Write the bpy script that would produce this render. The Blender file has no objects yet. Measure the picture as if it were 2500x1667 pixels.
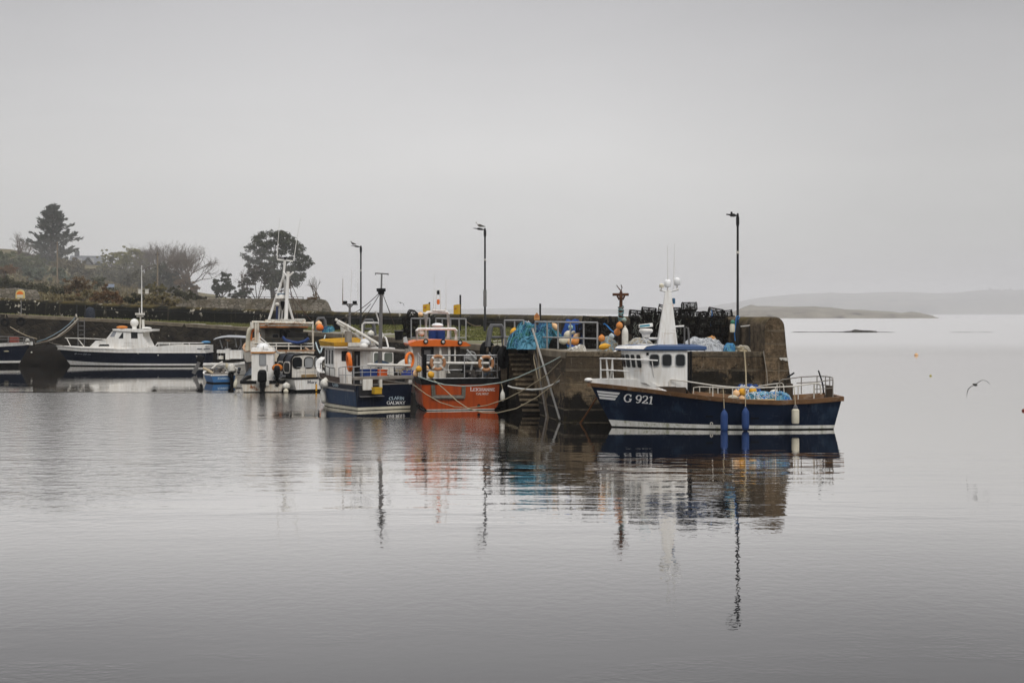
import bpy, math, random
from mathutils import Vector, Matrix, noise
V = Vector
rnd = random.Random(11)
scene = bpy.context.scene
COL = scene.collection
# ------------------------------------------------------------------ camera
F, YH, H = 3472.2, 762.0, 5.2          # focal length in photo pixels, horizon row, eye height above the water
cam_d = bpy.data.cameras.new('camera')
cam_d.lens = 50; cam_d.sensor_width = 36; cam_d.clip_start = 0.5; cam_d.clip_end = 20000
cam_d.shift_y = -(833.5 - YH) / 2500.0
cam = bpy.data.objects.new('camera', cam_d); COL.objects.link(cam)
cam.location = (0, 0, H); cam.rotation_euler = (math.radians(90), 0, 0)
scene.camera = cam
# ------------------------------------------------------------------ sky, sun, exposure
SUN_EL, SUN_AZ = math.radians(48), math.radians(150)      # a bright patch of cloud behind the camera's right shoulder
world = bpy.data.worlds.new('World'); scene.world = world; world.use_nodes = True
nt = world.node_tree; nt.nodes.clear()
def wn(t, **k):
    n = nt.nodes.new(t)
    for a, b in k.items(): setattr(n, a, b)
    return n
bg = wn('ShaderNodeBackground'); wo = wn('ShaderNodeOutputWorld')
sky = wn('ShaderNodeTexSky', sky_type='NISHITA', sun_disc=False, sun_elevation=SUN_EL, sun_rotation=SUN_AZ)
tc = wn('ShaderNodeTexCoord'); sep = wn('ShaderNodeSeparateXYZ')
nt.links.new(tc.outputs['Generated'], sep.inputs[0])
ramp = wn('ShaderNodeValToRGB'); cr = ramp.color_ramp     # overcast: brightest overhead, a dull band low down
cr.elements[0].position = 0.0; cr.elements[0].color = (4.95, 4.83, 4.95, 1)
cr.elements[1].position = 1.0; cr.elements[1].color = (13.0, 13.0, 13.3, 1)
for p, c in ((0.05, (5.9, 5.82, 5.78)), (0.10, (6.30, 6.17, 6.08)), (0.215, (4.98, 4.88, 4.92)), (0.45, (9.0, 9.0, 9.2))):
    e = cr.elements.new(p); e.color = (*c, 1)
nt.links.new(sep.outputs['Z'], ramp.inputs[0])
mp = wn('ShaderNodeMapping'); mp.inputs['Scale'].default_value = (1, 1, 3.5)
nz = wn('ShaderNodeTexNoise'); nz.inputs['Scale'].default_value = 1.7; nz.inputs['Detail'].default_value = 6
nt.links.new(tc.outputs['Generated'], mp.inputs[0]); nt.links.new(mp.outputs[0], nz.inputs['Vector'])
mr = wn('ShaderNodeMapRange'); mr.inputs[1].default_value = .3; mr.inputs[2].default_value = .7
mr.inputs[3].default_value = .905; mr.inputs[4].default_value = 1.085
nt.links.new(nz.outputs[0], mr.inputs[0])
cl = wn('ShaderNodeVectorMath', operation='SCALE')
nt.links.new(ramp.outputs[0], cl.inputs[0])
az = wn('ShaderNodeMapRange', interpolation_type='SMOOTHSTEP'); nt.links.new(sep.outputs['X'], az.inputs[0])     # sky dimmed to both sides, more to the right: vignette put into its colour
for i, v in ((1, .04), (2, .36), (3, 1.0), (4, .80)): az.inputs[i].default_value = v
az2 = wn('ShaderNodeMapRange', interpolation_type='SMOOTHSTEP'); nt.links.new(sep.outputs['X'], az2.inputs[0])
for i, v in ((1, -.10), (2, -.38), (3, 1.0), (4, .88)): az2.inputs[i].default_value = v
m1 = wn('ShaderNodeMath', operation='MULTIPLY'); m2 = wn('ShaderNodeMath', operation='MULTIPLY')
nt.links.new(az.outputs[0], m1.inputs[0]); nt.links.new(az2.outputs[0], m1.inputs[1]); nt.links.new(m1.outputs[0], m2.inputs[0]); nt.links.new(mr.outputs[0], m2.inputs[1])
nt.links.new(m2.outputs[0], cl.inputs['Scale'])
mx = wn('ShaderNodeMix', data_type='RGBA'); mx.inputs[0].default_value = .95
nt.links.new(sky.outputs[0], mx.inputs[6]); nt.links.new(cl.outputs[0], mx.inputs[7])
nt.links.new(mx.outputs[2], bg.inputs[0]); bg.inputs[1].default_value = 0.1
nt.links.new(bg.outputs[0], wo.inputs[0])
sun_d = bpy.data.lights.new('sun', 'SUN'); sun_d.energy = 1.5; sun_d.angle = math.radians(20); sun_d.color = (1, .97, .93)
sun = bpy.data.objects.new('sun', sun_d); COL.objects.link(sun)
sdir = V((math.sin(SUN_AZ) * math.cos(SUN_EL), math.cos(SUN_AZ) * math.cos(SUN_EL), math.sin(SUN_EL)))
sun.rotation_euler = sdir.to_track_quat('Z', 'Y').to_euler(); sun.location = (40, -40, 60)
vs = scene.view_settings
scene.display_settings.display_device = 'sRGB'
vs.view_transform = 'Standard'; vs.look = 'None'; vs.exposure = 0.12; vs.gamma = 1.0; vs.use_curve_mapping = False
scene.render.engine = 'CYCLES'
cy = scene.cycles
cy.max_bounces = 6; cy.diffuse_bounces = 3; cy.glossy_bounces = 4; cy.transmission_bounces = 4; cy.volume_bounces = 1
cy.transparent_max_bounces = 8; cy.use_denoising = True; cy.caustics_reflective = False; cy.caustics_refractive = False
cy.sample_clamp_indirect = 6

# ------------------------------------------------------------------ measuring
def P(px, py, D): return V(((px - 1250) / F * D, D, H - (py - YH) / F * D))   # a photo point at distance D
def G(px, D, z): return V(((px - 1250) / F * D, D, z))
def lerp(a, b, t): return a + (b - a) * t
def sm(a, b, x):
    t = min(1, max(0, (x - a) / (b - a))); return t * t * (3 - 2 * t)
def interp(x, tab):
    if x <= tab[0][0]: return tab[0][1]
    for (a, b), (c, d) in zip(tab, tab[1:]):
        if x <= c: return lerp(b, d, (x - a) / (c - a))
    return tab[-1][1]

# ------------------------------------------------------------------ objects
def tag(o, label=None, cat=None, group=None, kind=None):
    if label: o['label'] = label
    if cat: o['category'] = cat
    if group: o['group'] = group
    if kind: o['kind'] = kind
    return o
def thing(name, label, cat, loc=(0, 0, 0), rz=0.0, group=None):
    o = bpy.data.objects.new(name, None); COL.objects.link(o); o.empty_display_size = .3
    o.location = loc; o.rotation_euler = (0, 0, rz)
    return tag(o, label, cat, group)
def copy_tree(o, parent=None):
    c = o.copy(); COL.objects.link(c); c.parent = parent
    for ch in [x for x in bpy.data.objects if x.parent is o]: copy_tree(ch, c)
    return c
class MB:
    def __init__(s): s.v = []; s.f = []
    def add(s, vs, fs):
        n = len(s.v); s.v += [V(q) for q in vs]; s.f += [tuple(i + n for i in f) for f in fs]; return s
    def box(s, c, d, m=None):
        x, y, z = (k / 2 for k in d); c = V(c)
        q = [V((i * x, j * y, k * z)) for k in (-1, 1) for j in (-1, 1) for i in (-1, 1)]
        if m is not None: q = [m @ w for w in q]
        return s.add([w + c for w in q], [(0, 2, 3, 1), (4, 5, 7, 6), (0, 1, 5, 4), (2, 6, 7, 3), (0, 4, 6, 2), (1, 3, 7, 5)])
    def bb(s, a, b): return s.box([(i + j) / 2 for i, j in zip(a, b)], [abs(j - i) for i, j in zip(a, b)])
    def ring(s, rings, cap=True, closed=True):
        n = len(rings[0]); o = len(s.v)
        for r in rings: s.v += [V(q) for q in r]
        for a in range(len(rings) - 1):
            for i in range(n if closed else n - 1):
                j = (i + 1) % n
                s.f.append((o + a * n + i, o + a * n + j, o + (a + 1) * n + j, o + (a + 1) * n + i))
        if cap and closed:
            s.f.append(tuple(o + i for i in reversed(range(n)))); s.f.append(tuple(o + (len(rings) - 1) * n + i for i in range(n)))
        return s
    def tube(s, pts, r, n=6, r2=None):
        pts = [V(p) for p in pts]; k = len(pts); rings = []
        for i, p in enumerate(pts):
            d = (pts[min(i + 1, k - 1)] - pts[max(i - 1, 0)])
            d = d.normalized() if d.length > 1e-9 else V((0, 0, 1))
            u = d.cross(V((0, 0, 1)))
            u = u.normalized() if u.length > 1e-3 else V((1, 0, 0))
            w = d.cross(u)
            rr = r if r2 is None else lerp(r, r2, i / max(1, k - 1))
            rings.append([p + u * (rr * math.cos(t * math.tau / n)) + w * (rr * math.sin(t * math.tau / n)) for t in range(n)])
        return s.ring(rings)
    def ell(s, c, r, nu=12, nv=8, m=None):
        if not hasattr(r, '__len__'): r = (r, r, r)
        c = V(c); rings = []
        for j in range(nv + 1):
            a = math.pi * (j / nv - .5); a = max(-1.54, min(1.54, a))
            q = [V((r[0] * math.cos(a) * math.cos(i * math.tau / nu), r[1] * math.cos(a) * math.sin(i * math.tau / nu), r[2] * math.sin(a))) for i in range(nu)]
            rings.append([c + (m @ w if m is not None else w) for w in q])
        return s.ring(rings)
    def lathe(s, c, prof, n=14, m=None):
        c = V(c)
        return s.ring([[c + (m @ V((r * math.cos(i * math.tau / n), r * math.sin(i * math.tau / n), z)) if m is not None else
                             V((r * math.cos(i * math.tau / n), r * math.sin(i * math.tau / n), z))) for i in range(n)] for r, z in prof])
    def torus(s, c, R_, r, m=None, nu=20, nv=8):
        c = V(c); rings = []
        for i in range(nu + 1):
            a = i * math.tau / nu
            q = [V(((R_ + r * math.cos(b * math.tau / nv)) * math.cos(a), (R_ + r * math.cos(b * math.tau / nv)) * math.sin(a), r * math.sin(b * math.tau / nv))) for b in range(nv)]
            rings.append([c + (m @ w if m is not None else w) for w in q])
        return s.ring(rings, cap=False)
    def prism(s, poly, vec):
        poly = [V(p) for p in poly]; vec = V(vec)
        return s.ring([poly, [p + vec for p in poly]])
    def quad(s, *q): return s.add(q, [tuple(range(len(q)))])
    def build(s, name, m, parent=None, smooth=True, bevel=0, origin=True, label=None):
        me = bpy.data.meshes.new(name); vs_ = s.v; off = V((0, 0, 0))
        if parent is None and origin and vs_:
            xs = [q.x for q in vs_]; ys = [q.y for q in vs_]; zs = [q.z for q in vs_]
            off = V(((min(xs) + max(xs)) / 2, (min(ys) + max(ys)) / 2, min(zs)))
        me.from_pydata([tuple(q - off) for q in vs_], [], s.f); me.update()
        for mm in (m if isinstance(m, (list, tuple)) else [m]): me.materials.append(mm)
        if smooth:
            me.polygons.foreach_set('use_smooth', [True] * len(me.polygons))
            me.set_sharp_from_angle(angle=math.radians(38))
        o = bpy.data.objects.new(name, me); COL.objects.link(o); o.location = off
        if parent: o.parent = parent
        if label: o['label'] = label
        if bevel:
            b = o.modifiers.new('bevel', 'BEVEL'); b.width = bevel; b.segments = 2; b.limit_method = 'ANGLE'
        return o
def rotm(ax, deg): return Matrix.Rotation(math.radians(deg), 3, ax)
def to_dir(d): return V(d).normalized().to_track_quat('Z', 'Y').to_matrix()
def sagged(a, b, sag, n=14):
    a = V(a); b = V(b)
    return [a.lerp(b, i / n) - V((0, 0, sag * 4 * (i / n) * (1 - i / n))) for i in range(n + 1)]

# ------------------------------------------------------------------ materials
class NT:
    def __init__(s, name):
        s.m = bpy.data.materials.new(name); s.m.use_nodes = True; s.t = s.m.node_tree
        s.b = s.t.nodes['Principled BSDF']
    def n(s, t, ins=(), **k):
        q = s.t.nodes.new(t)
        for a, b in k.items(): setattr(q, a, b)
        for i, v in (ins.items() if isinstance(ins, dict) else enumerate(ins)):
            if v is None: continue
            if isinstance(v, bpy.types.NodeSocket): s.t.links.new(v, q.inputs[i])
            else: q.inputs[i].default_value = v
        return q
    def math(s, op, a, b=0.0, clamp=False): return s.n('ShaderNodeMath', (a, b), operation=op, use_clamp=clamp).outputs[0]
    def coord(s, which='Object', scale=(1, 1, 1)):
        c = s.n('ShaderNodeNewGeometry').outputs['Position'] if which == 'World' else s.n('ShaderNodeTexCoord').outputs[which]
        return s.n('ShaderNodeMapping', {0: c, 3: scale}).outputs[0]
    def noise(s, v, scale, detail=4, rough=.55): return s.n('ShaderNodeTexNoise', {'Vector': v, 'Scale': scale, 'Detail': detail, 'Roughness': rough}).outputs[0]
    def mapr(s, v, a, b, c=0., d=1.): return s.n('ShaderNodeMapRange', (v, a, b, c, d)).outputs[0]
    def mix(s, f, a, b):
        q = s.n('ShaderNodeMix', {0: f}, data_type='RGBA')
        for i, v in ((6, a), (7, b)):
            if isinstance(v, bpy.types.NodeSocket): s.t.links.new(v, q.inputs[i])
            else: q.inputs[i].default_value = (*v, 1)
        return q.outputs[2]
    def set(s, key, v):
        if isinstance(v, bpy.types.NodeSocket): s.t.links.new(v, s.b.inputs[key])
        else: s.b.inputs[key].default_value = (*v, 1) if isinstance(v, tuple) and len(v) == 3 else v
        return s
    def bump(s, h, strength=.5, dist=.02):
        s.set('Normal', s.n('ShaderNodeBump', {'Strength': strength, 'Distance': dist, 'Height': h}).outputs[0]); return s
MATS = {}
def mat(name, c, rough=.6, c2=None, scale=2.5, amt=.6, metal=0., bump=0., streak=False, coord='Object', spec=.2, c3=None, s3=9., grime=None):
    if name in MATS: return MATS[name]
    t = NT(name); c2 = c2 or tuple(k * .55 for k in c)
    v = t.coord(coord, (1, 1, .12) if streak else (1, 1, 1))
    nn = t.noise(v, scale * (3 if streak else 1), 6, .62)
    f = t.mapr(nn, .38, .72, 0, amt)
    colr = t.mix(f, c, c2)
    if c3:
        n3 = t.noise(t.coord(coord), s3, 5, .6)
        colr = t.mix(t.mapr(n3, .56, .66), colr, c3)
    if grime:      # run-down streaks of rust, salt and weed below fittings, and a few scuffs
        g1 = t.noise(t.coord(coord, (1, 1, .07)), 7.5, 4, .6); g2 = t.noise(t.coord(coord), .9, 3)
        colr = t.mix(t.math('MULTIPLY', t.mapr(g1, .56, .70, 0, grime[1]), t.mapr(g2, .42, .6)), colr, grime[0])
        sc = t.noise(t.coord(coord, (.5, .5, 5)), 3.2, 3, .5)
        colr = t.mix(t.mapr(sc, .66, .70, 0, grime[1] * .7), colr, grime[0])
    t.set('Base Color', colr).set('Roughness', t.mapr(nn, .3, .7, max(.02, rough - .1), min(1, rough + .12))).set('Metallic', metal).set('Specular IOR Level', spec)
    if bump: t.bump(t.noise(t.coord(coord), scale * 6, 5), .6, bump)
    MATS[name] = t.m; return t.m
white = mat('white_paint', (.78, .77, .74), .4, (.55, .51, .44), 1.6, .7, streak=True, grime=((.34, .24, .13), .5))
offwhite = mat('dull_white', (.66, .64, .59), .5, (.42, .38, .31), 2.0, .7, streak=True, grime=((.26, .17, .09), .55))
bootw = mat('scuffed_boot_stripe', (.72, .71, .67), .5, (.48, .47, .40), 2, .8, streak=True, c3=(.36, .36, .26), s3=3, grime=((.22, .22, .14), .7))
railw = mat('cream_rail_paint', (.62, .59, .53), .5, (.42, .37, .30), 4, .8)
rustwhite = mat('rust_streaked_white', (.66, .63, .56), .55, (.42, .30, .16), 2.2, .75, streak=True, c3=(.24, .09, .03), s3=2.2)
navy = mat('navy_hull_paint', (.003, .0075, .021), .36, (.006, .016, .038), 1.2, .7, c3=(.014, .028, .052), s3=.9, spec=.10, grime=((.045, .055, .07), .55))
navyworn = mat('worn_navy_paint', (.010, .030, .075), .42, (.035, .07, .12), 1.5, .5, streak=True, spec=.10, grime=((.09, .11, .14), .6))
navydark = mat('dark_navy_paint', (.0035, .007, .017), .35, (.006, .011, .025), 1.2, .7, spec=.10, grime=((.04, .045, .055), .55))
bluegel = mat('blue_gelcoat', (.020, .10, .27), .35, (.03, .13, .30), 1.4, .6)
roofblue = mat('roof_blue_paint', (.022, .055, .14), .45, (.03, .07, .17), 1.8, .7)
orange = mat('orange_hull_paint', (.36, .054, .004), .5, (.22, .030, .003), 1.6, .85, streak=True, spec=.2, grime=((.12, .035, .012), .7))
orangeroof = mat('orange_roof_paint', (.62, .13, .015), .4, (.48, .09, .012), 2.2, .7)
blackp = mat('black_paint', (.005, .005, .0055), .5, (.010, .010, .010), 3, spec=.06)
rubber = mat('black_rubber', (.006, .006, .006), .8, (.012, .012, .012), 5, spec=.08)
antifoul = mat('black_antifouling', (.005, .006, .006), .7, (.010, .012, .009), 3, spec=.06)
timber = mat('oiled_timber', (.19, .10, .045), .6, (.09, .046, .023), 2.2, .9, c3=(.22, .15, .10), s3=3)
greytimber = mat('weathered_timber', (.25, .225, .195), .8, (.13, .11, .09), 3, .8)
steel = mat('galvanised_steel', (.36, .36, .36), .5, (.22, .21, .20), 4, .7, metal=.4)
greysteel = mat('dull_grey_steel', (.17, .165, .16), .6, (.10, .095, .09), 4, .7, metal=.3)
darkpost = mat('dark_grey_post', (.020, .020, .021), .5, (.03, .03, .03), 3, spec=.06)
rust = mat('rusty_iron', (.075, .030, .014), .85, (.03, .014, .008), 5, .8, c3=(.16, .06, .02), s3=6)
glass = mat('dark_window_glass', (.012, .014, .016), .08, (.02, .02, .02), 2)
paleglass = mat('pale_window_glass', (.30, .31, .31), .12, (.2, .2, .21), 1.5)
yellow = mat('yellow_plastic', (.70, .36, .02), .5, (.52, .25, .03), 3, .8, c3=(.33, .20, .06), s3=7)
buoyor = mat('orange_buoy_plastic', (.66, .22, .035), .5, (.48, .24, .09), 4, .9, c3=(.30, .17, .08), s3=7)
buoypale = mat('pale_orange_buoy', (.72, .42, .20), .5, (.7, .52, .33), 4, .8)
buoywhite = mat('white_buoy_plastic', (.68, .66, .60), .55, (.46, .43, .36), 4, .9, c3=(.30, .28, .22), s3=6)
tanring = mat('faded_orange_ring', (.38, .19, .09), .65, (.27, .12, .055), 3, .8)
safety = mat('safety_orange', (.72, .17, .02), .5, (.55, .11, .015), 3, .6)
fblue = mat('blue_fender_vinyl', (.016, .045, .15), .6, (.035, .07, .18), 3, .9, c3=(.03, .05, .12), s3=5)
bluepl = mat('blue_plastic', (.008, .028, .13), .5, (.014, .04, .17), 3)
crateor = mat('orange_crate_plastic', (.6, .10, .02), .5)
cream = mat('cream_fender', (.62, .58, .46), .55, (.45, .41, .30), 3, .7)
ropepale = mat('pale_rope', (.46, .43, .36), .85, (.3, .27, .21), 6, .8)
ropebeige = mat('beige_rope', (.36, .30, .20), .9, (.22, .18, .11), 6, .8)
ropeblue = mat('blue_rope', (.04, .20, .48), .8, (.03, .12, .33), 6, .8)
ropeor = mat('orange_rope', (.55, .22, .03), .85)
netteal = mat('turquoise_net', (.038, .165, .23), .9, (.014, .06, .09), 3, .95, c3=(.13, .31, .38), s3=2.5)
netaqua = mat('light_blue_net', (.12, .30, .40), .9, (.04, .14, .21), 3, .95)
netgreen = mat('green_net', (.04, .17, .13), .85, (.015, .07, .055), 3, .9)
netnavy = mat('dark_blue_net', (.02, .05, .16), .85, (.01, .03, .09), 5, .8)
netblue = mat('royal_blue_net', (.03, .10, .36), .85, (.015, .05, .2), 5, .8)
netgrey = mat('pale_grey_net', (.42, .44, .46), .85, (.28, .29, .31), 5, .8)
netblack = mat('black_net', (.007, .007, .007), .95, (.02, .02, .018), 6, spec=.06)
wirebl = mat('pot_frame_black', (.009, .008, .007), .8, (.022, .016, .012), 8, .8, spec=.06)
# ------------------------------------------------------------------ water
t = NT('sea_water')
pos = t.n('ShaderNodeNewGeometry').outputs['Position']
sx = t.n('ShaderNodeSeparateXYZ', (pos,))
X_, Y_ = sx.outputs[0], sx.outputs[1]
big = t.noise(t.coord('World', (.05, .10, 1)), 1.0, 3)
wob = t.mapr(big, .2, .8, -5, 5)
yy = t.math('ADD', Y_, wob)
left_in = t.n('ShaderNodeMapRange', (t.math('ADD', X_, wob), -3., -12.), interpolation_type='SMOOTHSTEP').outputs[0]
near_edge = t.n('ShaderNodeMapRange', (t.math('ADD', yy, t.math('MULTIPLY', left_in, 15.)), 44., 60.), interpolation_type='SMOOTHSTEP').outputs[0]
far_edge = t.n('ShaderNodeMapRange', (t.math('ADD', Y_, t.math('MULTIPLY', wob, .25)), 93., 91.), interpolation_type='SMOOTHSTEP').outputs[0]
xe = t.n('ShaderNodeMapRange', (t.math('ADD', X_, t.math('MULTIPLY', wob, .5)), 1.5, -2.5), interpolation_type='SMOOTHSTEP').outputs[0]
cat_left = t.n('ShaderNodeMapRange', (t.math('ADD', X_, wob), -8., -13.), interpolation_type='SMOOTHSTEP').outputs[0]
fe2 = t.n('ShaderNodeMapRange', (Y_, 71., 69.), interpolation_type='SMOOTHSTEP').outputs[0]   # the breeze stops short of the moored boats
far_any = t.math('MAXIMUM', t.math('MULTIPLY', far_edge, cat_left), fe2)
ruf = t.math('MULTIPLY', t.math('MULTIPLY', near_edge, far_any), xe)
patch = t.mapr(t.noise(t.coord('World', (.07, .22, 1)), 1.0, 4), .42, .62, .25, 1.0)
open_sea = t.n('ShaderNodeMapRange', (Y_, 110., 260.), interpolation_type='SMOOTHSTEP').outputs[0]
fine = t.noise(t.coord('World', (5.5, 5.5, 1)), 1.0, 3)
mid = t.noise(t.coord('World', (.9, 2.0, 1)), 1.0, 3)
swell = t.noise(t.coord('World', (.16, .5, 1)), 1.0, 2)
calm = t.n('ShaderNodeMapRange', (t.math('ADD', Y_, wob), 22., 42., .12, 1.), interpolation_type='SMOOTHSTEP').outputs[0]
band = t.math('MULTIPLY', t.n('ShaderNodeMapRange', (t.math('ADD', Y_, wob), 30., 42.), interpolation_type='SMOOTHSTEP').outputs[0], t.n('ShaderNodeMapRange', (t.math('ADD', Y_, wob), 60., 50.), interpolation_type='SMOOTHSTEP').outputs[0])
chop = t.noise(t.coord('World', (.35, 1.15, 1)), 1.0, 3, .55)
cp_ = t.mapr(t.noise(t.coord('World', (.11, .5, 1)), 1.0, 3), .38, .60, .15, 1.0)
h = t.math('MULTIPLY', t.math('ADD', t.math('MULTIPLY', mid, t.math('MULTIPLY', patch, .0042)), t.math('MULTIPLY', swell, .0045)), calm)
h = t.math('ADD', h, t.math('MULTIPLY', chop, t.math('MULTIPLY', t.math('MULTIPLY', band, cp_), .017)))
near_pat = t.n('ShaderNodeMapRange', (t.math('ADD', Y_, wob), 26., 19.), interpolation_type='SMOOTHSTEP').outputs[0]
h = t.math('ADD', h, t.math('MULTIPLY', t.noise(t.coord('World', (4.5, 7, 1)), 1.0, 2), t.math('MULTIPLY', t.math('MULTIPLY', near_pat, t.mapr(t.noise(t.coord('World', (.22, .4, 1)), 1.0, 2), .48, .62)), .0045)))
h = t.math('ADD', h, t.math('MULTIPLY', fine, .00035))
h = t.math('ADD', h, t.math('MULTIPLY', fine, t.math('MULTIPLY', ruf, .008)))
h = t.math('ADD', h, t.math('MULTIPLY', t.noise(t.coord('World', (1.2, 1.7, 1)), 1.0, 2), t.math('MULTIPLY', ruf, .030)))
jit = t.n('ShaderNodeMapRange', (t.math('ADD', Y_, wob), 50., 40.), interpolation_type='SMOOTHSTEP').outputs[0]
h = t.math('ADD', h, t.math('MULTIPLY', t.noise(t.coord('World', (3.6, 3.2, 1)), 1.0, 2), t.math('MULTIPLY', t.math('MULTIPLY', jit, t.n('ShaderNodeMapRange', (Y_, 19., 27., .25, 1.), interpolation_type='SMOOTHSTEP').outputs[0]), .0024)))
bmp = t.n('ShaderNodeBump', {'Strength': 1.0, 'Distance': 1.0, 'Height': h}).outputs[0]
fres = t.n('ShaderNodeFresnel', {'IOR': 1.333, 'Normal': bmp}).outputs[0]
dif = t.n('ShaderNodeBsdfDiffuse', {'Color': (.016, .017, .019, 1)}).outputs[0]
glo = t.n('ShaderNodeBsdfGlossy', {'Color': (.985, .97, .955, 1), 'Roughness': t.math('ADD', t.mapr(ruf, 0, 1, .015, .13), t.math('MULTIPLY', open_sea, .22)), 'Normal': bmp}).outputs[0]
ms_ = t.n('ShaderNodeMixShader', (t.math('MINIMUM', t.math('MULTIPLY', t.math('SUBTRACT', fres, .118), 2.95, True), .965), dif, glo)).outputs[0]
t.t.links.new(ms_, t.t.nodes['Material Output'].inputs['Surface']); t.t.nodes.remove(t.b)
WATER = t.m
def sheet(name, x0, x1, y0, y1, z, m):
    o = MB().quad((x0, y0, z), (x1, y0, z), (x1, y1, z), (x0, y1, z)).build(name, m, smooth=False, origin=False)
    return o
tag(sheet('water', -5600, 5600, -70, 6000, 0, WATER), kind='structure')
# ------------------------------------------------------------------ far shores
farland = mat('far_shore_grass', (.16, .15, .12), .95, (.08, .075, .065), .011, 1., coord='World', c3=(.05, .048, .04), s3=.022)
headm = mat('headland_turf', (.22, .20, .16), .95, (.12, .105, .09), .03, .9, coord='World', c3=(.07, .062, .055), s3=.07)
def ridge(name, D, depth, tab, m, base_py, seed=0, n=160, rough=1.0):
    """a hill: skyline measured along the photo, carried back in real depth"""
    mb = MB(); rows = []
    x0, x1 = tab[0][0], tab[-1][0]
    for j, (dd, hh) in enumerate(((0, 0), (.06, .28), (.2, .5), (.45, .8), (.75, .97), (1, 1), (1.5, .75), (2.2, 0))):
        row = []
        for i in range(n + 1):
            px = lerp(x0, x1, i / n)
            top = max(0.0, P(px, interp(px, tab), D + depth).z)
            q = G(px, D + depth * dd, 0)
            nn = noise.fractal(V((q.x / (depth * .25) + seed, q.y / (depth * .25), 0)), 1, 2, 5) * .13 * rough
            edge = noise.noise(V((px * .02 + seed, 3, 0))) * depth * .05 if j == 0 else 0
            row.append(V((q.x, q.y + edge, max(-.6, top * (hh + nn * (1 if 0 < hh < 1 else .35)) - (.5 if hh == 0 else 0)))))
        rows.append(row)
    mb.ring(rows, cap=False, closed=False)
    return tag(mb.build(name, m, origin=False), kind='structure')
ridge('far_hill', 3500, 700, [(300, 761), (820, 760), (960, 757), (1200, 753), (1350, 752), (1500, 755), (1640, 754), (1740, 748), (1850, 728), (1960, 717), (2080, 715), (2200, 714), (2330, 716), (2420, 711), (2520, 707), (2700, 706)], farland, 767, 3, n=260)
ridge('headland', 1190, 120, [(1780, 764), (1815, 752), (1832, 747), (1900, 748), (1990, 749), (2040, 754), (2110, 757), (2180, 761), (2200, 764), (2222, 761), (2250, 765), (2275, 770), (2292, 777)], headm, 777, 9, rough=1.6)
farwhite = mat('far_white_render', (.75, .75, .74), .8, (.6, .6, .58), 1)
farroof = mat('far_slate_roof', (.16, .16, .17), .8)
def far_house(px, py, D, w, dpt, hh, rz, label, wings=0):
    r = thing('far_house', label, 'house', P(px, py, D), math.radians(rz), 'white houses on the far shore')
    b = MB().bb((-w / 2, -dpt / 2, -3), (w / 2, dpt / 2, hh)); 
    b.add([(-w / 2, -dpt / 2, hh), (-w / 2, dpt / 2, hh), (-w / 2, 0, hh + dpt * .42)], [(0, 1, 2)])
    b.add([(w / 2, -dpt / 2, hh), (w / 2, dpt / 2, hh), (w / 2, 0, hh + dpt * .42)], [(0, 2, 1)])
    if wings: b.bb((w / 2, -dpt / 3, -3), (w / 2 + wings, dpt / 3, hh * .6))
    b.build('wall', farwhite, r)
    k = MB(); e = .3
    for s in (-1, 1):
        k.add([(-w / 2 - e, s * (dpt / 2 + e), hh - .2), (w / 2 + e, s * (dpt / 2 + e), hh - .2), (w / 2 + e, 0, hh + dpt * .42 + .15), (-w / 2 - e, 0, hh + dpt * .42 + .15)], [(0, 1, 2, 3)])
    k.build('roof', farroof, r)
far_house(2052, 733, 4000, 30, 9, 5, -24, 'long white house stepping down the far slope, nearest the headland', 9)
far_house(2141, 741, 3800, 11, 8, 4, 10, 'small white house low on the far slope below a bigger one')
far_house(2182, 725, 4100, 20, 11, 6, 35, 'white gabled house highest on the middle of the far slope', 10)
far_house(2249, 723, 4100, 14, 9, 5, 0, 'white house on the far skyline right of the gabled one')
far_house(2390, 740, 3800, 17, 9, 5.5, 28, 'bright white house alone on the open slope near the right edge')
for px, lb in ((2470, 'first of the three tiny white cottages by the right edge'), (2480, 'middle one of the three tiny white cottages by the right edge'), (2488, 'last of the three tiny white cottages, closest to the right edge')):
    far_house(px, 737.5, 3800, 4.6, 6, 3.5, 0, lb)
fartree = mat('far_tree_foliage', (.045, .045, .04), .95, (.07, .065, .055), .1, .8, coord='World')
for k, (px, yt, w) in enumerate(((2420, 704, 5), (2438, 706, 3.5), (2455, 704, 4.5), (2468, 703, 4), (2480, 708, 6), (2493, 707, 6))):
    zt_ = P(px, yt, 4150).z; c = G(px, 4150, zt_ - 15); q_ = random.Random(k); mb = MB(); sc_ = 4150 / F
    for j in range(9):
        a = V((q_.gauss(0, .42) * w * sc_, q_.gauss(0, 4), q_.uniform(2, 13))); mb.ell(a, (w * sc_ * .42, 4, 3.2), 7, 5)
    r = thing('far_tree', 'faint dark tree on the far skyline near the right edge', 'tree', c, 0, 'trees on the far skyline')
    mb.build('crown', fartree, r, smooth=False); MB().tube([V((0, 0, -6)), V((0, 0, 8))], .6, 5).build('trunk', fartree, r)
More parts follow.
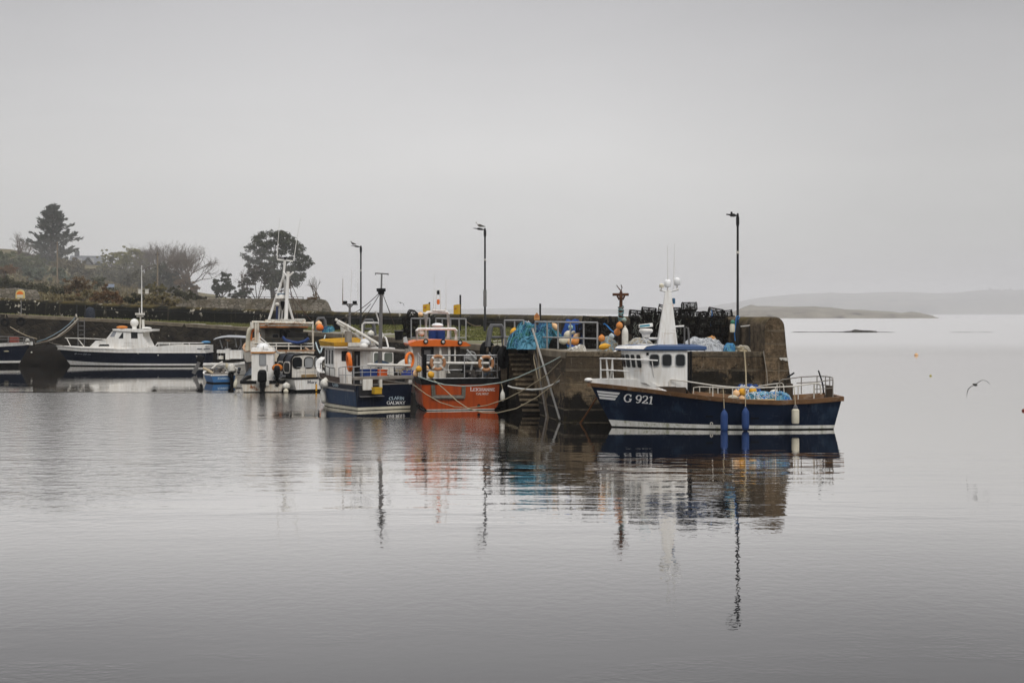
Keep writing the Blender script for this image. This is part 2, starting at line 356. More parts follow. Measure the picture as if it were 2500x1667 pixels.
# skerry of low rocks out in the bay
rockm = mat('weedy_rock', (.035, .030, .022), .9, (.015, .013, .010), .9, .9, bump=.05)
def rock(name, c, r, label, cat='rock', m=rockm, group=None, seed=0, nu=18, nv=10, amp=.35):
    mb = MB().ell((0, 0, 0), r, nu, nv)
    for i, q in enumerate(mb.v):
        k = 1 + amp * noise.fractal(q * (1.6 / max(.3, min(r))) + V((seed, seed * 2, 0)), 1, 2, 4)
        mb.v[i] = q * k + V(c)
    return tag(mb.build(name, m), label, cat, group)
rr = thing('skerry', 'long low line of dark rocks awash in the bay right of the pier', 'skerry', G(2050, 366, 0))
for k, (px, w, hh, dp) in enumerate([(1960, 3.2, .16, .8), (1985, 3.5, .12, .7), (2015, 4.2, .14, .8), (2045, 4.0, .18, .8), (2080, 2.4, .40, 1.2), (2094, 2.0, .75, 1.6), (2108, 1.8, .6, 1.4), (2122, 1.3, .5, 1.1), (2131, 1.2, .42, 1.0), (2155, 3.2, .12, .7), (2350, 3.5, .07, .6), (2405, 2.2, .07, .6)]):
    mb = MB().ell((0, 0, 0), (w, dp, hh), 16, 8)
    c = G(px, 366, 0) - rr.location
    for i, q in enumerate(mb.v): mb.v[i] = q * (1 + .4 * noise.fractal(q * .9 + V((k * 7, 0, 0)), 1, 2, 4)) + c
    mb.build('rock', rockm, rr)
# ------------------------------------------------------------------ haze
hz = MB().bb((-5700, -75, -2.6), (5700, 6100, 110)).build('haze', None, origin=False, smooth=False)
hz.data.materials.clear()
hm = bpy.data.materials.new('haze_air'); hm.use_nodes = True; ht = hm.node_tree; ht.nodes.clear()
pv = ht.nodes.new('ShaderNodeVolumePrincipled'); ho = ht.nodes.new('ShaderNodeOutputMaterial')
pv.inputs['Color'].default_value = (.97, .965, .97, 1); pv.inputs['Density'].default_value = .00017
pv.inputs['Anisotropy'].default_value = .25
ht.links.new(pv.outputs[0], ho.inputs['Volume']); hz.data.materials.append(hm)
tag(hz, kind='stuff')
fb = MB().bb((-3200, 980, -2), (4300, 5600, 70)).build('fog_bank', None, origin=False, smooth=False); fb.data.materials.clear()
hm = bpy.data.materials.new('fog_air'); hm.use_nodes = True; ht = hm.node_tree; ht.nodes.clear()
pv = ht.nodes.new('ShaderNodeVolumePrincipled'); ho = ht.nodes.new('ShaderNodeOutputMaterial')
pv.inputs['Color'].default_value = (.97, .965, .97, 1); pv.inputs['Density'].default_value = .00026; pv.inputs['Anisotropy'].default_value = .25
ht.links.new(pv.outputs[0], ho.inputs['Volume']); fb.data.materials.append(hm); tag(fb, kind='stuff')
# ------------------------------------------------------------------ pier
def wallmat(name, warm, dark, tide=1.35, head=False, course=.0):
    t = NT(name)
    pos = t.n('ShaderNodeNewGeometry').outputs['Position']; z = t.n('ShaderNodeSeparateXYZ', (pos,)).outputs[2]
    n1 = t.noise(t.coord('World'), .9, 7, .66); n2 = t.noise(t.coord('World'), 5.5, 6, .65)
    st = t.noise(t.coord('World', (1, 1, .10)), 2.6, 5, .6)
    n4 = t.noise(t.coord('World', (1, 1, 1.6)), 16, 5, .7)
    c = t.mix(t.mapr(n2, .36, .62), tuple(k * 1.18 for k in warm), tuple(k * .36 for k in warm))
    c = t.mix(t.mapr(n4, .5, .66, 0, .75), c, tuple(k * .22 for k in warm))
    c = t.mix(t.mapr(n1, .45, .62, 0, .8), c, tuple(k * .38 for k in warm))
    c = t.mix(t.mapr(st, .52, .68, 0, .75), c, dark)
    c = t.mix(t.mapr(t.noise(t.coord('World'), 7.5, 3), .69, .74, 0, .8), c, (.34, .31, .25))
    zz = t.math('ADD', z, t.mapr(n1, .25, .75, -.75, .75))
    if head: c = t.mix(t.math('MULTIPLY', t.mapr(z, 2.1, 1.8), t.mapr(n2, .35, .6, .3, 1)), c, (.20, .150, .092))
    zz = t.math('ADD', zz, t.mapr(n2, .3, .7, -.22, .22))
    c = t.mix(t.mapr(zz, tide + .28, tide - .12), c, dark)
    c = t.mix(t.math('MULTIPLY', t.mapr(zz, tide - .55, tide - .9), t.mapr(n2, .5, .62)), c, (.028, .024, .008))
    if head:
        x = t.n('ShaderNodeSeparateXYZ', (pos,)).outputs[0]
        zb_ = t.math('ADD', z, t.mapr(t.noise(t.coord('World'), .75, 5), .3, .7, -.55, .55)); zb_ = t.math('ADD', zb_, t.mapr(n2, .3, .7, -.2, .2))
        belt = t.math('MULTIPLY', t.mapr(zb_, 2.25, 2.1), t.mapr(zb_, 1.25, 1.5))
        c = t.mix(t.math('MULTIPLY', belt, t.mapr(x, 6.5, 7.5, .15, .95)), c, (.009, .008, .006))
        c = t.mix(t.math('MULTIPLY', t.mapr(zb_, 1.95, 2.15), t.mapr(x, 6.0, 5.0, 0, .72)), c, (.040, .031, .021))
        c = t.mix(t.math('MULTIPLY', t.mapr(t.noise(t.coord('World', (1, 1, .05)), 7., 3), .66, .70, 0, .35), t.mapr(z, 1.2, 2.6)), c, (.32, .28, .22))
    hgt = n2
    if course:
        lines = t.math('ABSOLUTE', t.math('SUBTRACT', t.math('FRACT', t.math('MULTIPLY', t.math('ADD', z, t.mapr(n1, .3, .7, -.03, .03)), 1 / course)), .5))
        ln = t.mapr(lines, .47, .5)
        c = t.mix(t.math('MULTIPLY', ln, .8), c, tuple(k * .18 for k in warm))
        pale_ = t.math('MULTIPLY', t.mapr(lines, .43, .455), t.mapr(lines, .48, .465))
        c = t.mix(t.math('MULTIPLY', pale_, t.mapr(n1, .42, .6, 0, .6)), c, (.36, .30, .21))
        xx = t.n('ShaderNodeSeparateXYZ', (pos,)).outputs; rowi = t.math('FLOOR', t.math('ADD', t.math('MULTIPLY', z, 1 / course), .5))
        vj = t.math('ABSOLUTE', t.math('SUBTRACT', t.math('FRACT', t.math('ADD', t.math('MULTIPLY', t.math('SUBTRACT', xx[0], t.math('MULTIPLY', xx[1], .55)), .42), t.math('MULTIPLY', rowi, .37))), .5))
        c = t.mix(t.math('MULTIPLY', t.mapr(vj, .488, .5), .6), c, tuple(k * .18 for k in warm))
        hgt = t.math('SUBTRACT', n2, t.math('MULTIPLY', ln, .7))
    t.set('Specular IOR Level', .15).set('Base Color', c).set('Roughness', .9); t.bump(t.math('ADD', hgt, t.math('MULTIPLY', n4, .5)), 1.0, .09); return t.m
headwall = wallmat('pier_head_concrete', (.205, .145, .086), (.010, .008, .006), 1.1, True, course=.62)
# rubble masonry of the long quay: irregular stones
t = NT('quay_rubble_stone')
vor = t.n('ShaderNodeTexVoronoi', {'Vector': t.coord('World', (1.1, 1.1, 2.2)), 'Scale': 1.0}, feature='F1')
edge = t.n('ShaderNodeTexVoronoi', {'Vector': t.coord('World', (1.1, 1.1, 2.2)), 'Scale': 1.0}, feature='DISTANCE_TO_EDGE').outputs['Distance']
z = t.n('ShaderNodeSeparateXYZ', (t.n('ShaderNodeNewGeometry').outputs['Position'],)).outputs[2]
n1 = t.noise(t.coord('World'), .5, 6, .62); n2 = t.noise(t.coord('World'), 3.2, 6)
sv = t.n('ShaderNodeSeparateColor', (vor.outputs['Color'],)).outputs[0]
c = t.mix(t.mapr(sv, 0, 1), (.016, .013, .010), (.046, .037, .025))
c = t.mix(t.mapr(n2, .5, .7), c, (.022, .018, .013))
c = t.mix(t.mapr(n1, .52, .66, 0, .85), c, (.011, .010, .008))
c = t.mix(t.mapr(edge, .05, .01, 0, .6), c, (.008, .007, .006))
c = t.mix(t.mapr(t.noise(t.coord('World'), 2.4, 3), .70, .73, 0, .8), c, (.30, .27, .21))
c = t.mix(t.mapr(t.math('ADD', z, t.mapr(n1, .3, .7, -.6, .6)), 1.9, 1.2), c, (.009, .008, .006))
t.set('Specular IOR Level', .15).set('Base Color', c).set('Roughness', .9); t.bump(t.mapr(edge, 0, .12), .8, .06)
QUAYW = t.m
# parapet: black-lichened at the landward end, brown concrete with ochre moss toward the head
t = NT('parapet_concrete')
sp = t.n('ShaderNodeSeparateXYZ', (t.n('ShaderNodeNewGeometry').outputs['Position'],)); X_, Y_, z = sp.outputs
n1 = t.noise(t.coord('World'), .6, 7, .65); n2 = t.noise(t.coord('World'), 3.8, 6, .62)
st = t.noise(t.coord('World', (1, 1, .08)), 1.5, 4)
nz_ = t.n('ShaderNodeSeparateXYZ', (t.n('ShaderNodeNewGeometry').outputs['Normal'],)).outputs[2]
brown = t.mix(t.mapr(n2, .36, .66), (.135, .102, .067), (.042, .032, .022))
brown = t.mix(t.mapr(st, .45, .6, 0, .85), brown, (.020, .017, .013))
blk = t.mix(t.mapr(n2, .5, .75), (.0055, .006, .004), (.020, .017, .012))
blk = t.mix(t.mapr(st, .60, .70, 0, .7), blk, (.060, .048, .032))
far = t.mapr(t.math('ADD', Y_, t.mapr(n1, .3, .7, -9, 9)), 82, 112)
c = t.mix(far, brown, blk)
moss = t.math('MULTIPLY', t.mapr(nz_, .25, .8), t.mapr(n1, .42, .62))
c = t.mix(t.math('MULTIPLY', moss, .8), c, (.085, .062, .016))
pale = t.math('MULTIPLY', t.math('MULTIPLY', t.mapr(t.noise(t.coord('World'), 2.6, 3), .60, .64), far), t.mapr(t.noise(t.coord('World'), .22, 2), .5, .58))
c = t.mix(t.math('MULTIPLY', pale, t.mapr(z, 4.2, 5.4)), c, (.46, .42, .34))
t.set('Specular IOR Level', .15).set('Base Color', c).set('Roughness', .92); t.bump(n2, .8, .05)
PARA = t.m
# deck: worn pale concrete
t = NT('pier_deck_concrete')
n1 = t.noise(t.coord('World'), .5, 6, .62); n2 = t.noise(t.coord('World'), 4.0, 6, .6)
c = t.mix(t.mapr(n2, .35, .68), (.30, .285, .25), (.20, .18, .15))
c = t.mix(t.mapr(n1, .5, .68, 0, .8), c, (.10, .085, .055))
yd = t.n('ShaderNodeSeparateXYZ', (t.n('ShaderNodeNewGeometry').outputs['Position'],)).outputs[1]
c = t.mix(t.math('MULTIPLY', t.math('MULTIPLY', t.mapr(yd, 79, 84), t.mapr(yd, 122, 112, .3, 1)), t.mapr(t.noise(t.coord('World'), .35, 6), .40, .52, 0, .9)), c, (.115, .115, .042))
t.set('Specular IOR Level', .15).set('Base Color', c).set('Roughness', .9); t.bump(n2, .6, .03)
DECK = t.m
coping_m = mat('coping_concrete', (.21, .175, .125), .9, (.09, .072, .048), 1.1, .9, coord='World', bump=.03)
# plan of the quay edge (photo column, photo row of the edge, distance)
EDGE = [(-260, 758, 176), (0, 767, 160), (280, 780, 154), (460, 791, 148.5), (603, 800, 142), (700, 806, 134), (760, 811, 128), (881, 819, 116), (1010, 829, 100), (1150, 840, 83.5)]
E3 = [P(*e) for e in EDGE] + [V((-.19, 76, 3.3)), V((.87, 75.85, 3.3)), V((2.62, 67.3, 3.3)), V((11.9, 67.2, 3.3))]
PAR = [(-260, 713, 184), (0, 727, 168), (280, 742, 161), (560, 753, 151), (700, 757.5, 144), (808, 761, 137), (1000, 765, 122), (1233, 767.5, 105), (1490, 772, 84)]
P3 = [P(*e) for e in PAR] + [V((11.25, 69.0, 4.98)), V((11.9, 67.0, 4.98))]
def edge_z(y):   # deck level as the pier runs inland
    return interp(y, [(67, 3.3), (80, 3.32), (86, 3.5), (94, 3.8), (105, 3.95), (122, 3.95), (137, 3.8), (144, 3.75), (151, 3.85), (161, 4.3), (168, 4.9), (184, 5.5)])
pier = thing('stone_pier', 'long stone pier curving out from the shore, boats moored along it', 'pier', (2, 70, 0))
off = V((2, 70, 0))
L_ = lambda q: V(q) - off
mb = MB()
# deck as quads between the quay edge and the parapet foot
def along(pts, n):
    d = [0]
    for a, b in zip(pts, pts[1:]): d.append(d[-1] + (b - a).length)
    out = []
    for i in range(n + 1):
        s = d[-1] * i / n
        for k in range(len(pts) - 1):
            if s <= d[k + 1] + 1e-6:
                out.append(pts[k].lerp(pts[k + 1], (s - d[k]) / max(1e-6, d[k + 1] - d[k]))); break
    return out
foot = [V((q.x, q.y, edge_z(q.y))) for q in P3]
ea = along(E3[:11], 80); fa = along([V((q.x, q.y, edge_z(q.y))) for q in P3[:9]] + [V((8.2, 76.2, 3.3))], 80)
def deck_at(x, y):
    best = (9e9, 3.3)
    for a, b in zip(ea, fa):
        d = V((b.x - a.x, b.y - a.y)); L2 = d.length_squared; q = V((x - a.x, y - a.y)); w = max(0, min(1, q.dot(d) / L2)); k = (q - d * w).length_squared
        if k < best[0]: best = (k, lerp(a.z, b.z, w) + .02)
    return best[1] if y > 78 else 3.335
mb.ring([[L_(q) for q in ea], [L_(q) + V((0, 0, .05)) for q in fa]], cap=False, closed=False)
head = [E3[10], E3[11], E3[12], E3[13], V((11.25, 69, 3.3)), V((8.2, 76.2, 3.35))]
mb.quad(*[L_(q) for q in head])
mb.build('deck', DECK, pier, smooth=False)
# vertical faces, battered outward below
def outward(pts):
    res = []
    for i in range(len(pts)):
        a = pts[max(0, i - 1)]; b = pts[min(len(pts) - 1, i + 1)]
        d = (b - a); d.z = 0; d.normalize(); res.append(V((d.y, -d.x, 0)))
    return res
def faces(pts, m, name, batter=.1, top=0):
    o = outward(pts)
    dense = []
    rings = []
    for z in (None, 2.4, 1.6, .8, 0, -1.6):
        row = []
        for q, w in zip(pts, o):
            zz = q.z + top if z is None else min(z, q.z - .2)
            row.append(L_(V((q.x, q.y, zz)) + w * (batter * (q.z - zz))))
        rings.append(row)
    MB().ring(rings, cap=False, closed=False).build(name, m, pier, smooth=False)
faces(along(E3[:10], 60), QUAYW, 'quay_wall', .05)
faces(along(E3[9:11], 8), headwall, 'quay_wall', .05)
faces([E3[11], E3[11].lerp(E3[12], .5), E3[12] - V((.04, -.25, 0))], headwall, 'stair_wall', .05)
faces([E3[12] + V((-.02, .06, 0)), V((6, 67.25, 3.3)), E3[13]], headwall, 'head_wall', .10)
# corner fillet between stair wall and head wall
q0, q1 = E3[12] - V((.04, -.25, 0)), E3[12] + V((-.02, .06, 0))
MB().ring([[L_(V((q0.x - .05 * k * 3.3, q0.y, 3.3 - 3.3 * k))), L_(V((q0.x - .17 * k, q0.y - .2 - .3 * k, 3.3 - 3.3 * k))), L_(V((q1.x, q1.y - .33 * k, 3.3 - 3.3 * k)))] for k in (0, .33, .66, 1, 1.45)], cap=False, closed=False).build('corner_wall', headwall, pier)
# coping course along the edge
def coping(pts, name, w=.55, hh=.30, m=coping_m):
    o = outward(pts); rings = []
    for q, n_ in zip(pts, o):
        rings.append([L_(q + n_ * .05 + V((0, 0, -hh))), L_(q + n_ * .05 + V((0, 0, .0))), L_(q + n_ * .02 + V((0, 0, .035))), L_(q - n_ * w + V((0, 0, .035))), L_(q - n_ * w + V((0, 0, -hh)))])
    MB().ring(rings).build(name, m, pier, smooth=False)
coping(along(E3[:11], 60), 'coping', .5, .32)
coping([E3[11] + V((.02, -.1, 0)), E3[12] - V((.04, -.3, 0))], 'coping', .5, .3)
coping([E3[12] + V((-.03, .04, 0)), V((6, 67.25, 3.3)), E3[13] - V((.05, 0, 0))], 'coping', .5, .20, wallmat('head_coping_concrete', (.19, .15, .10), (.05, .04, .028), -2))
# stairs cut down the side
NS = 13
stone = wallmat('stair_stone', (.10, .072, .043), (.014, .011, .008), .7); tread_m = wallmat('worn_lit_tread', (.36, .28, .18), (.11, .085, .055), .3)  # worn treads painted paler, light on the step edges put into the colour
for i in range(NS):
    z1 = 3.3 - .05 - .25 * (i + 1); 
    xl, xr = lerp(-.19, .66, (i + .3) / NS), lerp(.87, 1.62, (i + .3) / NS) + .08
    y0 = 75.9 - .29 * i; y1 = y0 - .29
    s = MB().bb((xl, y1, -1.5), (xr, y0 + .02 if i == 0 else y0, z1 - .10))
    for k, q in enumerate(s.v): s.v[k] = L_(q)
    st_ = s.build('step', stone, pier, smooth=False)
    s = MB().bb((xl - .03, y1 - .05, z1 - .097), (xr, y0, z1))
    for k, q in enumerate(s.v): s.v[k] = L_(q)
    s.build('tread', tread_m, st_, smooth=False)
# parapet wall
wall = thing('parapet_wall', 'thick round-topped sea wall along the far side of the pier', 'sea wall', (11.9, 67, 3.3))
pp = along(P3[:9], 70) + along(P3[8:], 14)[1:]
no = [-w for w in outward(pp)]
rings = []
wid = 1.05
for q, n_ in zip(pp, no):
    t_ = q - wall.location; b = edge_z(q.y) - .25 - wall.location.z
    top = t_.z; r = []
    hh = min(.5, wid / 2)
    r.append(V((t_.x, t_.y, b)))
    r.append(V((t_.x, t_.y, top - hh)))
    for a in range(1, 9):
        an = math.pi * (1 - a / 9.0)
        r.append(V((t_.x, t_.y, top - hh)) + n_ * (wid / 2 + wid / 2 * math.cos(an)) + V((0, 0, hh * math.sin(an))))
    r.append(V((t_.x, t_.y, top - hh)) + n_ * wid)
    r.append(V((t_.x, t_.y, -3.6)) + n_ * (wid + .5))
    r.append(V((t_.x, t_.y, -4.6)) + n_ * (wid + .6)); r.append(V((t_.x, t_.y, b)) + n_ * .1)
    rings.append(r)
MB().ring(rings).build('wall_body', PARA, wall)
# end block of the head: carries the wall down into the water
eb = MB(); zt = 4.98
prof = [(11.9, -1.6), (11.9, 4.45)] + [(11.9 + .46 + .46 * math.cos(math.pi * (1 - a / 8)), 4.45 + .53 * math.sin(math.pi * a / 8)) for a in range(1, 8)] + [(12.83, 4.4), (12.95, 3.2), (13.2, 1.2), (13.5, -1.6)]
wl = wall.location
fr = [V((x, 66.98 - .10 * max(0, 3.3 - z), z)) - wl for x, z in prof]
mid_ = [V((x, 67.3, z)) - wl for x, z in prof]
bk = [V((x + (.1 if k > 8 else 0), 70.5, z)) - wl for k, (x, z) in enumerate(prof)]
eb.ring([fr, mid_, bk]); eb.build('end_block', headwall, wall, smooth=True)
lime = mat('white_lime_stain', (.55, .53, .48), .9, (.3, .27, .22), 6)
mbl = MB(); r2 = random.Random(3)
x = 11.95
while x < 12.92:
    w = r2.uniform(.03, .09); hgt = r2.uniform(.03, .12)
    mbl.bb((x, 66.86, 3.02 - hgt), (x + w, 66.99, 3.06)); x += w
for k, q in enumerate(mbl.v): mbl.v[k] = q - wl
mbl.build('lime_streak', lime, wall, smooth=False)
# turf on the pier
grassm = mat('pier_turf', (.15, .155, .05), .95, (.07, .075, .026), 1.0, .9, coord='World', c3=(.24, .21, .11), s3=.7, spec=.1)
gb = MB(); r3 = random.Random(5)
def deck_pt(u, w):
    i = min(79, int(u * 80)); f_ = u * 80 - i
    a = ea[i].lerp(ea[i + 1], f_); b = fa[i].lerp(fa[i + 1], f_)
    return a.lerp(b, w)
for k in range(24000):
    u = r3.uniform(.34, .93); w = r3.uniform(.2, .99)
    q = deck_pt(u, w)
    if noise.noise(V((q.x * .35, q.y * .22, 5))) + (w - .30) * 1.4 < -.05: continue
    a = r3.uniform(0, 6.3); hgt = r3.uniform(.05, .17) * (1.7 if w > .9 else 1); wd = r3.uniform(.05, .16)
    d = V((math.cos(a), math.sin(a), 0)) * wd; ln = V((r3.uniform(-.08, .08), r3.uniform(-.08, .08), hgt))
    gb.add([q - d, q + d, q + ln], [(0, 1, 2)])
for k in range(2200):   # weeds along the foot of the landward wall
    u = r3.uniform(.02, .5); w = r3.uniform(.90, 1.0); q = deck_pt(u, w)
    a = r3.uniform(0, 6.3); d = V((math.cos(a), math.sin(a), 0)) * r3.uniform(.05, .16)
    gb.add([q - d, q + d, q + V((0, 0, r3.uniform(.06, .32)))], [(0, 1, 2)])
tag(gb.build('grass', grassm, smooth=False, origin=False), kind='stuff')
# ------------------------------------------------------------------ lettering: broad-nib strokes
def arc(cx, cy, rx, ry, a0, a1, n=14):
    return [(cx + rx * math.cos(math.radians(lerp(a0, a1, i / n))), cy + ry * math.sin(math.radians(lerp(a0, a1, i / n)))) for i in range(n + 1)]
def sf(x, y, w=.13): return [(x - w, y), (x + w, y)]
GL = {' ': (.38, []),
 'G': (.98, [arc(.47, .5, .42, .47, 48, 345, 22), [(.80, .08), (.80, .42)], sf(.78, .42, .17), [(.76, .97), (.76, .70)]]),
 '9': (.78, [arc(.38, .67, .29, .29, 0, 360, 18), [(.67, .67), (.66, .42), (.55, .15), (.35, .02), (.13, .10)]]),
 '2': (.78, [[(.08, .72), (.12, .88), (.34, .97), (.58, .89), (.64, .70), (.54, .48), (.30, .24), (.08, .04)], [(.06, .05), (.68, .05)], [(.68, .02), (.70, .22)]]),
 '1': (.58, [[(.32, .02), (.32, .97)], [(.32, .95), (.08, .80)], sf(.32, .03, .22)]),
 '0': (.76, [arc(.37, .5, .30, .47, 0, 360, 20)]),
 '6': (.76, [arc(.38, .31, .29, .28, 0, 360, 18), [(.09, .33), (.12, .6), (.3, .9), (.6, .97)]]),
 'A': (.86, [[(.06, .02), (.42, .97)], [(.42, .97), (.78, .02)], [(.18, .34), (.64, .34)], sf(.06, .03), sf(.78, .03)]),
 'C': (.86, [arc(.46, .5, .40, .46, 50, 310, 20), [(.74, .95), (.74, .68)]]),
 'E': (.76, [[(.14, .02), (.14, .97)], [(.04, .95), (.66, .95)], [(.14, .5), (.52, .5)], [(.04, .04), (.68, .04)], [(.66, .95), (.66, .75)], [(.68, .04), (.68, .25)]]),
 'H': (.92, [[(.14, .02), (.14, .97)], [(.76, .02), (.76, .97)], [(.14, .5), (.76, .5)], sf(.14, .96), sf(.14, .03), sf(.76, .96), sf(.76, .03)]),
 'I': (.42, [[(.2, .02), (.2, .97)], sf(.2, .96), sf(.2, .03)]),
 'J': (.6, [[(.42, .97), (.42, .2), (.28, .03), (.08, .08)], sf(.42, .96)]),
 'L': (.74, [[(.14, .02), (.14, .97)], sf(.14, .96), [(.04, .04), (.66, .04)], [(.66, .04), (.66, .28)]]),
 'N': (.94, [[(.14, .02), (.14, .97)], [(.12, .97), (.76, .03)], [(.76, .02), (.76, .97)], sf(.14, .03), sf(.76, .96)]),
 'M': (1.05, [[(.14, .02), (.14, .97)], [(.14, .97), (.5, .1)], [(.5, .1), (.86, .97)], [(.86, .97), (.86, .02)], sf(.14, .03), sf(.86, .03)]),
 'R': (.88, [[(.14, .02), (.14, .97)], arc(.44, .73, .26, .22, 90, -90, 10), [(.06, .95), (.44, .95)], [(.14, .51), (.44, .51)], [(.42, .5), (.78, .03)], sf(.14, .03)]),
 'W': (1.15, [[(.06, .97), (.32, .03)], [(.32, .03), (.56, .9)], [(.56, .9), (.8, .03)], [(.8, .03), (1.06, .97)], sf(.06, .96), sf(1.06, .96)]),
 'Y': (.84, [[(.06, .97), (.42, .48)], [(.78, .97), (.42, .48)], [(.42, .5), (.42, .02)], sf(.42, .03), sf(.06, .96), sf(.78, .96)]),
 'a': (.6, [arc(.28, .26, .22, .25, 0, 360, 14), [(.5, .52), (.5, .02)]]),
 'r': (.46, [[(.12, .02), (.12, .54)], [(.12, .36), (.26, .54), (.42, .52)]]),
 'y': (.56, [[(.06, .54), (.28, .04)], [(.5, .54), (.18, -.28)]])}
def lettering(text, size, fn, parent, m, bold=1.0, slant=0.0, name='lettering', gap=.06, first_big=1.0, arch=0.0):
    """flat ribbons laid on a surface; fn(u, v) gives the point u metres along, v metres up (u centred)"""
    adv = []; total = 0
    for i, ch in enumerate(text):
        k = first_big if i == 0 else 1.0
        adv.append((total, k)); total += (GL[ch][0] + gap) * size * k
    mb = MB()
    for ch, (x0, k) in zip(text, adv):
        for st in GL[ch][1]:
            pts = [V((x0 + (x + slant * y) * size * k - total / 2, y * size * k, 0)) for x, y in st]
            left, right = [], []
            for i, p in enumerate(pts):
                d = pts[min(i + 1, len(pts) - 1)] - pts[max(i - 1, 0)]
                d.normalize(); wv = lerp(.045, .095, abs(d.y) ** 1.3) * size * k * bold
                nrm = V((-d.y, d.x, 0)) * wv
                left.append(p + nrm); right.append(p - nrm)
            q = []
            for a, b in zip(left, right):
                for w in (a, b): q.append(fn(w.x, w.y - arch * w.x * w.x))
            n = len(left)
            mb.add(q, [(2 * i, 2 * i + 1, 2 * i + 3, 2 * i + 2) for i in range(n - 1)])
    return mb.build(name, m, parent, smooth=False)
letterw = mat('white_lettering', (.80, .79, .77), .5, (.7, .69, .66), 4)
letterb = mat('pale_blue_lettering', (.55, .68, .75), .5)
letterk = mat('dark_lettering', (.05, .06, .08), .5)

# ------------------------------------------------------------------ boat hulls
class Boat:
    def __init__(s, name, label, cat, stern, heading, L, hb, sheer, wlf=.86, rake=.4, srake=0., tm=.45, pb=2.4, pw=1.9, st=.12, group='fishing boats and small craft moored at the pier', hollow=1.0, trim=0.):
        """stern: transom centre on the water; heading: degrees anticlockwise from +X the bow points to; L: waterline length"""
        s.root = thing(name, label, cat, stern, math.radians(heading), group)
        s.M = Matrix.Translation(V(stern)) @ Matrix.Rotation(math.radians(heading), 4, 'Z'); s.I = s.M.inverted()
        s.L, s.hb, s.sheer, s.wlf, s.rake, s.srake, s.tm, s.pb, s.pw, s.st, s.hol = L, hb, sheer, wlf, rake, srake, tm, pb, pw, st, hollow
    def l(s, px, py, D): return s.I @ P(px, py, D)
    def lg(s, px, D, z): return s.I @ G(px, D, z)
    def zs(s, t): return interp(t, s.sheer)
    def S(s, t, z, off=0., side=1):
        zs = s.zs(t)
        def br(tm, p, st): 
            return (1 - max(0, (t - tm) / (1 - tm)) ** p) * (1 - st * max(0, (tm - t) / tm) ** 2)
        bs = s.hb * br(s.tm, s.pb, s.st); bw = s.hb * s.wlf * br(s.tm * .8, s.pw, s.st * 1.4)
        if z >= 0: y = bw + (bs - bw) * (min(1.2, z / zs) ** s.hol)
        else: y = bw * max(0, 1 - (z / -.7) ** 2 * .75)
        x = t * s.L + s.rake * z * t ** 4 - s.srake * z * (1 - t) ** 6
        return V((x, side * max(0.0, y + off), z))
    def strip(s, name, lo, hi, m, off=0., nz=3, nt=30, transom=True, parent=None, t0=0., t1=1.):
        lo = lo if callable(lo) else (lambda t, k=lo: k); hi = hi if callable(hi) else (lambda t, k=hi: k)
        mb = MB()
        for side in (1, -1):
            mb.ring([[s.S(lerp(t0, t1, i / nt), lerp(lo(lerp(t0, t1, i / nt)), hi(lerp(t0, t1, i / nt)), j / nz), off, side) for j in range(nz + 1)] for i in range(nt + 1)], cap=False, closed=False)
        if transom:
            ns = 8
            for j in range(nz):
                za, zb = (lerp(lo(t0), hi(t0), k / nz) for k in (j, j + 1))
                a, b = s.S(t0, za, off), s.S(t0, zb, off)
                dx = V((-max(0, off), 0, 0))
                mb.add([q + dx for q in (a, b, V((b.x, -b.y, b.z)), V((a.x, -a.y, a.z)))], [(0, 1, 2, 3)])
        return mb.build(name, m, parent or s.root)
    def rail_band(s, name, lo, hi, m, w=.06, inn=.10, nt=30, parent=None, transom=True, t0=0., t1=1.):
        """a plank round the sheer standing w proud of the hull"""
        lo = lo if callable(lo) else (lambda t, k=lo: k); hi = hi if callable(hi) else (lambda t, k=hi: k)
        mb = MB()
        for side in (1, -1):
            rings = []
            for i in range(nt + 1):
                t = lerp(t0, t1, i / nt)
                rings.append([s.S(t, lo(t), -.01, side), s.S(t, lo(t), w, side), s.S(t, hi(t), w, side), s.S(t, hi(t), -inn, side), s.S(t, lo(t), -inn, side)])
            mb.ring(rings)
        if transom and t0 == 0:
            b = s.S(0, hi(0), w).y
            x = s.S(0, hi(0)).x
            mb.bb((x - w, -b, lo(0)), (x + inn, b, hi(0) - .003))
        e = s.S(1, hi(1))
        if t1 == 1.: mb.box((e.x, 0, (lo(1) + hi(1)) / 2), (2 * w + .06, 2 * w, hi(1) - lo(1) - .006))
        return mb.build(name, m, parent or s.root, smooth=False)
    def deck(s, name, zf, m, inset=.05, t0=0.0, t1=.985, nt=24, parent=None):
        zf = zf if callable(zf) else (lambda t, k=zf: k)
        mb = MB()
        mb.ring([[s.S(lerp(t0, t1, i / nt), zf(lerp(t0, t1, i / nt)), -inset, sd) for sd in (1, -1)] for i in range(nt + 1)], cap=False, closed=False)
        return mb.build(name, m, parent or s.root, smooth=False)
    def hull(s, m, boot=None, bz=(.05, .2), band=None, inner=None, deckz=None, deckm=None, bottom=antifoul, top=0.):
        s.strip('bottom', -.65, bz[0], bottom, nz=4)
        b1 = bz[1] if callable(bz[1]) else (lambda t, k=bz[1]: k)
        if boot: s.strip('boot_stripe', bz[0], b1, boot, off=.004, nz=1)
        h = s.strip('hull', b1 if boot else bz[0], lambda t: s.zs(t) - top, m, nz=6)
        if deckz is not None:
            s.deck('deck', deckz, deckm or greysteel)
            s.strip('bulwark', lambda t: (deckz(t) if callable(deckz) else deckz) - .02, lambda t: s.zs(t) - .005, inner or m, off=-.07, nz=2, t0=.012, t1=.985)
        return h
def part(b, name, m, fn, **k):
    mb = MB(); fn(mb); return mb.build(name, m, b.root if isinstance(b, Boat) else b, **k)
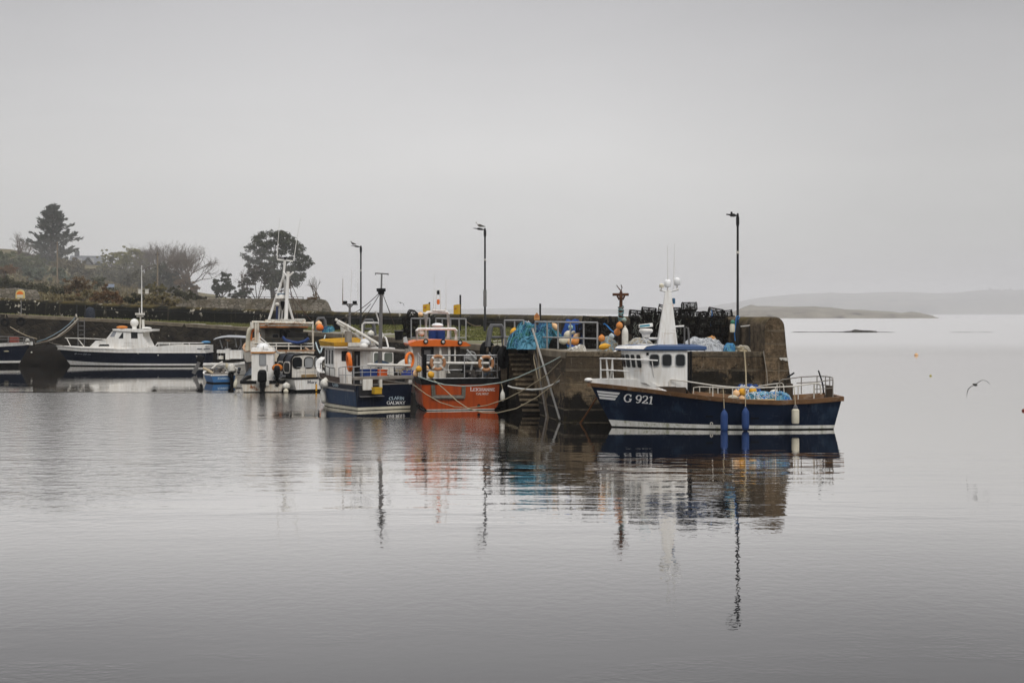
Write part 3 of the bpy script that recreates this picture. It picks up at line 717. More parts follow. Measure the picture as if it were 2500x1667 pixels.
def window(parent, name, centre, ux, uy, w, h, m_glass=glass, m_frame=None, rad=.25, proud=.012, fw=.035, label=None):
    """a rounded window pane with a frame round it, lying on a wall spanned by ux, uy"""
    ux, uy = V(ux).normalized(), V(uy).normalized(); n = ux.cross(uy).normalized(); c = V(centre)
    def loop(w, h, r, off):
        r = min(r, w / 2 * .98, h / 2 * .98); q = []
        for k, (sx, sy) in enumerate(((1, 1), (-1, 1), (-1, -1), (1, -1))):
            for i in range(5):
                a = math.radians(90 * k + 22.5 * i)
                q.append(c + ux * (sx * (w / 2 - r) + r * math.cos(a)) + uy * (sy * (h / 2 - r) + r * math.sin(a)) + n * off)
        return q
    mb = MB(); q = loop(w, h, rad * min(w, h), proud); mb.add(q, [tuple(range(len(q)))])
    if m_frame is None: return mb.build(name, m_glass, parent, smooth=False, label=label)
    fm = MB(); a = loop(w, h, rad * min(w, h), proud + .02); o = loop(w + 2 * fw, h + 2 * fw, rad * min(w, h) + fw, proud + .02); o2 = loop(w + 2 * fw, h + 2 * fw, rad * min(w, h) + fw, -.02)
    fm.ring([a, o, o2], cap=False)
    win = fm.build(name, m_frame, parent, smooth=False, label=label)
    mb.build('pane', m_glass, win, smooth=False); return win
def railing(b, name, top, foot_z, m=steel, r=.022, mids=(), every=1, parent=None):
    """top rail through points, stanchions down to foot_z(point), mid rails at fractions of the height"""
    mb = MB(); mb.tube(top, r, 6)
    feet = [V((p[0], p[1], foot_z(p) if callable(foot_z) else foot_z)) for p in top]
    for i in range(0, len(top), every): mb.tube([feet[i], top[i]], r * .9, 6)
    for f in mids: mb.tube([a.lerp(V(c), f) for a, c in zip(feet, top)], r * .8, 6)
    return mb.build(name, m, parent or (b.root if isinstance(b, Boat) else b))
def fender(name, label, top_pt, length, r, m, group=None, rope_to=None, rope_m=ropebeige, tilt=0., white_cap=None, block=False):
    rt = thing(name, label, 'fender', V(top_pt), 0, group)
    pr = [(.02, .02), (.035, 0), (.04, -.05), (r * .55, -.10), (r * .9, -.20), (r, -.30), (r, -length + .22), (r * .9, -length + .10), (r * .55, -length + .03), (.03, -length)]
    if block: pr = [(.02, .03), (.05, 0), (.06, -.04), (r * .8, -.09), (r * .97, -.11), (r, -.16), (r * 1.02, -length * .6), (r * .98, -length + .05), (r * .9, -length + .01), (.02, -length)]
    MB().lathe((0, 0, 0), pr, 14, rotm('Y', tilt)).build('body', m, rt)
    if white_cap: MB().lathe((0, 0, 0), [(.02, .12), (.05, .10), (r * .6, .0), (r * .62, -.12), (.02, -.13)], 10, rotm('Y', tilt)).build('cap', white_cap, rt)
    if rope_to is not None:
        k = MB(); q = V(rope_to) - rt.location
        k.tube([V((0, 0, 0)), q * .5 + V((.01, 0, 0)), q], .018, 5); k.build('lanyard', rope_m, rt)
    return rt
def buoy(name, label, c, r, m, group=None, long=1.0, tilt=(0, 0)):
    rt = thing(name, label, 'buoy', V(c), 0, group); mm = rotm('X', tilt[0]) @ rotm('Y', tilt[1])
    MB().ell((0, 0, 0), (r, r, r * long), 14, 10, mm).build('float', m, rt)
    MB().lathe((0, 0, 0), [(.0, r * long * .92), (r * .3, r * long * .93), (r * .26, r * long * 1.12), (.01, r * long * 1.18)], 10, mm).build('lug', m, rt)
    return rt
def lifering(name, label, c, R_, r, m, axis=(0, 1, 0), group=None, bands=True):
    rt = thing(name, label, 'life ring', V(c), 0, group); mm = to_dir(axis)
    MB().torus((0, 0, 0), R_, r, mm, 28, 8).build('ring', m, rt)
    if bands:
        for k in range(4):
            a = math.pi / 4 + k * math.pi / 2; d = V((math.cos(a), math.sin(a), 0)); rings = []
            for i in (-1, 1):
                aa = a + i * .13; rings.append([mm @ V(((R_ + (r + .012) * math.cos(b * math.tau / 8)) * math.cos(aa), (R_ + (r + .012) * math.cos(b * math.tau / 8)) * math.sin(aa), (r + .012) * math.sin(b * math.tau / 8))) for b in range(8)])
            MB().ring(rings, cap=False).build('band', offwhite, rt)
    return rt
MOOR = 'mooring ropes of the boats'
def rope(name, label, pts, r=.022, m=ropepale, group=None, cat='rope'):
    return tag(MB().tube(pts, r, 5).build(name, m), label, cat, group)

# ================================================================== the blue boat at the pier head
A = Boat('fishing_boat', 'blue fishing boat with white wheelhouse and G 921 on its bow, at the pier head', 'fishing boat', (14.3, 64.45, 0), 180, 9.75, 1.78,
         [(0, 1.46), (.12, 1.36), (.26, 1.30), (.42, 1.35), (.56, 1.48), (.68, 1.62), (.82, 1.80), (.93, 1.93), (1, 2.0)], wlf=.86, rake=.52, srake=.22, tm=.42, pb=2.5, pw=1.9, st=.14, hollow=1.1)
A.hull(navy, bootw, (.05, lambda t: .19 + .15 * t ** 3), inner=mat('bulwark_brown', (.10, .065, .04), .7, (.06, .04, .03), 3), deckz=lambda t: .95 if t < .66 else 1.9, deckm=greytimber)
A.rail_band('rubbing_strake', lambda t: A.zs(t) - .19 + .02 * t, lambda t: A.zs(t) + .015, timber, .055, .13)
lA = lambda px, py, dy=0.: A.l(px, py, 64.45 - dy)          # dy: metres to port (toward the viewer)
# whaleback foredeck
def wb(t): return 2.19 if t > .80 else lerp(A.zs(.735) + .02, 2.19, max(0, (t - .735) / .065))
wbm = MB()
for sd in (1, -1):
    rg = []
    for i in range(25):
        t = lerp(.735, 1, i / 24); rg.append([A.S(t, A.zs(t) + .012, -.02, sd), A.S(t, wb(t), -.10, sd)])
    wbm.ring(rg, cap=False, closed=False)
wbm.ring([[A.S(lerp(.735, 1, i / 24), wb(lerp(.735, 1, i / 24)), -.10, sd) for sd in (1, -1)] for i in range(25)], cap=False, closed=False)
wbm.build('whaleback', white, A.root)
tip = A.S(1, 2.1)
MB().ell((tip.x - .02, 0, 2.13), (.20, .15, .10), 14, 8).build('stem_head', white, A.root)
# wheelhouse plan (x forward, y to port)
HX = [(2.95 + 0, 1.18), (5.0, 1.18)]
ox = 14.3
def fx(X): return ox - X           # world X -> forward
x_aft, x_c, x_m, x_f = fx(7.80), fx(5.92), fx(5.35), fx(5.10)
fy = [1.18, 1.15, 1.09, 1.0, .88, .74, .58, .4, .2, 0]; fy = fy + [-y for y in reversed(fy[:-1])]
def fxy(y): return x_c + (x_f - x_c) * (1 - (abs(y) / 1.18) ** 2.2)
plan = [(x_aft, 1.18)] + [(fxy(y), y) for y in fy] + [(x_aft, -1.18)]
zb, zt = 1.0, 3.50
def lean(p, z): return V((p[0] + (.16 * (z - 2.2) / 1.25 if p[0] > x_aft + .1 else 0), p[1], z))
wh = MB().ring([[lean(p, zb if p[0] < x_aft + .1 else 2.05) for p in plan]] + [[lean(p, z) for p in plan] for z in (2.66, zt)]).build('wheelhouse', white, A.root)
MB().tube([V((x_aft + .02, 1.20, 1.62)), V((fx(6.6), 1.20, 1.64))], .03, 6).build('ledge', white, wh)
for px in (1597.5, 1628, 1661):
    c = lA(px, 879.5, 1.18); window(wh, 'window', (c.x, 1.18, c.z), (-1, 0, 0), (0, 0, 1), .40, .52, glass, mat('window_rubber', (.33, .34, .34), .6), .3, fw=.035)
for y in (1.075, .88, .645, .36, 0, -.36, -.645, -.88, -1.075):
    c = lean((fxy(y), y), 3.02); e = .03 * (1 if y >= 0 else -1); q2 = lean((fxy(y - e), y - e), 3.02)
    ux = (q2 - c).normalized(); uy = lean((fxy(y), y), 3.3) - lean((fxy(y), y), 2.8)
    if ux.cross(uy).dot(V((c.x - 6.5, c.y, 0))) < 0: ux = -ux
    window(wh, 'window', c, ux, uy, .21 if abs(y) > .8 else .26, .58, glass, None, .3, proud=.02)
rf = [(x_aft - .85, 1.28), (x_c + .05, 1.32), (x_m + .25, .75), (x_f + .42, 0), (x_m + .25, -.75), (x_c + .05, -1.32), (x_aft - .85, -1.28)]
MB().ring([[V((x + .08, y * .98, 3.50)) for x, y in rf], [V((x, y, 3.55)) for x, y in rf], [V((x - .1 if x > 6 else x, y * .97, 3.68)) for x, y in rf], [V((lerp(x, 7, .25), y * .7, 3.74)) for x, y in rf]]).build('roof', roofblue, wh, smooth=False)
vis = [p for p in rf[1:6]]
MB().ring([[V((x + .03, y * 1.01, 3.56)) for x, y in vis], [V((x - .12, y * .99, 3.69)) for x, y in vis], [V((lerp(x, 7.2, .55), y * .72, 3.765)) for x, y in vis]], cap=False, closed=False).build('visor', white, wh, smooth=False)
MB().bb((x_aft - .10, .62, 1.0), (x_aft - .005, 1.05, 3.4)).build('door', mat('dark_doorway', (.012, .012, .014), .6), wh, smooth=False)
MB().tube([V((x_aft - .16, 1.10, 1.3)), V((x_aft - .16, 1.10, 3.45))], .06, 8).build('aft_black_pipe', blackp, A.root)  # black upright tube at the aft edge of the wheelhouse
c = lA(1575, 863.5, 1.1); MB().box((c.x - .1, 1.20, c.z), (.11, .04, .11)).build('nav_lamp', blackp, wh)
# pylon mast with its lamps, domes, scanner
mast = thing('mast', None, None); mast.parent = A.root
def mp_(px, py, dy=0.): return lA(px, py, dy)
b0, b1, t0, t1 = mp_(1604.5, 841), mp_(1652, 841), mp_(1624, 712), mp_(1638, 712)
def sect(u, w): 
    a = b0.lerp(t0, u); b = b1.lerp(t1, u); hw = lerp(.36, .10, u)
    return [V((a.x, -hw, a.z)), V((b.x, -hw, b.z)), V((b.x, hw, b.z)), V((a.x, hw, a.z))]
MB().ring([sect(u, 0) for u in (0, .08, .5, 1)]).build('pylon', white, mast, smooth=False)
def mstick(name, pts, r, m=white, n=6, r2=None): return MB().tube(pts, r, n, r2).build(name, m, mast)
mstick('crossbar', [mp_(1611, 708, -.05), mp_(1622, 711, 0), mp_(1640, 711, 0), mp_(1657, 706.5, .05)], .045)
for px, py, r_ in ((1630, 690, .155), (1653, 686, .155)):
    c = mp_(px, py); 
    d_ = MB().lathe(c, [(.02, -.21), (r_ * .85, -.20), (r_, -.15), (r_, .0), (r_ * .93, .07), (r_ * .72, .12), (r_ * .4, .15), (.01, .16)], 16).build('satellite_dome', mat('dome_gloss_white', (.82, .82, .81), .3), mast)
    mstick('bracket', [mp_(px, py + 10), mp_(px, py + 21)], .03)
c = mp_(1615, 697); MB().lathe(c, [(.02, -.10), (.11, -.10), (.11, .03), (.06, .08), (.01, .09)], 12).build('gps_antenna', cream, mast); mstick('bracket', [mp_(1615, 702), mp_(1615, 709)], .02)
mstick('whip_antenna', [mp_(1631, 711, .1), mp_(1629.5, 599, .1)], .022, white, 5, .010); mstick('whip_antenna', [mp_(1644.5, 706, .1), mp_(1647, 595, .1)], .022, white, 5, .010)
mstick('radar_arm', [mp_(1577, 826, 0), mp_(1628, 827, 0)], .06)
c = mp_(1577, 813)
MB().lathe(c, [(.04, -.20), (.17, -.18), (.19, -.05), (.31, .06), (.32, .14), (.26, .19), (.05, .20)], 16).build('radar_pedestal', white, mast)
c = mp_(1576.5, 795); MB().box(c, (.66, .14, .17), rotm('Y', 6) @ rotm('Z', 14)).build('radar_scanner', white, mast, bevel=.03)
MB().box(c + V((.05, .075, 0)), (.48, .02, .10), rotm('Y', 6) @ rotm('Z', 14)).build('scanner_panel', mat('scanner_blue_panel', (.07, .25, .33), .5), mast)
mstick('lamp_arm', [mp_(1628, 743), mp_(1648, 740)], .025, blackp); c = mp_(1644.5, 735); MB().lathe(c, [(.05, -.13), (.075, -.12), (.075, .1), (.05, .13)], 10).build('blue_lamp', mat('blue_lamp_lens', (.03, .10, .18), .3), mast)
c = mp_(1640.5, 747); MB().lathe(c, [(.06, -.1), (.06, .08)], 8).build('orange_lamp', safety, mast)
mstick('lamp_arm', [mp_(1609, 752), mp_(1626, 754)], .03); mstick('aerial', [mp_(1624, 745), mp_(1624, 735)], .03, blackp)
mstick('lower_arm', [mp_(1620, 799), mp_(1670, 796)], .05); 
mstick('back_frame', [mp_(1671, 840, .3), mp_(1671, 800, .3), mp_(1680, 800, .3), mp_(1683, 842, .3)], .045, greysteel); mstick('back_frame', [mp_(1671, 840, -.4), mp_(1671, 800, -.4), mp_(1680, 800, -.4), mp_(1683, 842, -.4)], .045, greysteel)
# handrails
def fwd_rail(sy):
    dy = sy * .9
    top = [lA(1466, 875, sy * .25), lA(1480, 875, sy * .6), lA(1495, 875.5, dy), lA(1530, 876.5, sy * 1.2), lA(1570, 878, sy * 1.28), lA(1606, 880, sy * 1.3)]
    mb = MB().tube(top, .034, 7).tube([lA(1466.5, 903, sy * .25), lA(1480, 903, sy * .62), lA(1496, 904, dy), lA(1534, 906, sy * 1.2)], .03, 7)
    for a, bpx in ((0, 1467), (1, 1485), (2, 1494)): mb.tube([top[a], V((lA(bpx, 925, 0).x, top[a].y * .9, 2.18))], .03, 6)
    if sy > 0: mb.tube([lA(1592, 880, 1.28), lA(1597, 920, 1.2)], .02, 6)
    mb.build('foredeck_rail', white, A.root)
fwd_rail(1); fwd_rail(-1)
MB().tube([lA(1466, 875, -.25), lA(1465, 875, 0), lA(1466, 875, .25)], .034, 7).build('foredeck_rail', white, A.root)
def side_pts(tab, sd, ins=.12):
    out = []
    for px, py in tab:
        D = 64.45 - sd * 1.6; X = (px - 1250) / F * D; t = max(0., min(1., (14.3 - X) / 9.75)); q = A.S(t, A.zs(t), -ins, sd)
        out.append(V((14.3 - X, q.y, P(px, py, 64.45 - q.y).z)))
    return out
pr_ = side_pts([(1636, 957), (1638, 928), (1642, 926.5), (1678, 931), (1740, 940.5), (1764, 943), (1788, 945), (1819, 946.5), (1856, 946.5), (1893, 945), (1936, 943), (1949, 941), (1988, 936), (2001, 936), (2004, 941), (2006, 962)], 1)
mbp = MB().tube(pr_, .034, 6)
for i in (4, 6, 9, 11, 12): mbp.tube([pr_[i], V((pr_[i].x, pr_[i].y, A.zs(pr_[i].x / 9.75)))], .026, 6)
mbp.build('side_rail', railw, A.root)
sr_ = side_pts([(1692, 970), (1693, 946), (1708, 944), (1733, 945), (1753, 946), (1790, 947.5), (1830, 945), (1862, 941), (1897, 936), (1908, 934.5), (1912, 938), (1914, 958)], -1)
mbs = MB().tube(sr_, .026, 6)
for i in (2, 3, 4, 6, 8): mbs.tube([sr_[i], V((sr_[i].x, sr_[i].y, A.zs(sr_[i].x / 9.75)))], .024, 6)
mbs.build('side_rail', railw, A.root)
def stern_pts(py0, ys):
    return [V((x_, y_, z_)) for x_, y_, z_ in ys]
st_top = [V((1.9, -1.50, 1.32 + .05)), V((1.88, -1.50, 2.02)), V((1.75, -1.49, 2.08)), V((.9, -1.42, 2.20)), V((.2, -1.30, 2.24)), V((-.06, -.7, 2.26)), V((-.10, 0, 2.27)), V((-.08, .7, 2.25)), V((.05, 1.3, 2.20)), V((.9, 1.42, 2.10)), V((1.7, 1.5, 2.06))]
mbt = MB().tube(st_top, .028, 6)
for q in st_top[3:10]: mbt.tube([q, V((q.x, q.y, 1.42))], .024, 6)
mbt.tube([V((q.x, q.y, lerp(1.44, q.z, .52))) for q in st_top[4:10]], .02, 6)
mbt.build('stern_rail', mat('grey_brown_rail', (.24, .22, .19), .6, (.14, .12, .10), 4), A.root)
for q in ((1.55, -.9), (.12, .95)): MB().bb((q[0] - .14, q[1] - .14, .9), (q[0] + .14, q[1] + .14, 1.92)).build('mooring_bitt', mat('dark_oak', (.05, .035, .022), .8), A.root, bevel=.02)
tl = [A.l(1998 + k, y, 63.4) for k, y in ((0, 904), (6, 922), (11, 940), (13, 962))]
MB().tube(tl, .035, 6).build('steering_oar_stock', blackp, A.root)
MB().tube([A.l(1922, 921, 66), A.l(1939, 910, 66)], .04, 6).build('derrick_end', blackp, A.root)
# bow anchor windlass, scupper slots, white bow flash, letters
wl_ = MB()
for dx_ in (-.25, 0, .25): wl_.ell((6.9 + dx_, 0, 2.32), (.14, .2, .15), 10, 6)
wl_.bb((6.55, -.25, 2.18), (7.25, .25, 2.27)); wl_.build('windlass', mat('greenish_windlass', (.33, .36, .31), .6, (.2, .2, .17)), A.root)
def on_hull(X, z, off=.012):
    t = (14.3 - X) / 9.75
    for _ in range(6):
        q = A.S(t, z); t += ((14.3 - X) - q.x) / 9.75
    return A.S(min(t, .999), z, off)
def hullpx(px, py, off=.014):
    D = 62.9
    for _ in range(8):
        p = P(px, py, D); q = on_hull(p.x, p.z, off); D = 64.45 - q.y
    return q
def tx(u, v):   # along the photo row of the registration
    return hullpx(1558 + u / .01812, 983.6 + (u / .01812) * .085 - v / .01812)
lettering('G 921', .355, tx, A.root, letterw, 1.0, .16, 'registration', gap=.03)
fl = MB()
for y0, y1 in ((0, .27), (.36, .61), (.70, .96)):
    for k in range(8):
        q = []
        for u, w in ((k / 8, y0), ((k + 1) / 8, y0), ((k + 1) / 8, y1), (k / 8, y1)):
            a = (1457 + 7.5 * w, 953 + 24 * w - 3 * w); b = (1514 - 13.5 * w, 958.5 + 19 * w)
            q.append(hullpx(lerp(a[0], b[0], u), lerp(a[1], b[1], u)))
        fl.quad(*q)
fl.build('bow_flash', letterw, A.root, smooth=False)
for px0, px1, py in ((1723, 1741, 1016.5), (1833, 1853, 1021)):
    s_ = MB().quad(hullpx(px0, py - 1.5), hullpx(px1, py - 1.5), hullpx(px1, py + 1.5), hullpx(px0, py + 1.5)); s_.build('scupper', blackp, A.root, smooth=False)
c = hullpx(1737, 1034, .03); MB().torus(c, .055, .018, rotm('X', 90), 14, 6).build('discharge_ring', offwhite, A.root)
aw = lambda px, py, D: P(px, py, D)
bf = 'blue sausage fenders on the blue boat'
fender('fender', 'faded blue sausage fender on the navy hull, nearer the wheelhouse', aw(1768, 998, 62.42), 1.06, .165, fblue, bf, aw(1765, 946, 62.9))
fender('fender', 'blue sausage fender on the navy hull, just below the yellow buoys', aw(1820, 993, 62.42), 1.06, .165, fblue, bf, aw(1819, 946, 62.9))
fender('fender', 'cream block fender hanging near the stern of the blue boat', aw(1942, 994, 62.42), .72, .165, cream, None, aw(1938, 944, 62.9), block=True, white_cap=mat('fender_dark_cap', (.12, .12, .13), .7))
# ================================================================== the orange boat seen from astern
hdO = 100
ctrO = G(1125, 75.35, 0)
B = Boat('fishing_boat', 'orange fishing boat with LEIGHANNE GALWAY lettered on its square stern', 'fishing boat', ctrO, hdO, 7.6, 2.1,
         [(0, 1.66), (.3, 1.62), (.6, 1.8), (.85, 2.15), (1, 2.45)], wlf=.95, rake=.35, tm=.5, pb=2.3, pw=2.0, st=.0)
lB = lambda px, py, D: B.l(px, py, D)
# round the lower corners of the transom
B.strip('bottom', -.65, .03, antifoul, nz=3)
oldS = B.S
def S_round(t, z, off=0., side=1):
    q = oldS(t, z, off, side)
    if z < .38: q.y *= 1 - .13 * (1 - max(0, z) / .38) ** 2
    return q
B.S = S_round
B.strip('boot_stripe', .03, .07, offwhite, off=.006, nz=1)
B.strip('hull', .07, lambda t: B.zs(t) - .28, orange, nz=10)
B.strip('bulwark', lambda t: B.zs(t) - .28, lambda t: B.zs(t), blackp, off=.03, nz=1)
B.deck('deck', .75, greytimber); B.strip('bulwark_lining', .73, lambda t: B.zs(t) - .005, blackp, off=-.08, nz=2, t0=.012, t1=.985)
B.rail_band('gunwale', lambda t: B.zs(t) - .03, lambda t: B.zs(t) + .03, blackp, .06, .14)
D0 = 75.3
def tB(px, py, f=.03): q = B.l(px, py, D0); # slide onto the transom plane
def ontr(b, px, py, fwd=-.02):
    lo, hi = 60., 110.
    for _ in range(40):
        m_ = (lo + hi) / 2
        if b.l(px, py, m_).x < fwd: lo = m_
        else: hi = m_
    return b.l(px, py, lo)
fr = MB()
for (ax, ay), (bx, by) in (((1057, 940), (1059, 970)), ((1132, 942), (1131, 970)), ((1055, 968.5), (1134, 968.5))):
    a, b = ontr(B, ax, ay), ontr(B, bx, by); w = V((0, .10, 0)) if ax != 1055 else V((0, 0, .10))
    fr.ring([[a - w, a + w, a + w + V((-.09, 0, 0)), a - w + V((-.09, 0, 0))], [b - w, b + w, b + w + V((-.09, 0, 0)), b - w + V((-.09, 0, 0))]])
fr.build('hauling_door_frame', mat('door_frame_grey', (.16, .15, .12), .8, (.05, .045, .035), 4, .9), B.root, smooth=False)
for k_, (ay, m_) in enumerate(((971, greytimber),)):
    a, b = ontr(B, 1056, ay, -.13), ontr(B, 1132, ay, -.13); MB().ring([[a, a + V((0, 0, .1)), a + V((.05, 0, .1)), a + V((.05, 0, 0))], [b, b + V((0, 0, .1)), b + V((.05, 0, .1)), b + V((.05, 0, 0))]]).build('rubbing_timber', m_, B.root, smooth=False)
sO = D0 / F
lettering('LEIGHANNE', .165, lambda u, v: ontr(B, 1178.5 + u / sO, 954.5 - v / sO, -.012), B.root, letterw, .8, 0, 'boat_name', gap=.05, first_big=1.25)
lettering('GALWAY', .12, lambda u, v: ontr(B, 1178 + u / sO, 963.8 - v / sO, -.012), B.root, offwhite, .9, 0, 'home_port', gap=.02)
c = ontr(B, 1169, 990); MB().lathe(c, [(.03, -.03), (.09, 0), (.03, .03)], 10, rotm('Y', 90)).build('exhaust_outlet', blackp, B.root)
# stern rails
yl, yr = ontr(B, 1037, 866).y, ontr(B, 1220, 868).y
zt_ = ontr(B, 1120, 867).z
rl = MB()
top = [V((.05, lerp(yl, yr, k / 4), zt_ - .02 * k / 4)) for k in range(5)]
rl.tube(top, .034, 6)
for k in (0, 1.9, 3.1, 4): 
    y = lerp(yl, yr, k / 4 if k != 1.9 else .53); rl.tube([V((.05, y, 1.62)), V((.05, y, zt_))], .03, 6)
for z_, a, b in ((ontr(B, 1100, 903).z, 0, .5), (ontr(B, 1200, 905).z, .68, 1), (ontr(B, 1120, 923.5).z, .1, 1)): rl.tube([V((.05, lerp(yl, yr, a), z_)), V((.05, lerp(yl, yr, b), z_))], .026, 6)
rl.build('stern_rail', steel, B.root)
zr = ontr(B, 1120, 885.5).z
MB().tube([V((.09, lerp(yl, yr, .02), zr)), V((.09, lerp(yl, yr, .86), zr - .04))], .07, 8).build('hauling_roller', offwhite, B.root)
MB().bb((-.02, yl - .10, 1.4), (.18, yl + .12, zt_ + .05)).build('corner_post', blackp, B.root, smooth=False)
MB().bb((-.02, yr - .06, 1.4), (.12, yr + .06, 2.1)).build('corner_post', blackp, B.root, smooth=False)
for sd, nm in ((1, 'port'), (-1, 'star')):
    tp = [V((x_, sd * 1.98, z_)) for x_, z_ in ((.1, zt_ - .1), (1.0, zt_ - .15), (1.9, zt_ - .1), (2.8, zt_ + .05))]
    railing(B, 'side_rail', tp, 1.6, steel, .026, (.35, .68))
# cabin and roof
DR = 78.3
rear = B.l(1080, 840, DR).x
ra, rb_ = B.l(996, 844, DR), B.l(1152, 844, DR)
zr0 = ra.z - .02; zr1 = B.l(1080, 829, DR).z
yL, yR = ra.y, rb_.y
def roofsec(x, g=0.):
    return [V((x, yL, zr0 + .12)), V((x, yL - .1, zr0)), V((x, yR + .25, zr0 - .02)), V((x, yR, zr0 + .02)), V((x, yR + .28, zr0 + .22)), V((x, lerp(yL, yR, .72), zr1 - .05)), V((x, lerp(yL, yR, .45), zr1)), V((x, lerp(yL, yR, .12), zr1 - .06)), V((x, yL - .12, zr1 - .16))]
MB().ring([roofsec(rear), roofsec(rear + .1), roofsec(rear + 2.6), [q + V((.25, 0, -.04)) for q in roofsec(rear + 2.6)]]).build('roof', orangeroof, B.root, smooth=False)
zl_ = zr0 + .16
MB().add([V((rear - .01, yL + .02, zl_)), V((rear + 2.7, yL + .02, zl_)), V((rear + 2.7, yL + .02, zl_ + .28)), V((rear + 1.3, yL - .02, zl_ + .36)), V((rear + .05, yL + .02, zl_ + .05))], [(0, 1, 2, 3, 4)]).build('white_flash', letterw, B.root, smooth=False)
for px, py in ((1038.5, 833), (1081.6, 834), (1124, 836)):
    c = B.l(px, py, DR); c.x = rear - .03
    MB().lathe(c, [(.12, -.06), (.14, .02), (.10, .06)], 12, rotm('Y', -90)).build('flood_lamp', blackp, B.root); MB().lathe(c + V((-.05, 0, 0)), [(.075, -.01), (.075, .03)], 10, rotm('Y', -90)).build('lamp_glass', mat('lamp_glass', (.5, .5, .48), .2), B.root)
cy0, cy1 = B.l(1006, 900, 78.9).y, B.l(1092, 900, 78.9).y
cab = MB().bb((rear + .55, cy1, .75), (rear + 2.6, cy0 + .02, zr0 + .05)).build('cabin', mat('cabin_cream', (.62, .59, .53), .5, (.48, .45, .4), 1.5), B.root, smooth=False)
w0, w1 = B.l(1027, 847, 78.9), B.l(1058, 900, 78.9)
MB().bb((rear + .50, w1.y, w1.z), (rear + .545, w0.y, w0.z)).build('door', mat('dark_doorway', (.012, .012, .014), .6), cab, smooth=False)
p0, p1 = B.l(1034, 854, 78.9), B.l(1050, 880, 78.9); MB().bb((rear + .48, p1.y, p1.z), (rear + .495, p0.y, p0.z)).build('door_pane', paleglass, cab, smooth=False)
for px in (1004, 1075, 1097, 1112):
    q = B.l(px, 850, 78.5); MB().tube([V((rear + .25, q.y, .8)), V((rear + .25, q.y, zr0))], .08 if px < 1100 else .05, 8).build('roof_post', offwhite, B.root)
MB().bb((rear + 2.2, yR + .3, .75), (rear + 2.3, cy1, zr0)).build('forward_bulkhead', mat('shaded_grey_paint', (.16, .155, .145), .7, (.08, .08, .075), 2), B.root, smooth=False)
# winch gear on the working deck
g_ = MB(); r4 = random.Random(4)
c = B.l(1112, 898, 77.2); g_.lathe(c, [(.05, -.2), (.36, -.18), (.36, -.1), (.2, -.08), (.2, .08), (.36, .1), (.36, .18), (.05, .2)], 16, rotm('Y', 90))
g_.bb((c.x - .3, c.y - .5, .75), (c.x + .5, c.y + .45, c.z - .3)); g_.build('net_winch', mat('greasy_iron', (.035, .033, .03), .7, (.08, .07, .05), 5), B.root)
h_ = MB(); c = B.l(1150, 872, 76.6)
h_.box(c, (.35, .42, .34), rotm('X', 25)); h_.tube([B.l(1140, 854, 76.5), B.l(1163, 878, 76.3)], .05, 6); h_.tube([B.l(1155, 880, 76.6), B.l(1148, 912, 76.6)], .06, 6); h_.torus(c, .3, .035, to_dir((1, .2, 0)), 20, 6)
h_.build('pot_hauler', mat('scuffed_aluminium', (.30, .30, .29), .5, (.15, .15, .14), 4), B.root)
k_ = MB()
for n_ in range(20):
    k_ = MB(); c = B.l(r4.uniform(1138, 1210), r4.uniform(905, 924), r4.uniform(76, 78)); k_.box(c, [r4.uniform(.1, .4) for _ in range(3)], rotm('Z', r4.uniform(0, 90)))
    k_.build('gear_box', mat('mixed_dark_gear', (.05, .045, .04), .8, (.14, .12, .10), 6, .9, c3=(.02, .05, .09), s3=3), B.root, smooth=False)
def hoop(b, pxl, pxr, pyt, pyb, D, m, r=.075, depth=.45, name='roof_hoop'):
    mb = MB()
    for dx in (0, depth):
        a, b_ = b.l(pxl, pyb, D), b.l(pxr, pyb, D); tz = b.l(pxl, pyt, D).z
        mb.tube([V((a.x + dx, a.y, a.z)), V((a.x + dx, a.y, tz - .1)), V((a.x + dx, a.y - .08, tz)), V((a.x + dx, b_.y + .08, tz)), V((a.x + dx, b_.y, tz - .1)), V((a.x + dx, b_.y, b_.z))], r, 7)
    mb.build(name, m, b.root)
hoop(B, 1019, 1117, 803, 830, 79.0, white); hoop(B, 1041, 1097, 762, 826, 80.2, white)
hb_ = MB(); q0, q1 = B.l(1064, 757, 80.2), B.l(1076, 757, 80.2); zt2 = B.l(1070, 712, 80.2).z
for q in (q0, q1): hb_.tube([q, V((q.x, lerp(q.y, (q0.y + q1.y) / 2, .4), zt2 + .1))], .03, 6)
hb_.tube([B.l(1055, 758, 80.2), B.l(1088, 758, 80.2)], .045, 6); hb_.tube([B.l(1057, 760, 80.2), B.l(1057, 752, 80.2)], .03, 5); hb_.tube([B.l(1087, 760, 80.2), B.l(1087, 752, 80.2)], .03, 5)
hb_.build('light_mast', white, B.root)
MB().lathe(B.l(1070, 737, 80.2), [(.07, -.14), (.085, 0), (.07, .14)], 10).build('beacon', safety, B.root); MB().lathe(B.l(1070, 714, 80.2), [(.06, -.12), (.085, 0), (.06, .12)], 10).build('mast_lamp', blackp, B.root)
for px, yt in ((1058, 668), (1089, 680)): MB().tube([B.l(px, 758, 80.2), B.l(px + 3 if px < 1070 else px, yt, 80.2)], .02, 5, .010).build('whip_antenna', white, B.root)
MB().ell(B.l(1068, 794, 79.4), (.3, .33, .13), 16, 8).build('radome', mat('dome_gloss_white', (.82, .82, .81), .3), B.root)
MB().tube([B.l(1068, 798, 79.4), B.l(1068, 806, 79.4)], .08, 8).build('radome_bracket', white, B.root)
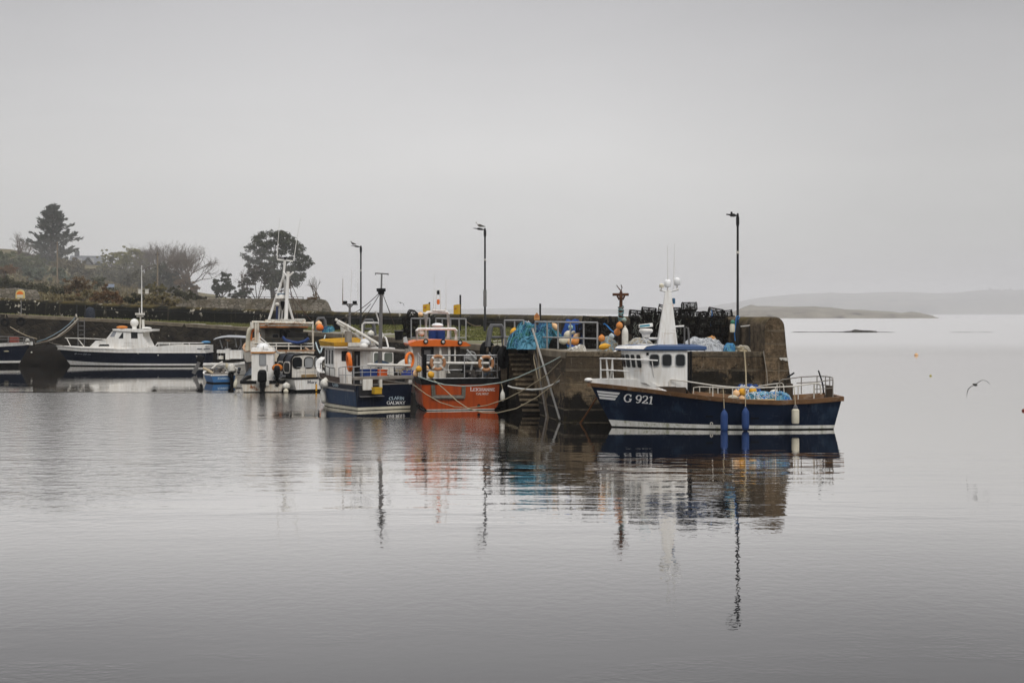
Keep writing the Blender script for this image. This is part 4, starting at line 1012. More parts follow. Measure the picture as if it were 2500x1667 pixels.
# ring buoys on the orange boat's rail, floats, fender
rg = 'faded ring buoys on the orange boat'
cdir = V((math.cos(math.radians(hdO)), math.sin(math.radians(hdO)), 0))
lifering('ring_buoy', 'faded orange ring buoy on the rail in front of the cabin door', P(1069, 885.5, 75.1), .35, .088, tanring, cdir, rg)
lifering('ring_buoy', 'faded orange ring buoy on the rail at the quayside corner', P(1187, 887, 75.1), .35, .088, tanring, cdir, rg)
buoy('buoy', 'round yellow buoy hanging at the left corner of the orange boat', P(1022.5, 901, 75.0), .165, yellow)
buoy('buoy', 'pale orange buoy below the round yellow one, between the two boats', P(1014.5, 912, 75.2), .15, buoypale, None, 1.25)
buoy('buoy', 'pale orange buoy behind the black corner post of the orange boat', P(1042, 901, 75.8), .13, buoypale, None, 1.3)
buoy('buoy', 'plump yellow buoy lying on the black stern rail of the orange boat', P(1052, 915, 74.9), .20, yellow, None, .85, (0, 60))
fender('fender', 'white sausage fender between the orange boat and the stairs', P(1227, 951, 74.7), .62, .125, buoywhite, None, P(1224, 936, 75))
# ================================================================== the navy boat beside it
cC = V((-6.81, 75.8, 0))
C = Boat('fishing_boat', 'small navy fishing boat with yellow cabin roof, CLARIN GALWAY on its stern', 'fishing boat', cC, 122, 7.0, 1.72,
         [(0, 1.36), (.25, 1.36), (.5, 1.42), (.75, 1.62), (.9, 1.86), (1, 2.0)], wlf=.93, rake=.40, tm=.46, pb=2.6, pw=2.2, st=.02)
C.hull(navydark, cream, (.03, lambda t: .17 + .06 * t), deckz=.7, deckm=greytimber, inner=mat('bulwark_brown', (.10, .065, .04), .7, (.06, .04, .03), 3))
C.strip('side_panel', lambda t: lerp(.22, .32, t), lambda t: 1.0 + .15 * t, navyworn, off=.004, nz=2, transom=False, t0=.01, t1=.9)
C.rail_band('rubbing_strake', lambda t: 1.0 + .18 * t ** 2, lambda t: 1.09 + .18 * t ** 2, mat('grey_rubbing_strake', (.30, .29, .28), .7, (.2, .18, .17), 3), .05, .0, transom=False, t0=.03)
C.rail_band('gunwale', lambda t: C.zs(t) - .02, lambda t: C.zs(t) + .03, greytimber, .04, .12)
C.strip('washboard', lambda t: C.zs(t) + .03, lambda t: C.zs(t) + .33, mat('brown_washboard', (.085, .06, .048), .7, (.05, .036, .03), 3), off=-.05, nz=1, transom=False, t0=.28, t1=.70)
C.strip('bow_bulwark', lambda t: C.zs(t) + .03, lambda t: C.zs(t) + lerp(.33, .58, sm(.66, .85, t)), offwhite, off=-.03, nz=2, transom=False, t0=.66, t1=1.0)
C.rail_band('bow_cap', lambda t: C.zs(t) + lerp(.30, .55, sm(.66, .85, t)), lambda t: C.zs(t) + lerp(.36, .61, sm(.66, .85, t)), white, .02, .34, t0=.64, t1=1.)
# hauling notch on the port half of the transom: dark panel painted as its shade, with boxes, and the grey rail plank above
a, b = ontr(C, 876, 938), ontr(C, 935, 966)
MB().bb((-.035, b.y, b.z), (-.01, a.y, a.z + .04)).build('hauling_notch', mat('recess_shade', (.018, .018, .02), .8), C.root, smooth=False)
MB().quad(V((-.04, a.y, b.z + .02)), V((-.04, b.y, b.z + .02)), V((-.25, b.y, b.z - .02)), V((-.25, a.y, b.z - .02))).build('notch_sill', greysteel, C.root, smooth=False)
a, b = ontr(C, 884, 926), ontr(C, 908, 952); MB().bb((-.12, b.y, b.z), (.2, a.y, a.z)).build('white_locker', offwhite, C.root, bevel=.02)
a, b = ontr(C, 925, 926), ontr(C, 932, 948); MB().bb((-.10, b.y, b.z), (.1, a.y, a.z)).build('white_post', offwhite, C.root, bevel=.02)
zp = ontr(C, 930, 922).z
pl_ = ontr(C, 862, 920).y; pr2 = ontr(C, 1009, 920).y
MB().bb((-.10, pr2, zp - .09), (.15, pl_, zp + .09)).build('rail_plank', greytimber, C.root, bevel=.02)
MB().bb((-.04, ontr(C, 1006, 930).y, 1.3), (.12, ontr(C, 998, 930).y, 1.62)).build('corner_post', offwhite, C.root, bevel=.03)
tp = [ontr(C, px, py, .02) for px, py in ((862, 896), (884, 894), (905, 894), (928, 895), (950, 896), (972, 897), (1005, 899))]
railing(C, 'stern_rail', tp, zp, steel, .024, (.5,))
ps = [C.S(t, 1.4, -.12) + V((0, 0, z)) for t, z in ((.06, .92), (.2, .88), (.32, .8))]
railing(C, 'side_rail', ps, 1.4, steel, .024, (.5,))
fr_ = [C.S(t, C.zs(t), -.15) + V((0, 0, .75)) for t in (.40, .50, .58, .66, .74)]
railing(C, 'side_rail', fr_, lambda p: 1.5, blackp, .02)
# wheelhouse
xa = 3.86
whC = [(xa, 1.12), (xa + 1.25, 1.12), (xa + 1.7, .62), (xa + 1.7, -.62), (xa + 1.25, -1.12), (xa, -1.12)]
zC0, zC1 = .7, C.l(817, 848.7, 79).z
wc = MB().ring([[V((x, y, z)) for x, y in whC] for z in (zC0, zC1)]).build('wheelhouse', white, C.root, smooth=False)
for k in range(3): window(wc, 'window', (xa + .25 + k * .38, 1.12, 2.72), (-1, 0, 0), (0, 0, 1), .24, .78, glass, None, .2)
zw = C.l(835, 869, 79).z
ya, yb = C.l(826, 869, 79).y, C.l(845, 869, 79).y
window(wc, 'window', (xa, (ya + yb) / 2 - .02, zw), (0, -1, 0), (0, 0, 1), abs(ya - yb), .56, glass, None, .12)
ya, yb = C.l(865, 860, 79).y, C.l(885.5, 860, 79).y
MB().bb((xa - .03, yb, .75), (xa - .002, ya, zC1 - .2)).build('door', mat('dark_doorway', (.012, .012, .014), .6), wc, smooth=False)
MB().bb((xa - .045, lerp(ya, yb, .62), 2.2), (xa - .035, lerp(ya, yb, .42), zC1 - .42)).build('door_pane', paleglass, wc, smooth=False)
rfc = [(xa - .35, 1.3), (xa + 1.4, 1.35), (xa + 2.0, .75), (xa + 2.0, -.75), (xa + 1.4, -1.3), (xa - .35, -1.3)]
MB().ring([[V((x, y, zC1)) for x, y in rfc], [V((x, y, zC1 + .09)) for x, y in rfc]]).build('roof', white, wc, smooth=False)
zy = zC1 + .09
def wallring(poly, z0, z1f, th, flare=.1):
    c_ = V((sum(p[0] for p in poly) / len(poly), sum(p[1] for p in poly) / len(poly), 0)); r_ = []
    for p in poly:
        p = V((p[0], p[1], 0)); d = (p - c_).normalized(); z1 = z1f(p) if callable(z1f) else z1f
        r_.append([p + V((0, 0, z0)), p + d * flare + V((0, 0, z1)), p + d * (flare - th) + V((0, 0, z1)), p - d * th + V((0, 0, z0))])
    return r_
yr_ = [(xa - .36, 1.28), (xa + 1.4, 1.33), (xa + 2.0, .75), (xa + 2.0, -.75), (xa + 1.4, -1.3), (xa + .3, -1.3)]
cz = lambda p: zy + lerp(.20, .46, max(0, min(1, (p.x - xa + .36) / 2.3 * .6 + (1.3 - p.y) / 2.6 * .4)))
MB().ring(wallring(yr_, zy, cz, .09)).build('roof_coaming', mat('yellow_coaming', (.58, .33, .025), .5, (.40, .21, .03), 2, .9), wc, smooth=False)
MB().ring(wallring([(xa - .37, 1.27), (xa - .37, .5)], zy, zy + .22, .09)).build('roof_coaming', MATS['yellow_coaming'], wc, smooth=False)
MB().bb((xa + .3, -.6, zy), (xa + 1.2, .5, zy + .18)).build('roof_gear', mat('brown_roof_gear', (.10, .05, .025), .8, (.04, .025, .015), 4), wc, bevel=.05)
MB().bb((xa - .42, -1.2, zy), (xa - .33, .48, zy + .20)).build('roof_edge', offwhite, wc, smooth=False)
# liferaft canister on the roof, gallows beam, mast, boom
MB().ell(C.l(893, 836, 79), (.42, .30, .24), 16, 10).build('raft_canister', mat('dome_gloss_white', (.82, .82, .81), .3), C.root); MB().ell(C.l(888, 845, 78.5), (.3, .22, .18), 14, 8).build('raft_canister', white, C.root)
gb0, gb1 = C.l(850, 852, 78.6), C.l(996, 858, 77.2)
MB().tube([gb0, gb0.lerp(gb1, .5) + V((0, 0, .02)), gb1], .10, 8).build('gallows_beam', greytimber, C.root)
q = C.l(993, 870, 77.2); MB().tube([V((q.x, q.y, .8)), V((q.x, q.y, gb1.z + .15))], .11, 8).build('gallows_post', greytimber, C.root)
q = C.l(862, 900, 77.5); MB().tube([V((q.x, q.y, .8)), V((q.x, q.y, C.l(862, 855, 77.5).z))], .07, 8).build('gallows_post', mat('dark_oak', (.05, .035, .022), .8), C.root)
MB().tube([C.l(897, 889.5, 76.6), C.l(1003, 892.5, 76.4)], .07, 8).build('white_spar', offwhite, C.root)
q = C.l(850.5, 815, 79.2); MB().bb((q.x - .16, q.y - .16, zy), (q.x + .16, q.y + .16, q.z + .15)).build('samson_post', greytimber, C.root, bevel=.03)
mst = MB().tube([C.l(927, 900, 78.4), C.l(928.5, 850, 78.4), C.l(931, 707, 78.4)], .13, 8, .09).tube([C.l(931, 707, 78.4), C.l(932, 668, 78.4)], .05, 6).tube([C.l(916.5, 667, 78.4), C.l(948, 669, 78.4)], .04, 6)
mst.tube([C.l(917, 666, 78.4), C.l(917, 671, 78.4)], .03, 5).tube([C.l(947.5, 667, 78.4), C.l(947.5, 672, 78.4)], .03, 5)
mo = mst.build('mast', greysteel, C.root)
MB().box(C.l(930.5, 708, 78.4), (.28, .42, .18)).box(C.l(930.5, 712, 78.4), (.2, .3, .3)).build('masthead_fitting', blackp, mo)
bo = MB().tube([C.l(819, 780, 79.5), C.l(878, 812, 79), C.l(926, 841, 78.4)], .08, 7).tube([C.l(822, 788, 79.7), C.l(868, 818, 79.3), C.l(905, 842, 79)], .06, 7).tube([C.l(845, 796, 79.5), C.l(850, 804, 79.5)], .08, 6)
bo.build('boom', offwhite, C.root)
def hoop2(b, pts, r, m, name='derrick_hoop'): MB().tube(pts, r, 7).build(name, m, b.root)
hoop2(C, [C.l(884, 842, 79), C.l(884.5, 792, 79), C.l(889, 788, 79), C.l(922, 788, 79), C.l(926, 791, 79), C.l(935, 822, 79)], .05, white)
hoop2(C, [C.l(917, 760, 79), C.l(927, 790, 79), C.l(933, 826, 78.5)], .045, white)
hoop2(C, [C.l(938, 822, 78), C.l(943, 826, 78), C.l(948, 848, 77.8)], .05, white)
r5 = random.Random(9)
stays = MB()
for a, b, sag in (((931, 710), (824, 781), .25), ((930, 712), (875, 800), .05), ((929, 714), (884, 785), .05), ((932, 712), (955, 770), .0), ((933, 712), (966, 800), .05), ((905, 742), (872, 776), .02)): stays.tube(sagged(C.l(*a, 78.4), C.l(*b, 79), sag, 8), .020, 4)
stays.build('rigging', mat('tarred_rope', (.07, .055, .04), .9), C.root)
lrm = MB().tube([C.l(845, 785, 79.5), C.l(838, 810, 79.4), C.l(832, 845, 79)], .012, 4).tube([C.l(868, 805, 79), C.l(858, 850, 79)], .012, 4).build('lashing', ropebeige, C.root)
fl2 = [MB().box(C.l(px, 741, 84), (.3, .5, .22)).build('flood_lamp', blackp, C.root) for px in ()]
sC = 75.6 / F
lettering('CLARIN', .17, lambda u, v: ontr(C, 968.5 + u / .0222, 975 - v / .0222, -.05), C.root, letterb, .8, 0, 'boat_name', gap=.03, arch=.22)
lettering('GALWAY', .18, lambda u, v: ontr(C, 967 + u / .0222, 987 - v / .0222, -.05), C.root, letterw, .85, 0, 'home_port', gap=.02)
def c_side(u, v):
    t = .345 + u / 7.0; return C.S(t, 1.18 + v, .012)
lettering('G106', .22, lambda u, v: c_side(-u, v), C.root, letterb, 1.0, 0, 'registration', gap=.02)
# loose gear of the navy boat
lifering('life_ring', 'orange horseshoe life ring hung beside the navy boat\'s cabin window', P(852.5, 884, 77.6), .44, .11, safety, (.97, .25, .1), None, False)
lifering('life_ring', 'orange life ring half hidden behind the navy boat\'s grey gallows post', P(1000, 879, 77.3), .38, .08, safety, (.9, -.45, 0), None, False)
def crate(name, label, c, d, m, rz=0., group=None):
    rt = thing(name, label, 'fish box', c, math.radians(rz), group); x, y, z = d
    MB().bb((-x / 2, -y / 2, 0), (x / 2, y / 2, .03)).bb((-x / 2, -y / 2, .03), (-x / 2 + .03, y / 2, z)).bb((x / 2 - .03, -y / 2, .03), (x / 2, y / 2, z)).bb((-x / 2 + .03, -y / 2, .03), (x / 2 - .03, -y / 2 + .03, z)).bb((-x / 2 + .03, y / 2 - .03, .03), (x / 2 - .03, y / 2, z)).build('box', m, rt, smooth=False)
    MB().bb((-x / 2 - .02, -y / 2 - .02, z - .07), (x / 2 + .02, -y / 2 - .002, z)).bb((-x / 2 - .02, y / 2 + .002, z - .07), (x / 2 + .02, y / 2 + .02, z)).build('rim', m, rt, smooth=False)
    return rt
fbx = 'fish boxes on the boats'
crate('fish_box', 'blue fish box behind the navy boat\'s stern rail, beside the orange one', P(900, 920, 76.6), (.78, .48, .42), bluepl, 32, fbx)
crate('fish_box', 'orange fish box behind the navy boat\'s stern rail', P(930.5, 920, 76.8), (.52, .45, .40), crateor, 32, fbx)
crate('fish_box', 'second blue fish box, at the starboard corner of the navy boat', P(996, 921, 77.2), (.6, .4, .38), mat('bright_blue_plastic', (.03, .06, .35), .45), 32, fbx)
crate('fish_box', 'yellow fish box in the notch of the navy boat\'s stern', P(920, 961, 75.0), (.42, .34, .34), mat('yellow_crate', (.55, .33, .02), .5, (.4, .22, .02)), 32, fbx)
buoy('buoy', 'big white round buoy on the navy boat\'s bow', P(795, 936, 78.0), .30, buoywhite, None, .95)
fender('fender', 'long white fender hanging low on the navy boat\'s bow', P(787, 947, 78.2), .86, .15, buoywhite, None, P(793, 930, 78.6), tilt=-6)
hp = MB(); 
for k in range(14):
    c = P(r5.uniform(963, 1000), r5.uniform(902, 908), r5.uniform(77, 78)); hp.tube(sagged(c, c + V((r5.uniform(-.5, .5), r5.uniform(-.3, .3), r5.uniform(-.1, .15))), .1, 6), .03, 4)
tag(hp.build('rope_heap', ropebeige), 'tangle of old rope piled on the navy boat\'s stern', 'rope')
tag(MB().ell(P(985, 893, 78.3), (.55, .3, .32), 14, 8, rotm('Y', -35)).build('tarpaulin', offwhite), 'white tarpaulin bundle lying behind the navy boat\'s stern rail', 'tarpaulin')
# ================================================================== white outboard boat with a tall cuddy
D1 = 92.3
Wb = Boat('motor_boat', 'small white motor boat with tall box cuddy and black outboard, stern to the viewer', 'motor boat', G(641, D1, 0), 96, 4.9, 1.42,
          [(0, .74), (.4, .78), (.75, .95), (1, 1.2)], wlf=.86, rake=.4, tm=.4, pb=2.2, pw=1.8, st=.02, hollow=.8)
Wb.hull(rustwhite, None, (.05, .05), deckz=.45, deckm=offwhite, inner=offwhite)
Wb.rail_band('gunwale', lambda t: Wb.zs(t) - .17, lambda t: Wb.zs(t) + .02, blackp, .045, .1)
a, b = ontr(Wb, 626, 925), ontr(Wb, 657, 940)
MB().bb((-.07, b.y, .42), (.1, a.y, .80)).build('transom_well', offwhite, Wb.root, smooth=False)
xw = .75
ya, yb = Wb.l(614.5, 900, D1 + .75).y, Wb.l(667.5, 900, D1 + .75).y
zr = Wb.l(640, 862, D1 + .75).z
cw = MB().ring([[V((xw, ya, .4)), V((xw, yb, .4)), V((xw + 1.5, yb, .4)), V((xw + 1.5, ya, .4))], [V((xw, ya, zr)), V((xw, yb, zr)), V((xw + 1.3, yb, zr)), V((xw + 1.3, ya, zr))]]).build('cuddy', white, Wb.root, smooth=False)
q0, q1 = Wb.l(633.5, 864.5, D1 + .7), Wb.l(649, 892, D1 + .7)
window(cw, 'window', (xw, (q0.y + q1.y) / 2, (q0.z + q1.z) / 2), (0, -1, 0), (0, 0, 1), abs(q0.y - q1.y), q0.z - q1.z, paleglass, greysteel, .12, fw=.02)
MB().bb((xw - .03, Wb.l(651, 880, D1).y, 1.35), (xw - .004, Wb.l(649.5, 880, D1).y, 1.75)).build('door_handle', blackp, cw, smooth=False)
MB().bb((xw - .012, Wb.l(656, 880, D1).y, .9), (xw - .002, Wb.l(627, 880, D1).y, .93)).build('door_seam', offwhite, cw, smooth=False)
MB().bb((xw - .10, yb - .06, zr), (xw + 1.45, ya + .06, zr + .09)).build('roof_trim', mat('orange_trim', (.50, .20, .03), .5, (.4, .15, .03)), cw, smooth=False)
rw = MB().ring([[V((xw - .1, ya + .05, zr + .09)), V((xw - .1, yb - .05, zr + .09)), V((xw + 1.5, yb - .05, zr + .09)), V((xw + 1.5, ya + .05, zr + .09))], [V((xw - .02, ya - .02, zr + .36)), V((xw - .02, yb + .02, zr + .36)), V((xw + 1.4, yb + .02, zr + .36)), V((xw + 1.4, ya - .02, zr + .36))]]).build('roof', white, cw, smooth=False)
q = Wb.l(641, 845, D1 + 1.2); MB().ell(q + V((.2, 0, -.05)), (.6, .40, .28), 16, 8).build('roof_raft', mat('dome_gloss_white', (.82, .82, .81), .3), Wb.root)
mb = MB().tube([Wb.l(630, 858, D1 + .7), Wb.l(630, 846, D1 + .7)], .02, 5).tube([Wb.l(643, 858, D1 + .7), Wb.l(643, 844, D1 + .7)], .02, 5).tube([Wb.l(628, 853, D1 + .7), Wb.l(655, 853, D1 + .7)], .02, 5).build('roof_rail', steel, Wb.root)
MB().tube([Wb.l(632, 852, D1 + 1), Wb.l(633.5, 812, D1 + 1)], .03, 5).tube([Wb.l(632, 830, D1 + 1), Wb.l(660, 848, D1 + 1.5), Wb.l(716, 888, D1 + 6)], .045, 6).tube([Wb.l(634, 822, D1 + 1), Wb.l(666, 850, D1 + 1.6), Wb.l(719, 885, D1 + 6)], .03, 6).build('rod_poles', white, Wb.root)
def outboard(b, c, s, m, cowl2=None, tilt=0., leg=1.0, name='outboard_motor'):
    """c: clamp point on the transom, boat frame"""
    rt = thing(name, None, None); rt.parent = b.root; rt.location = c; rt.rotation_euler = (0, math.radians(tilt), 0); rt.scale = (s, s, s)
    del_ = rt
    MB().ring([[V((x * k - .22, y * k, z)) for x, y in ((.22, .10), (.18, .17), (-.2, .19), (-.3, .12), (-.3, -.12), (-.2, -.19), (.18, -.17), (.22, -.10))] for z, k in ((.0, .8), (.06, 1), (.30, 1.0), (.42, .92), (.50, .6))]).build('cowl', m, rt)
    MB().ring([[V((x - .2, y, z)) for x, y in ((.12, w), (-.14, w), (-.14, -w), (.12, -w))] for z, w in ((.02, .12), (-.3, .09), (-leg, .06))]).build('leg', cowl2 or m, rt)
    MB().bb((-.42, -.12, -leg + .32), (-.02, .12, -leg + .345)).build('cavitation_plate', cowl2 or m, rt, smooth=False)
    MB().bb((-.12, -.13, -.25), (.06, .13, .05)).build('clamp_bracket', blackp, rt, smooth=False)
    return rt
q = ontr(Wb, 641.5, 936); outboard(Wb, (-.02, q.y, .70), 1.55, blackp, blackp, 0, .75)
cm = MB(); mgn = 10
rg = []
for i in range(mgn + 1):
    u = i / mgn; x_ = lerp(.9, 3.6, u); yo = Wb.S(x_ / 4.9, .8, -.05).y
    rg.append([V((x_, yo, lerp(.86, 1.0, u))), V((x_, lerp(ya, yo, .75), lerp(1.15, 1.15, u))), V((x_, lerp(ya, yo, .35), lerp(1.45, 1.3, u))), V((x_, ya, lerp(1.72, 1.4, u)))])
cm.ring(rg, cap=False, closed=False).build('spray_canopy', mat('blue_white_canopy', (.50, .58, .68), .6, (.10, .20, .42), 2.2, .9), Wb.root)
r6 = random.Random(21)
gm = MB()
for k in range(18):
    c = Wb.l(r6.uniform(666, 692), r6.uniform(910, 925), D1 + r6.uniform(.4, 1.6)); gm.box(c, [r6.uniform(.1, .28) for _ in range(3)], rotm('Z', r6.uniform(0, 90)))
gm.build('cockpit_gear', mat('mixed_pale_gear', (.35, .34, .33), .7, (.08, .10, .14), 3, .95, c3=(.02, .02, .02), s3=3), Wb.root, smooth=False)
aux = outboard(Wb, tuple(Wb.l(677, 910, D1 + .2)), 1.1, blackp, blackp, -18, .95)
MB().ell(Wb.l(677, 898, D1 + .3), (.30, .36, .26), 14, 8).build('engine_cover', mat('orange_cover_cloth', (.48, .15, .02), .8, (.30, .09, .02), 4), Wb.root)
MB().bb(tuple(ontr(Wb, 680, 940) + V((-.06, 0, 0))), tuple(ontr(Wb, 674, 934) + V((-.02, 0, 0)))).build('transom_bracket', mat('dark_oak', (.05, .035, .022), .8), Wb.root, smooth=False)
fender('fender', 'long pale fender on the left side of the white cuddy boat', P(577, 925, 92.5), .62, .12, cream, None, P(579, 920, 92.8), tilt=10)
buoy('buoy', 'fat white buoy between the two little white boats', P(699, 942.5, 92.2), .27, buoywhite, None, .82)
buoy('buoy', 'small white buoy half under the fat one, touching the water', P(698, 955, 92.0), .17, cream, None, .9)
# ================================================================== white cabin boat with a dark-framed canopy
D2 = 92.0
Mb = Boat('cabin_boat', 'small white boat with dark-framed canopy windows, between the cuddy boat and the navy boat', 'cabin boat', G(758, D2 + .9, 0), 128, 4.6, 1.25,
          [(0, .92), (.4, .94), (.75, 1.1), (1, 1.35)], wlf=.80, rake=.4, tm=.4, pb=2.2, pw=1.8, st=.02, hollow=.7)
Mb.hull(white, None, (.16, .16), deckz=.45, deckm=offwhite, inner=offwhite)
Mb.rail_band('gunwale', lambda t: Mb.zs(t) - .07, lambda t: Mb.zs(t) + .03, blackp, .05, .1)
lettering('Mary', .22, lambda u, v: ontr(Mb, 762 + u / .0268, 936 - v / .0268, -.012), Mb.root, letterk, 1.0, 0, 'boat_name', gap=.03)
zc0, zc1 = Mb.zs(.3), Mb.l(745, 864, D2 + 1).z
cx0, cx1 = .7, 2.7
hw0, hw1 = 1.05, .95
ribs = MB()
for x_, w in ((cx0, hw0), ((cx0 + cx1) / 2, hw0), (cx1, hw1)):
    ribs.tube([V((x_, w, zc0)), V((x_, w * .98, zc1 - .35)), V((x_, w * .8, zc1 - .08)), V((x_, 0, zc1)), V((x_, -w * .8, zc1 - .08)), V((x_, -w * .98, zc1 - .35)), V((x_, -w, zc0))], .055, 6)
for w, z_ in ((hw0, zc0 + .06), (-hw0, zc0 + .06)): ribs.tube([V((cx0, w, z_)), V((cx1, w * .92, z_))], .05, 6)
ribs.build('canopy_frame', blackp, Mb.root)
sec = lambda x_, w: [V((x_, w, zc0)), V((x_, w * .98, zc1 - .35)), V((x_, w * .8, zc1 - .08)), V((x_, 0, zc1)), V((x_, -w * .8, zc1 - .08)), V((x_, -w * .98, zc1 - .35)), V((x_, -w, zc0))]
MB().ring([sec(cx0, hw0 - .02), sec(cx1, hw1 - .02)], cap=False, closed=False).build('canopy_top', mat('dark_canopy_cloth', (.03, .035, .045), .7, (.05, .05, .06)), Mb.root)
bkh = MB(); s_ = sec(cx0 + .03, hw0 - .02); bkh.add(s_, [tuple(range(len(s_)))]); bk_ = bkh.build('aft_bulkhead', offwhite, Mb.root, smooth=False)
for yc, ww in ((.58, .62), (-.28, .62), (-.85, .2)):
    window(bk_, 'window', (cx0 + .02, yc, lerp(zc0, zc1, .62)), (0, -1, 0), (0, 0, 1), ww, .66, glass if yc > 0 else paleglass, blackp, .35, fw=.05)
for k in range(2): window(Mb.root, 'side_window', (lerp(cx0, cx1, .27 + .46 * k), hw0 - .012 - .05 * k, lerp(zc0, zc1, .42)), (-1, 0, 0), (0, 0, 1), .72, .62, glass, offwhite, .3, fw=.08)
MB().tube([V((.02, 1.0, .95)), V((.02, 1.0, 1.62)), V((.02, -1.0, 1.62)), V((.02, -1.0, .95))], .02, 5).tube([V((.02, .35, .95)), V((.02, .35, 1.62))], .018, 5).tube([V((.02, -.35, .95)), V((.02, -.35, 1.62))], .018, 5).tube([V((.02, 1.0, 1.3)), V((.02, -1.0, 1.3))], .016, 5).build('stern_rail', steel, Mb.root)
MB().bb((.25, -.6, .45), (.6, .35, 1.12)).build('bait_board', mat('tan_board', (.36, .25, .12), .7, (.25, .17, .08)), Mb.root, bevel=.02)
q = ontr(Mb, 772, 946); MB().bb((-.05, q.y - .05, .05), (-.01, q.y + .05, .5)).build('yellow_marker', yellow, Mb.root, smooth=False)
# ================================================================== rusty white trawler with mast
D3 = 101.5
T = Boat('trawler', 'rust-streaked white trawler with tall white mast and orange cabin roof edge, behind the small boats', 'trawler', G(690, D3, 0), 105, 10.5, 2.35,
         [(0, 2.45), (.3, 2.3), (.6, 2.5), (.85, 3.1), (1, 3.5)], wlf=.92, rake=.4, tm=.5, pb=2.4, pw=2.0, st=.04)
T.hull(mat('trawler_dark_hull', (.014, .016, .020), .5, (.05, .025, .012), 2, .7, c3=(.18, .07, .02), s3=1.4), None, (.05, .05), deckz=1.7, deckm=greytimber, inner=rustwhite, top=.78)
T.strip('bulwark_outside', lambda t: T.zs(t) - .78, lambda t: T.zs(t), rustwhite, off=.0, nz=2)
T.rail_band('rubbing_band', lambda t: T.zs(t) - .86, lambda t: T.zs(t) - .76, blackp, .06, .0)
T.rail_band('gunwale', lambda t: T.zs(t) - .03, lambda t: T.zs(t) + .05, mat('rust_orange_rail', (.38, .17, .06), .8, (.5, .45, .36), 3, .9), .04, .12)
tl = lambda px, py, dd=0: T.l(px, py, D3 + dd)
mb = MB()
zr_ = [tl(px, py, .1).z for px, py in ((690, 836), (690, 848))]
yl_, yr2 = tl(612, 840).y, tl(768, 840).y
for z_ in (tl(690, 837).z, tl(690, 844).z): mb.tube([V((.1, yl_, z_)), V((.1, yr2, z_ - .06))], .05, 6)
for k in range(6): y = lerp(yl_, yr2, k / 5); mb.tube([V((.1, y, 2.4)), V((.1, y, tl(690, 837).z))], .045, 6)
mb.build('stern_rail', offwhite, T.root)
# stern gantry
def gpost(px, dx): q = T.l(px, 800, D3); return [V((dx, q.y, 1.7)), V((dx, q.y, tl(690, 784).z))]
gm_ = MB()
for px in (623, 629): gm_.tube(gpost(px, .2), .075, 8)
for px in (767,): gm_.tube(gpost(px, .2), .065, 8)
for px in (652, 746): q = tl(px, 790); gm_.tube([V((.5, q.y, tl(690, 797).z)), V((.5, q.y, tl(690, 780).z))], .12, 8)
zg = tl(690, 786).z
gm_.tube([V((.2, tl(614, 786).y, zg)), V((.2, tl(768, 786).y, zg - .1))], .085, 8); gm_.tube([V((.35, tl(616, 794).y, tl(690, 794).z)), V((.35, tl(764, 794).y, tl(690, 795).z))], .07, 6)
gm_.tube([V((.2, tl(614, 786).y, zg)), V((.2, tl(614, 792).y, zg - .45))], .13, 8)
gm_.build('gantry', rustwhite, T.root)
pm = MB(); pm.tube([T.l(604, 856, D3 + .5), T.l(606, 822, D3 + .5), T.l(609, 805, D3 + .5), T.l(616, 798, D3 + .5), T.l(628, 797, D3 + .7)], .16, 10); pm.build('net_chute', cream, T.root)
MB().tube([T.l(611, 830, D3 + .9), T.l(613, 810, D3 + .9), T.l(620, 803, D3 + .9)], .12, 8).build('orange_hose', safety, T.root)
# wheelhouse
xq = 3.2
w0, w1 = T.l(645, 850, D3 + xq).y, T.l(742, 850, D3 + xq).y
z0, z1 = 1.7, T.l(690, 803, D3 + xq).z
hw = MB().bb((xq, w1, z0), (xq + 3.2, w0, z1)).build('wheelhouse', mat('grimy_white', (.17, .155, .13), .75, (.06, .05, .036), 1.6, .9), T.root, smooth=False)
MB().bb((xq - .5, w1 - .25, z1), (xq + 3.6, w0 + .35, z1 + .16)).build('roof', mat('dark_eaves', (.05, .045, .04), .7), hw, smooth=False)
MB().bb((xq - .56, w1 - .3, z1 + .10), (xq - .44, w0 + .4, z1 + .40)).build('roof_edge', mat('rust_orange_edge', (.42, .15, .04), .7, (.25, .09, .03), 3, .9), hw, smooth=False)
for px, py, ww, hh in ((672, 822, .42, .35), (700, 816, .5, .7)):
    q = T.l(px, py, D3 + xq); window(hw, 'window', (xq, q.y, q.z), (0, -1, 0), (0, 0, 1), ww, hh, glass, greysteel, .35, fw=.06)
q0, q1 = T.l(710, 806, D3 + xq), T.l(722, 848, D3 + xq); MB().bb((xq - .02, q1.y, z0), (xq - .004, q0.y, q0.z)).build('door', mat('shaded_grey_paint', (.16, .155, .145), .7), hw, smooth=False)
q0 = T.l(686, 806, D3 + xq - .1); MB().tube([V((xq - .1, q0.y, z0)), V((xq - .1, q0.y, z1))], .10, 8).build('cable_pipe', blackp, hw)
MB().bb((xq - 1.0, T.l(690, 830, D3 + 2).y, z0), (xq - .15, T.l(655, 830, D3 + 2).y, z0 + 1.35)).build('winch_casing', mat('grey_winch', (.13, .125, .115), .7, (.07, .06, .05)), T.root, bevel=.15)
MB().tube([T.l(648, 838, D3 + 1.6), T.l(742, 838, D3 + 1.3)], .42, 12).build('stern_shade_roll', mat('stern_shade_dark', (.012, .014, .013), .9, (.05, .035, .02), 4, .8), T.root)  # added dark roll, stands in for the shade inside the trawler's stern
MB().bb(tuple(T.l(752, 848, D3 + 2)), tuple(T.l(700, 812, D3 + 2.4))).build('shelter_shade', mat('shelter_shade', (.014, .013, .012), .8), T.root, smooth=False)  # solid dark block painted as the shade of the opening under the roof
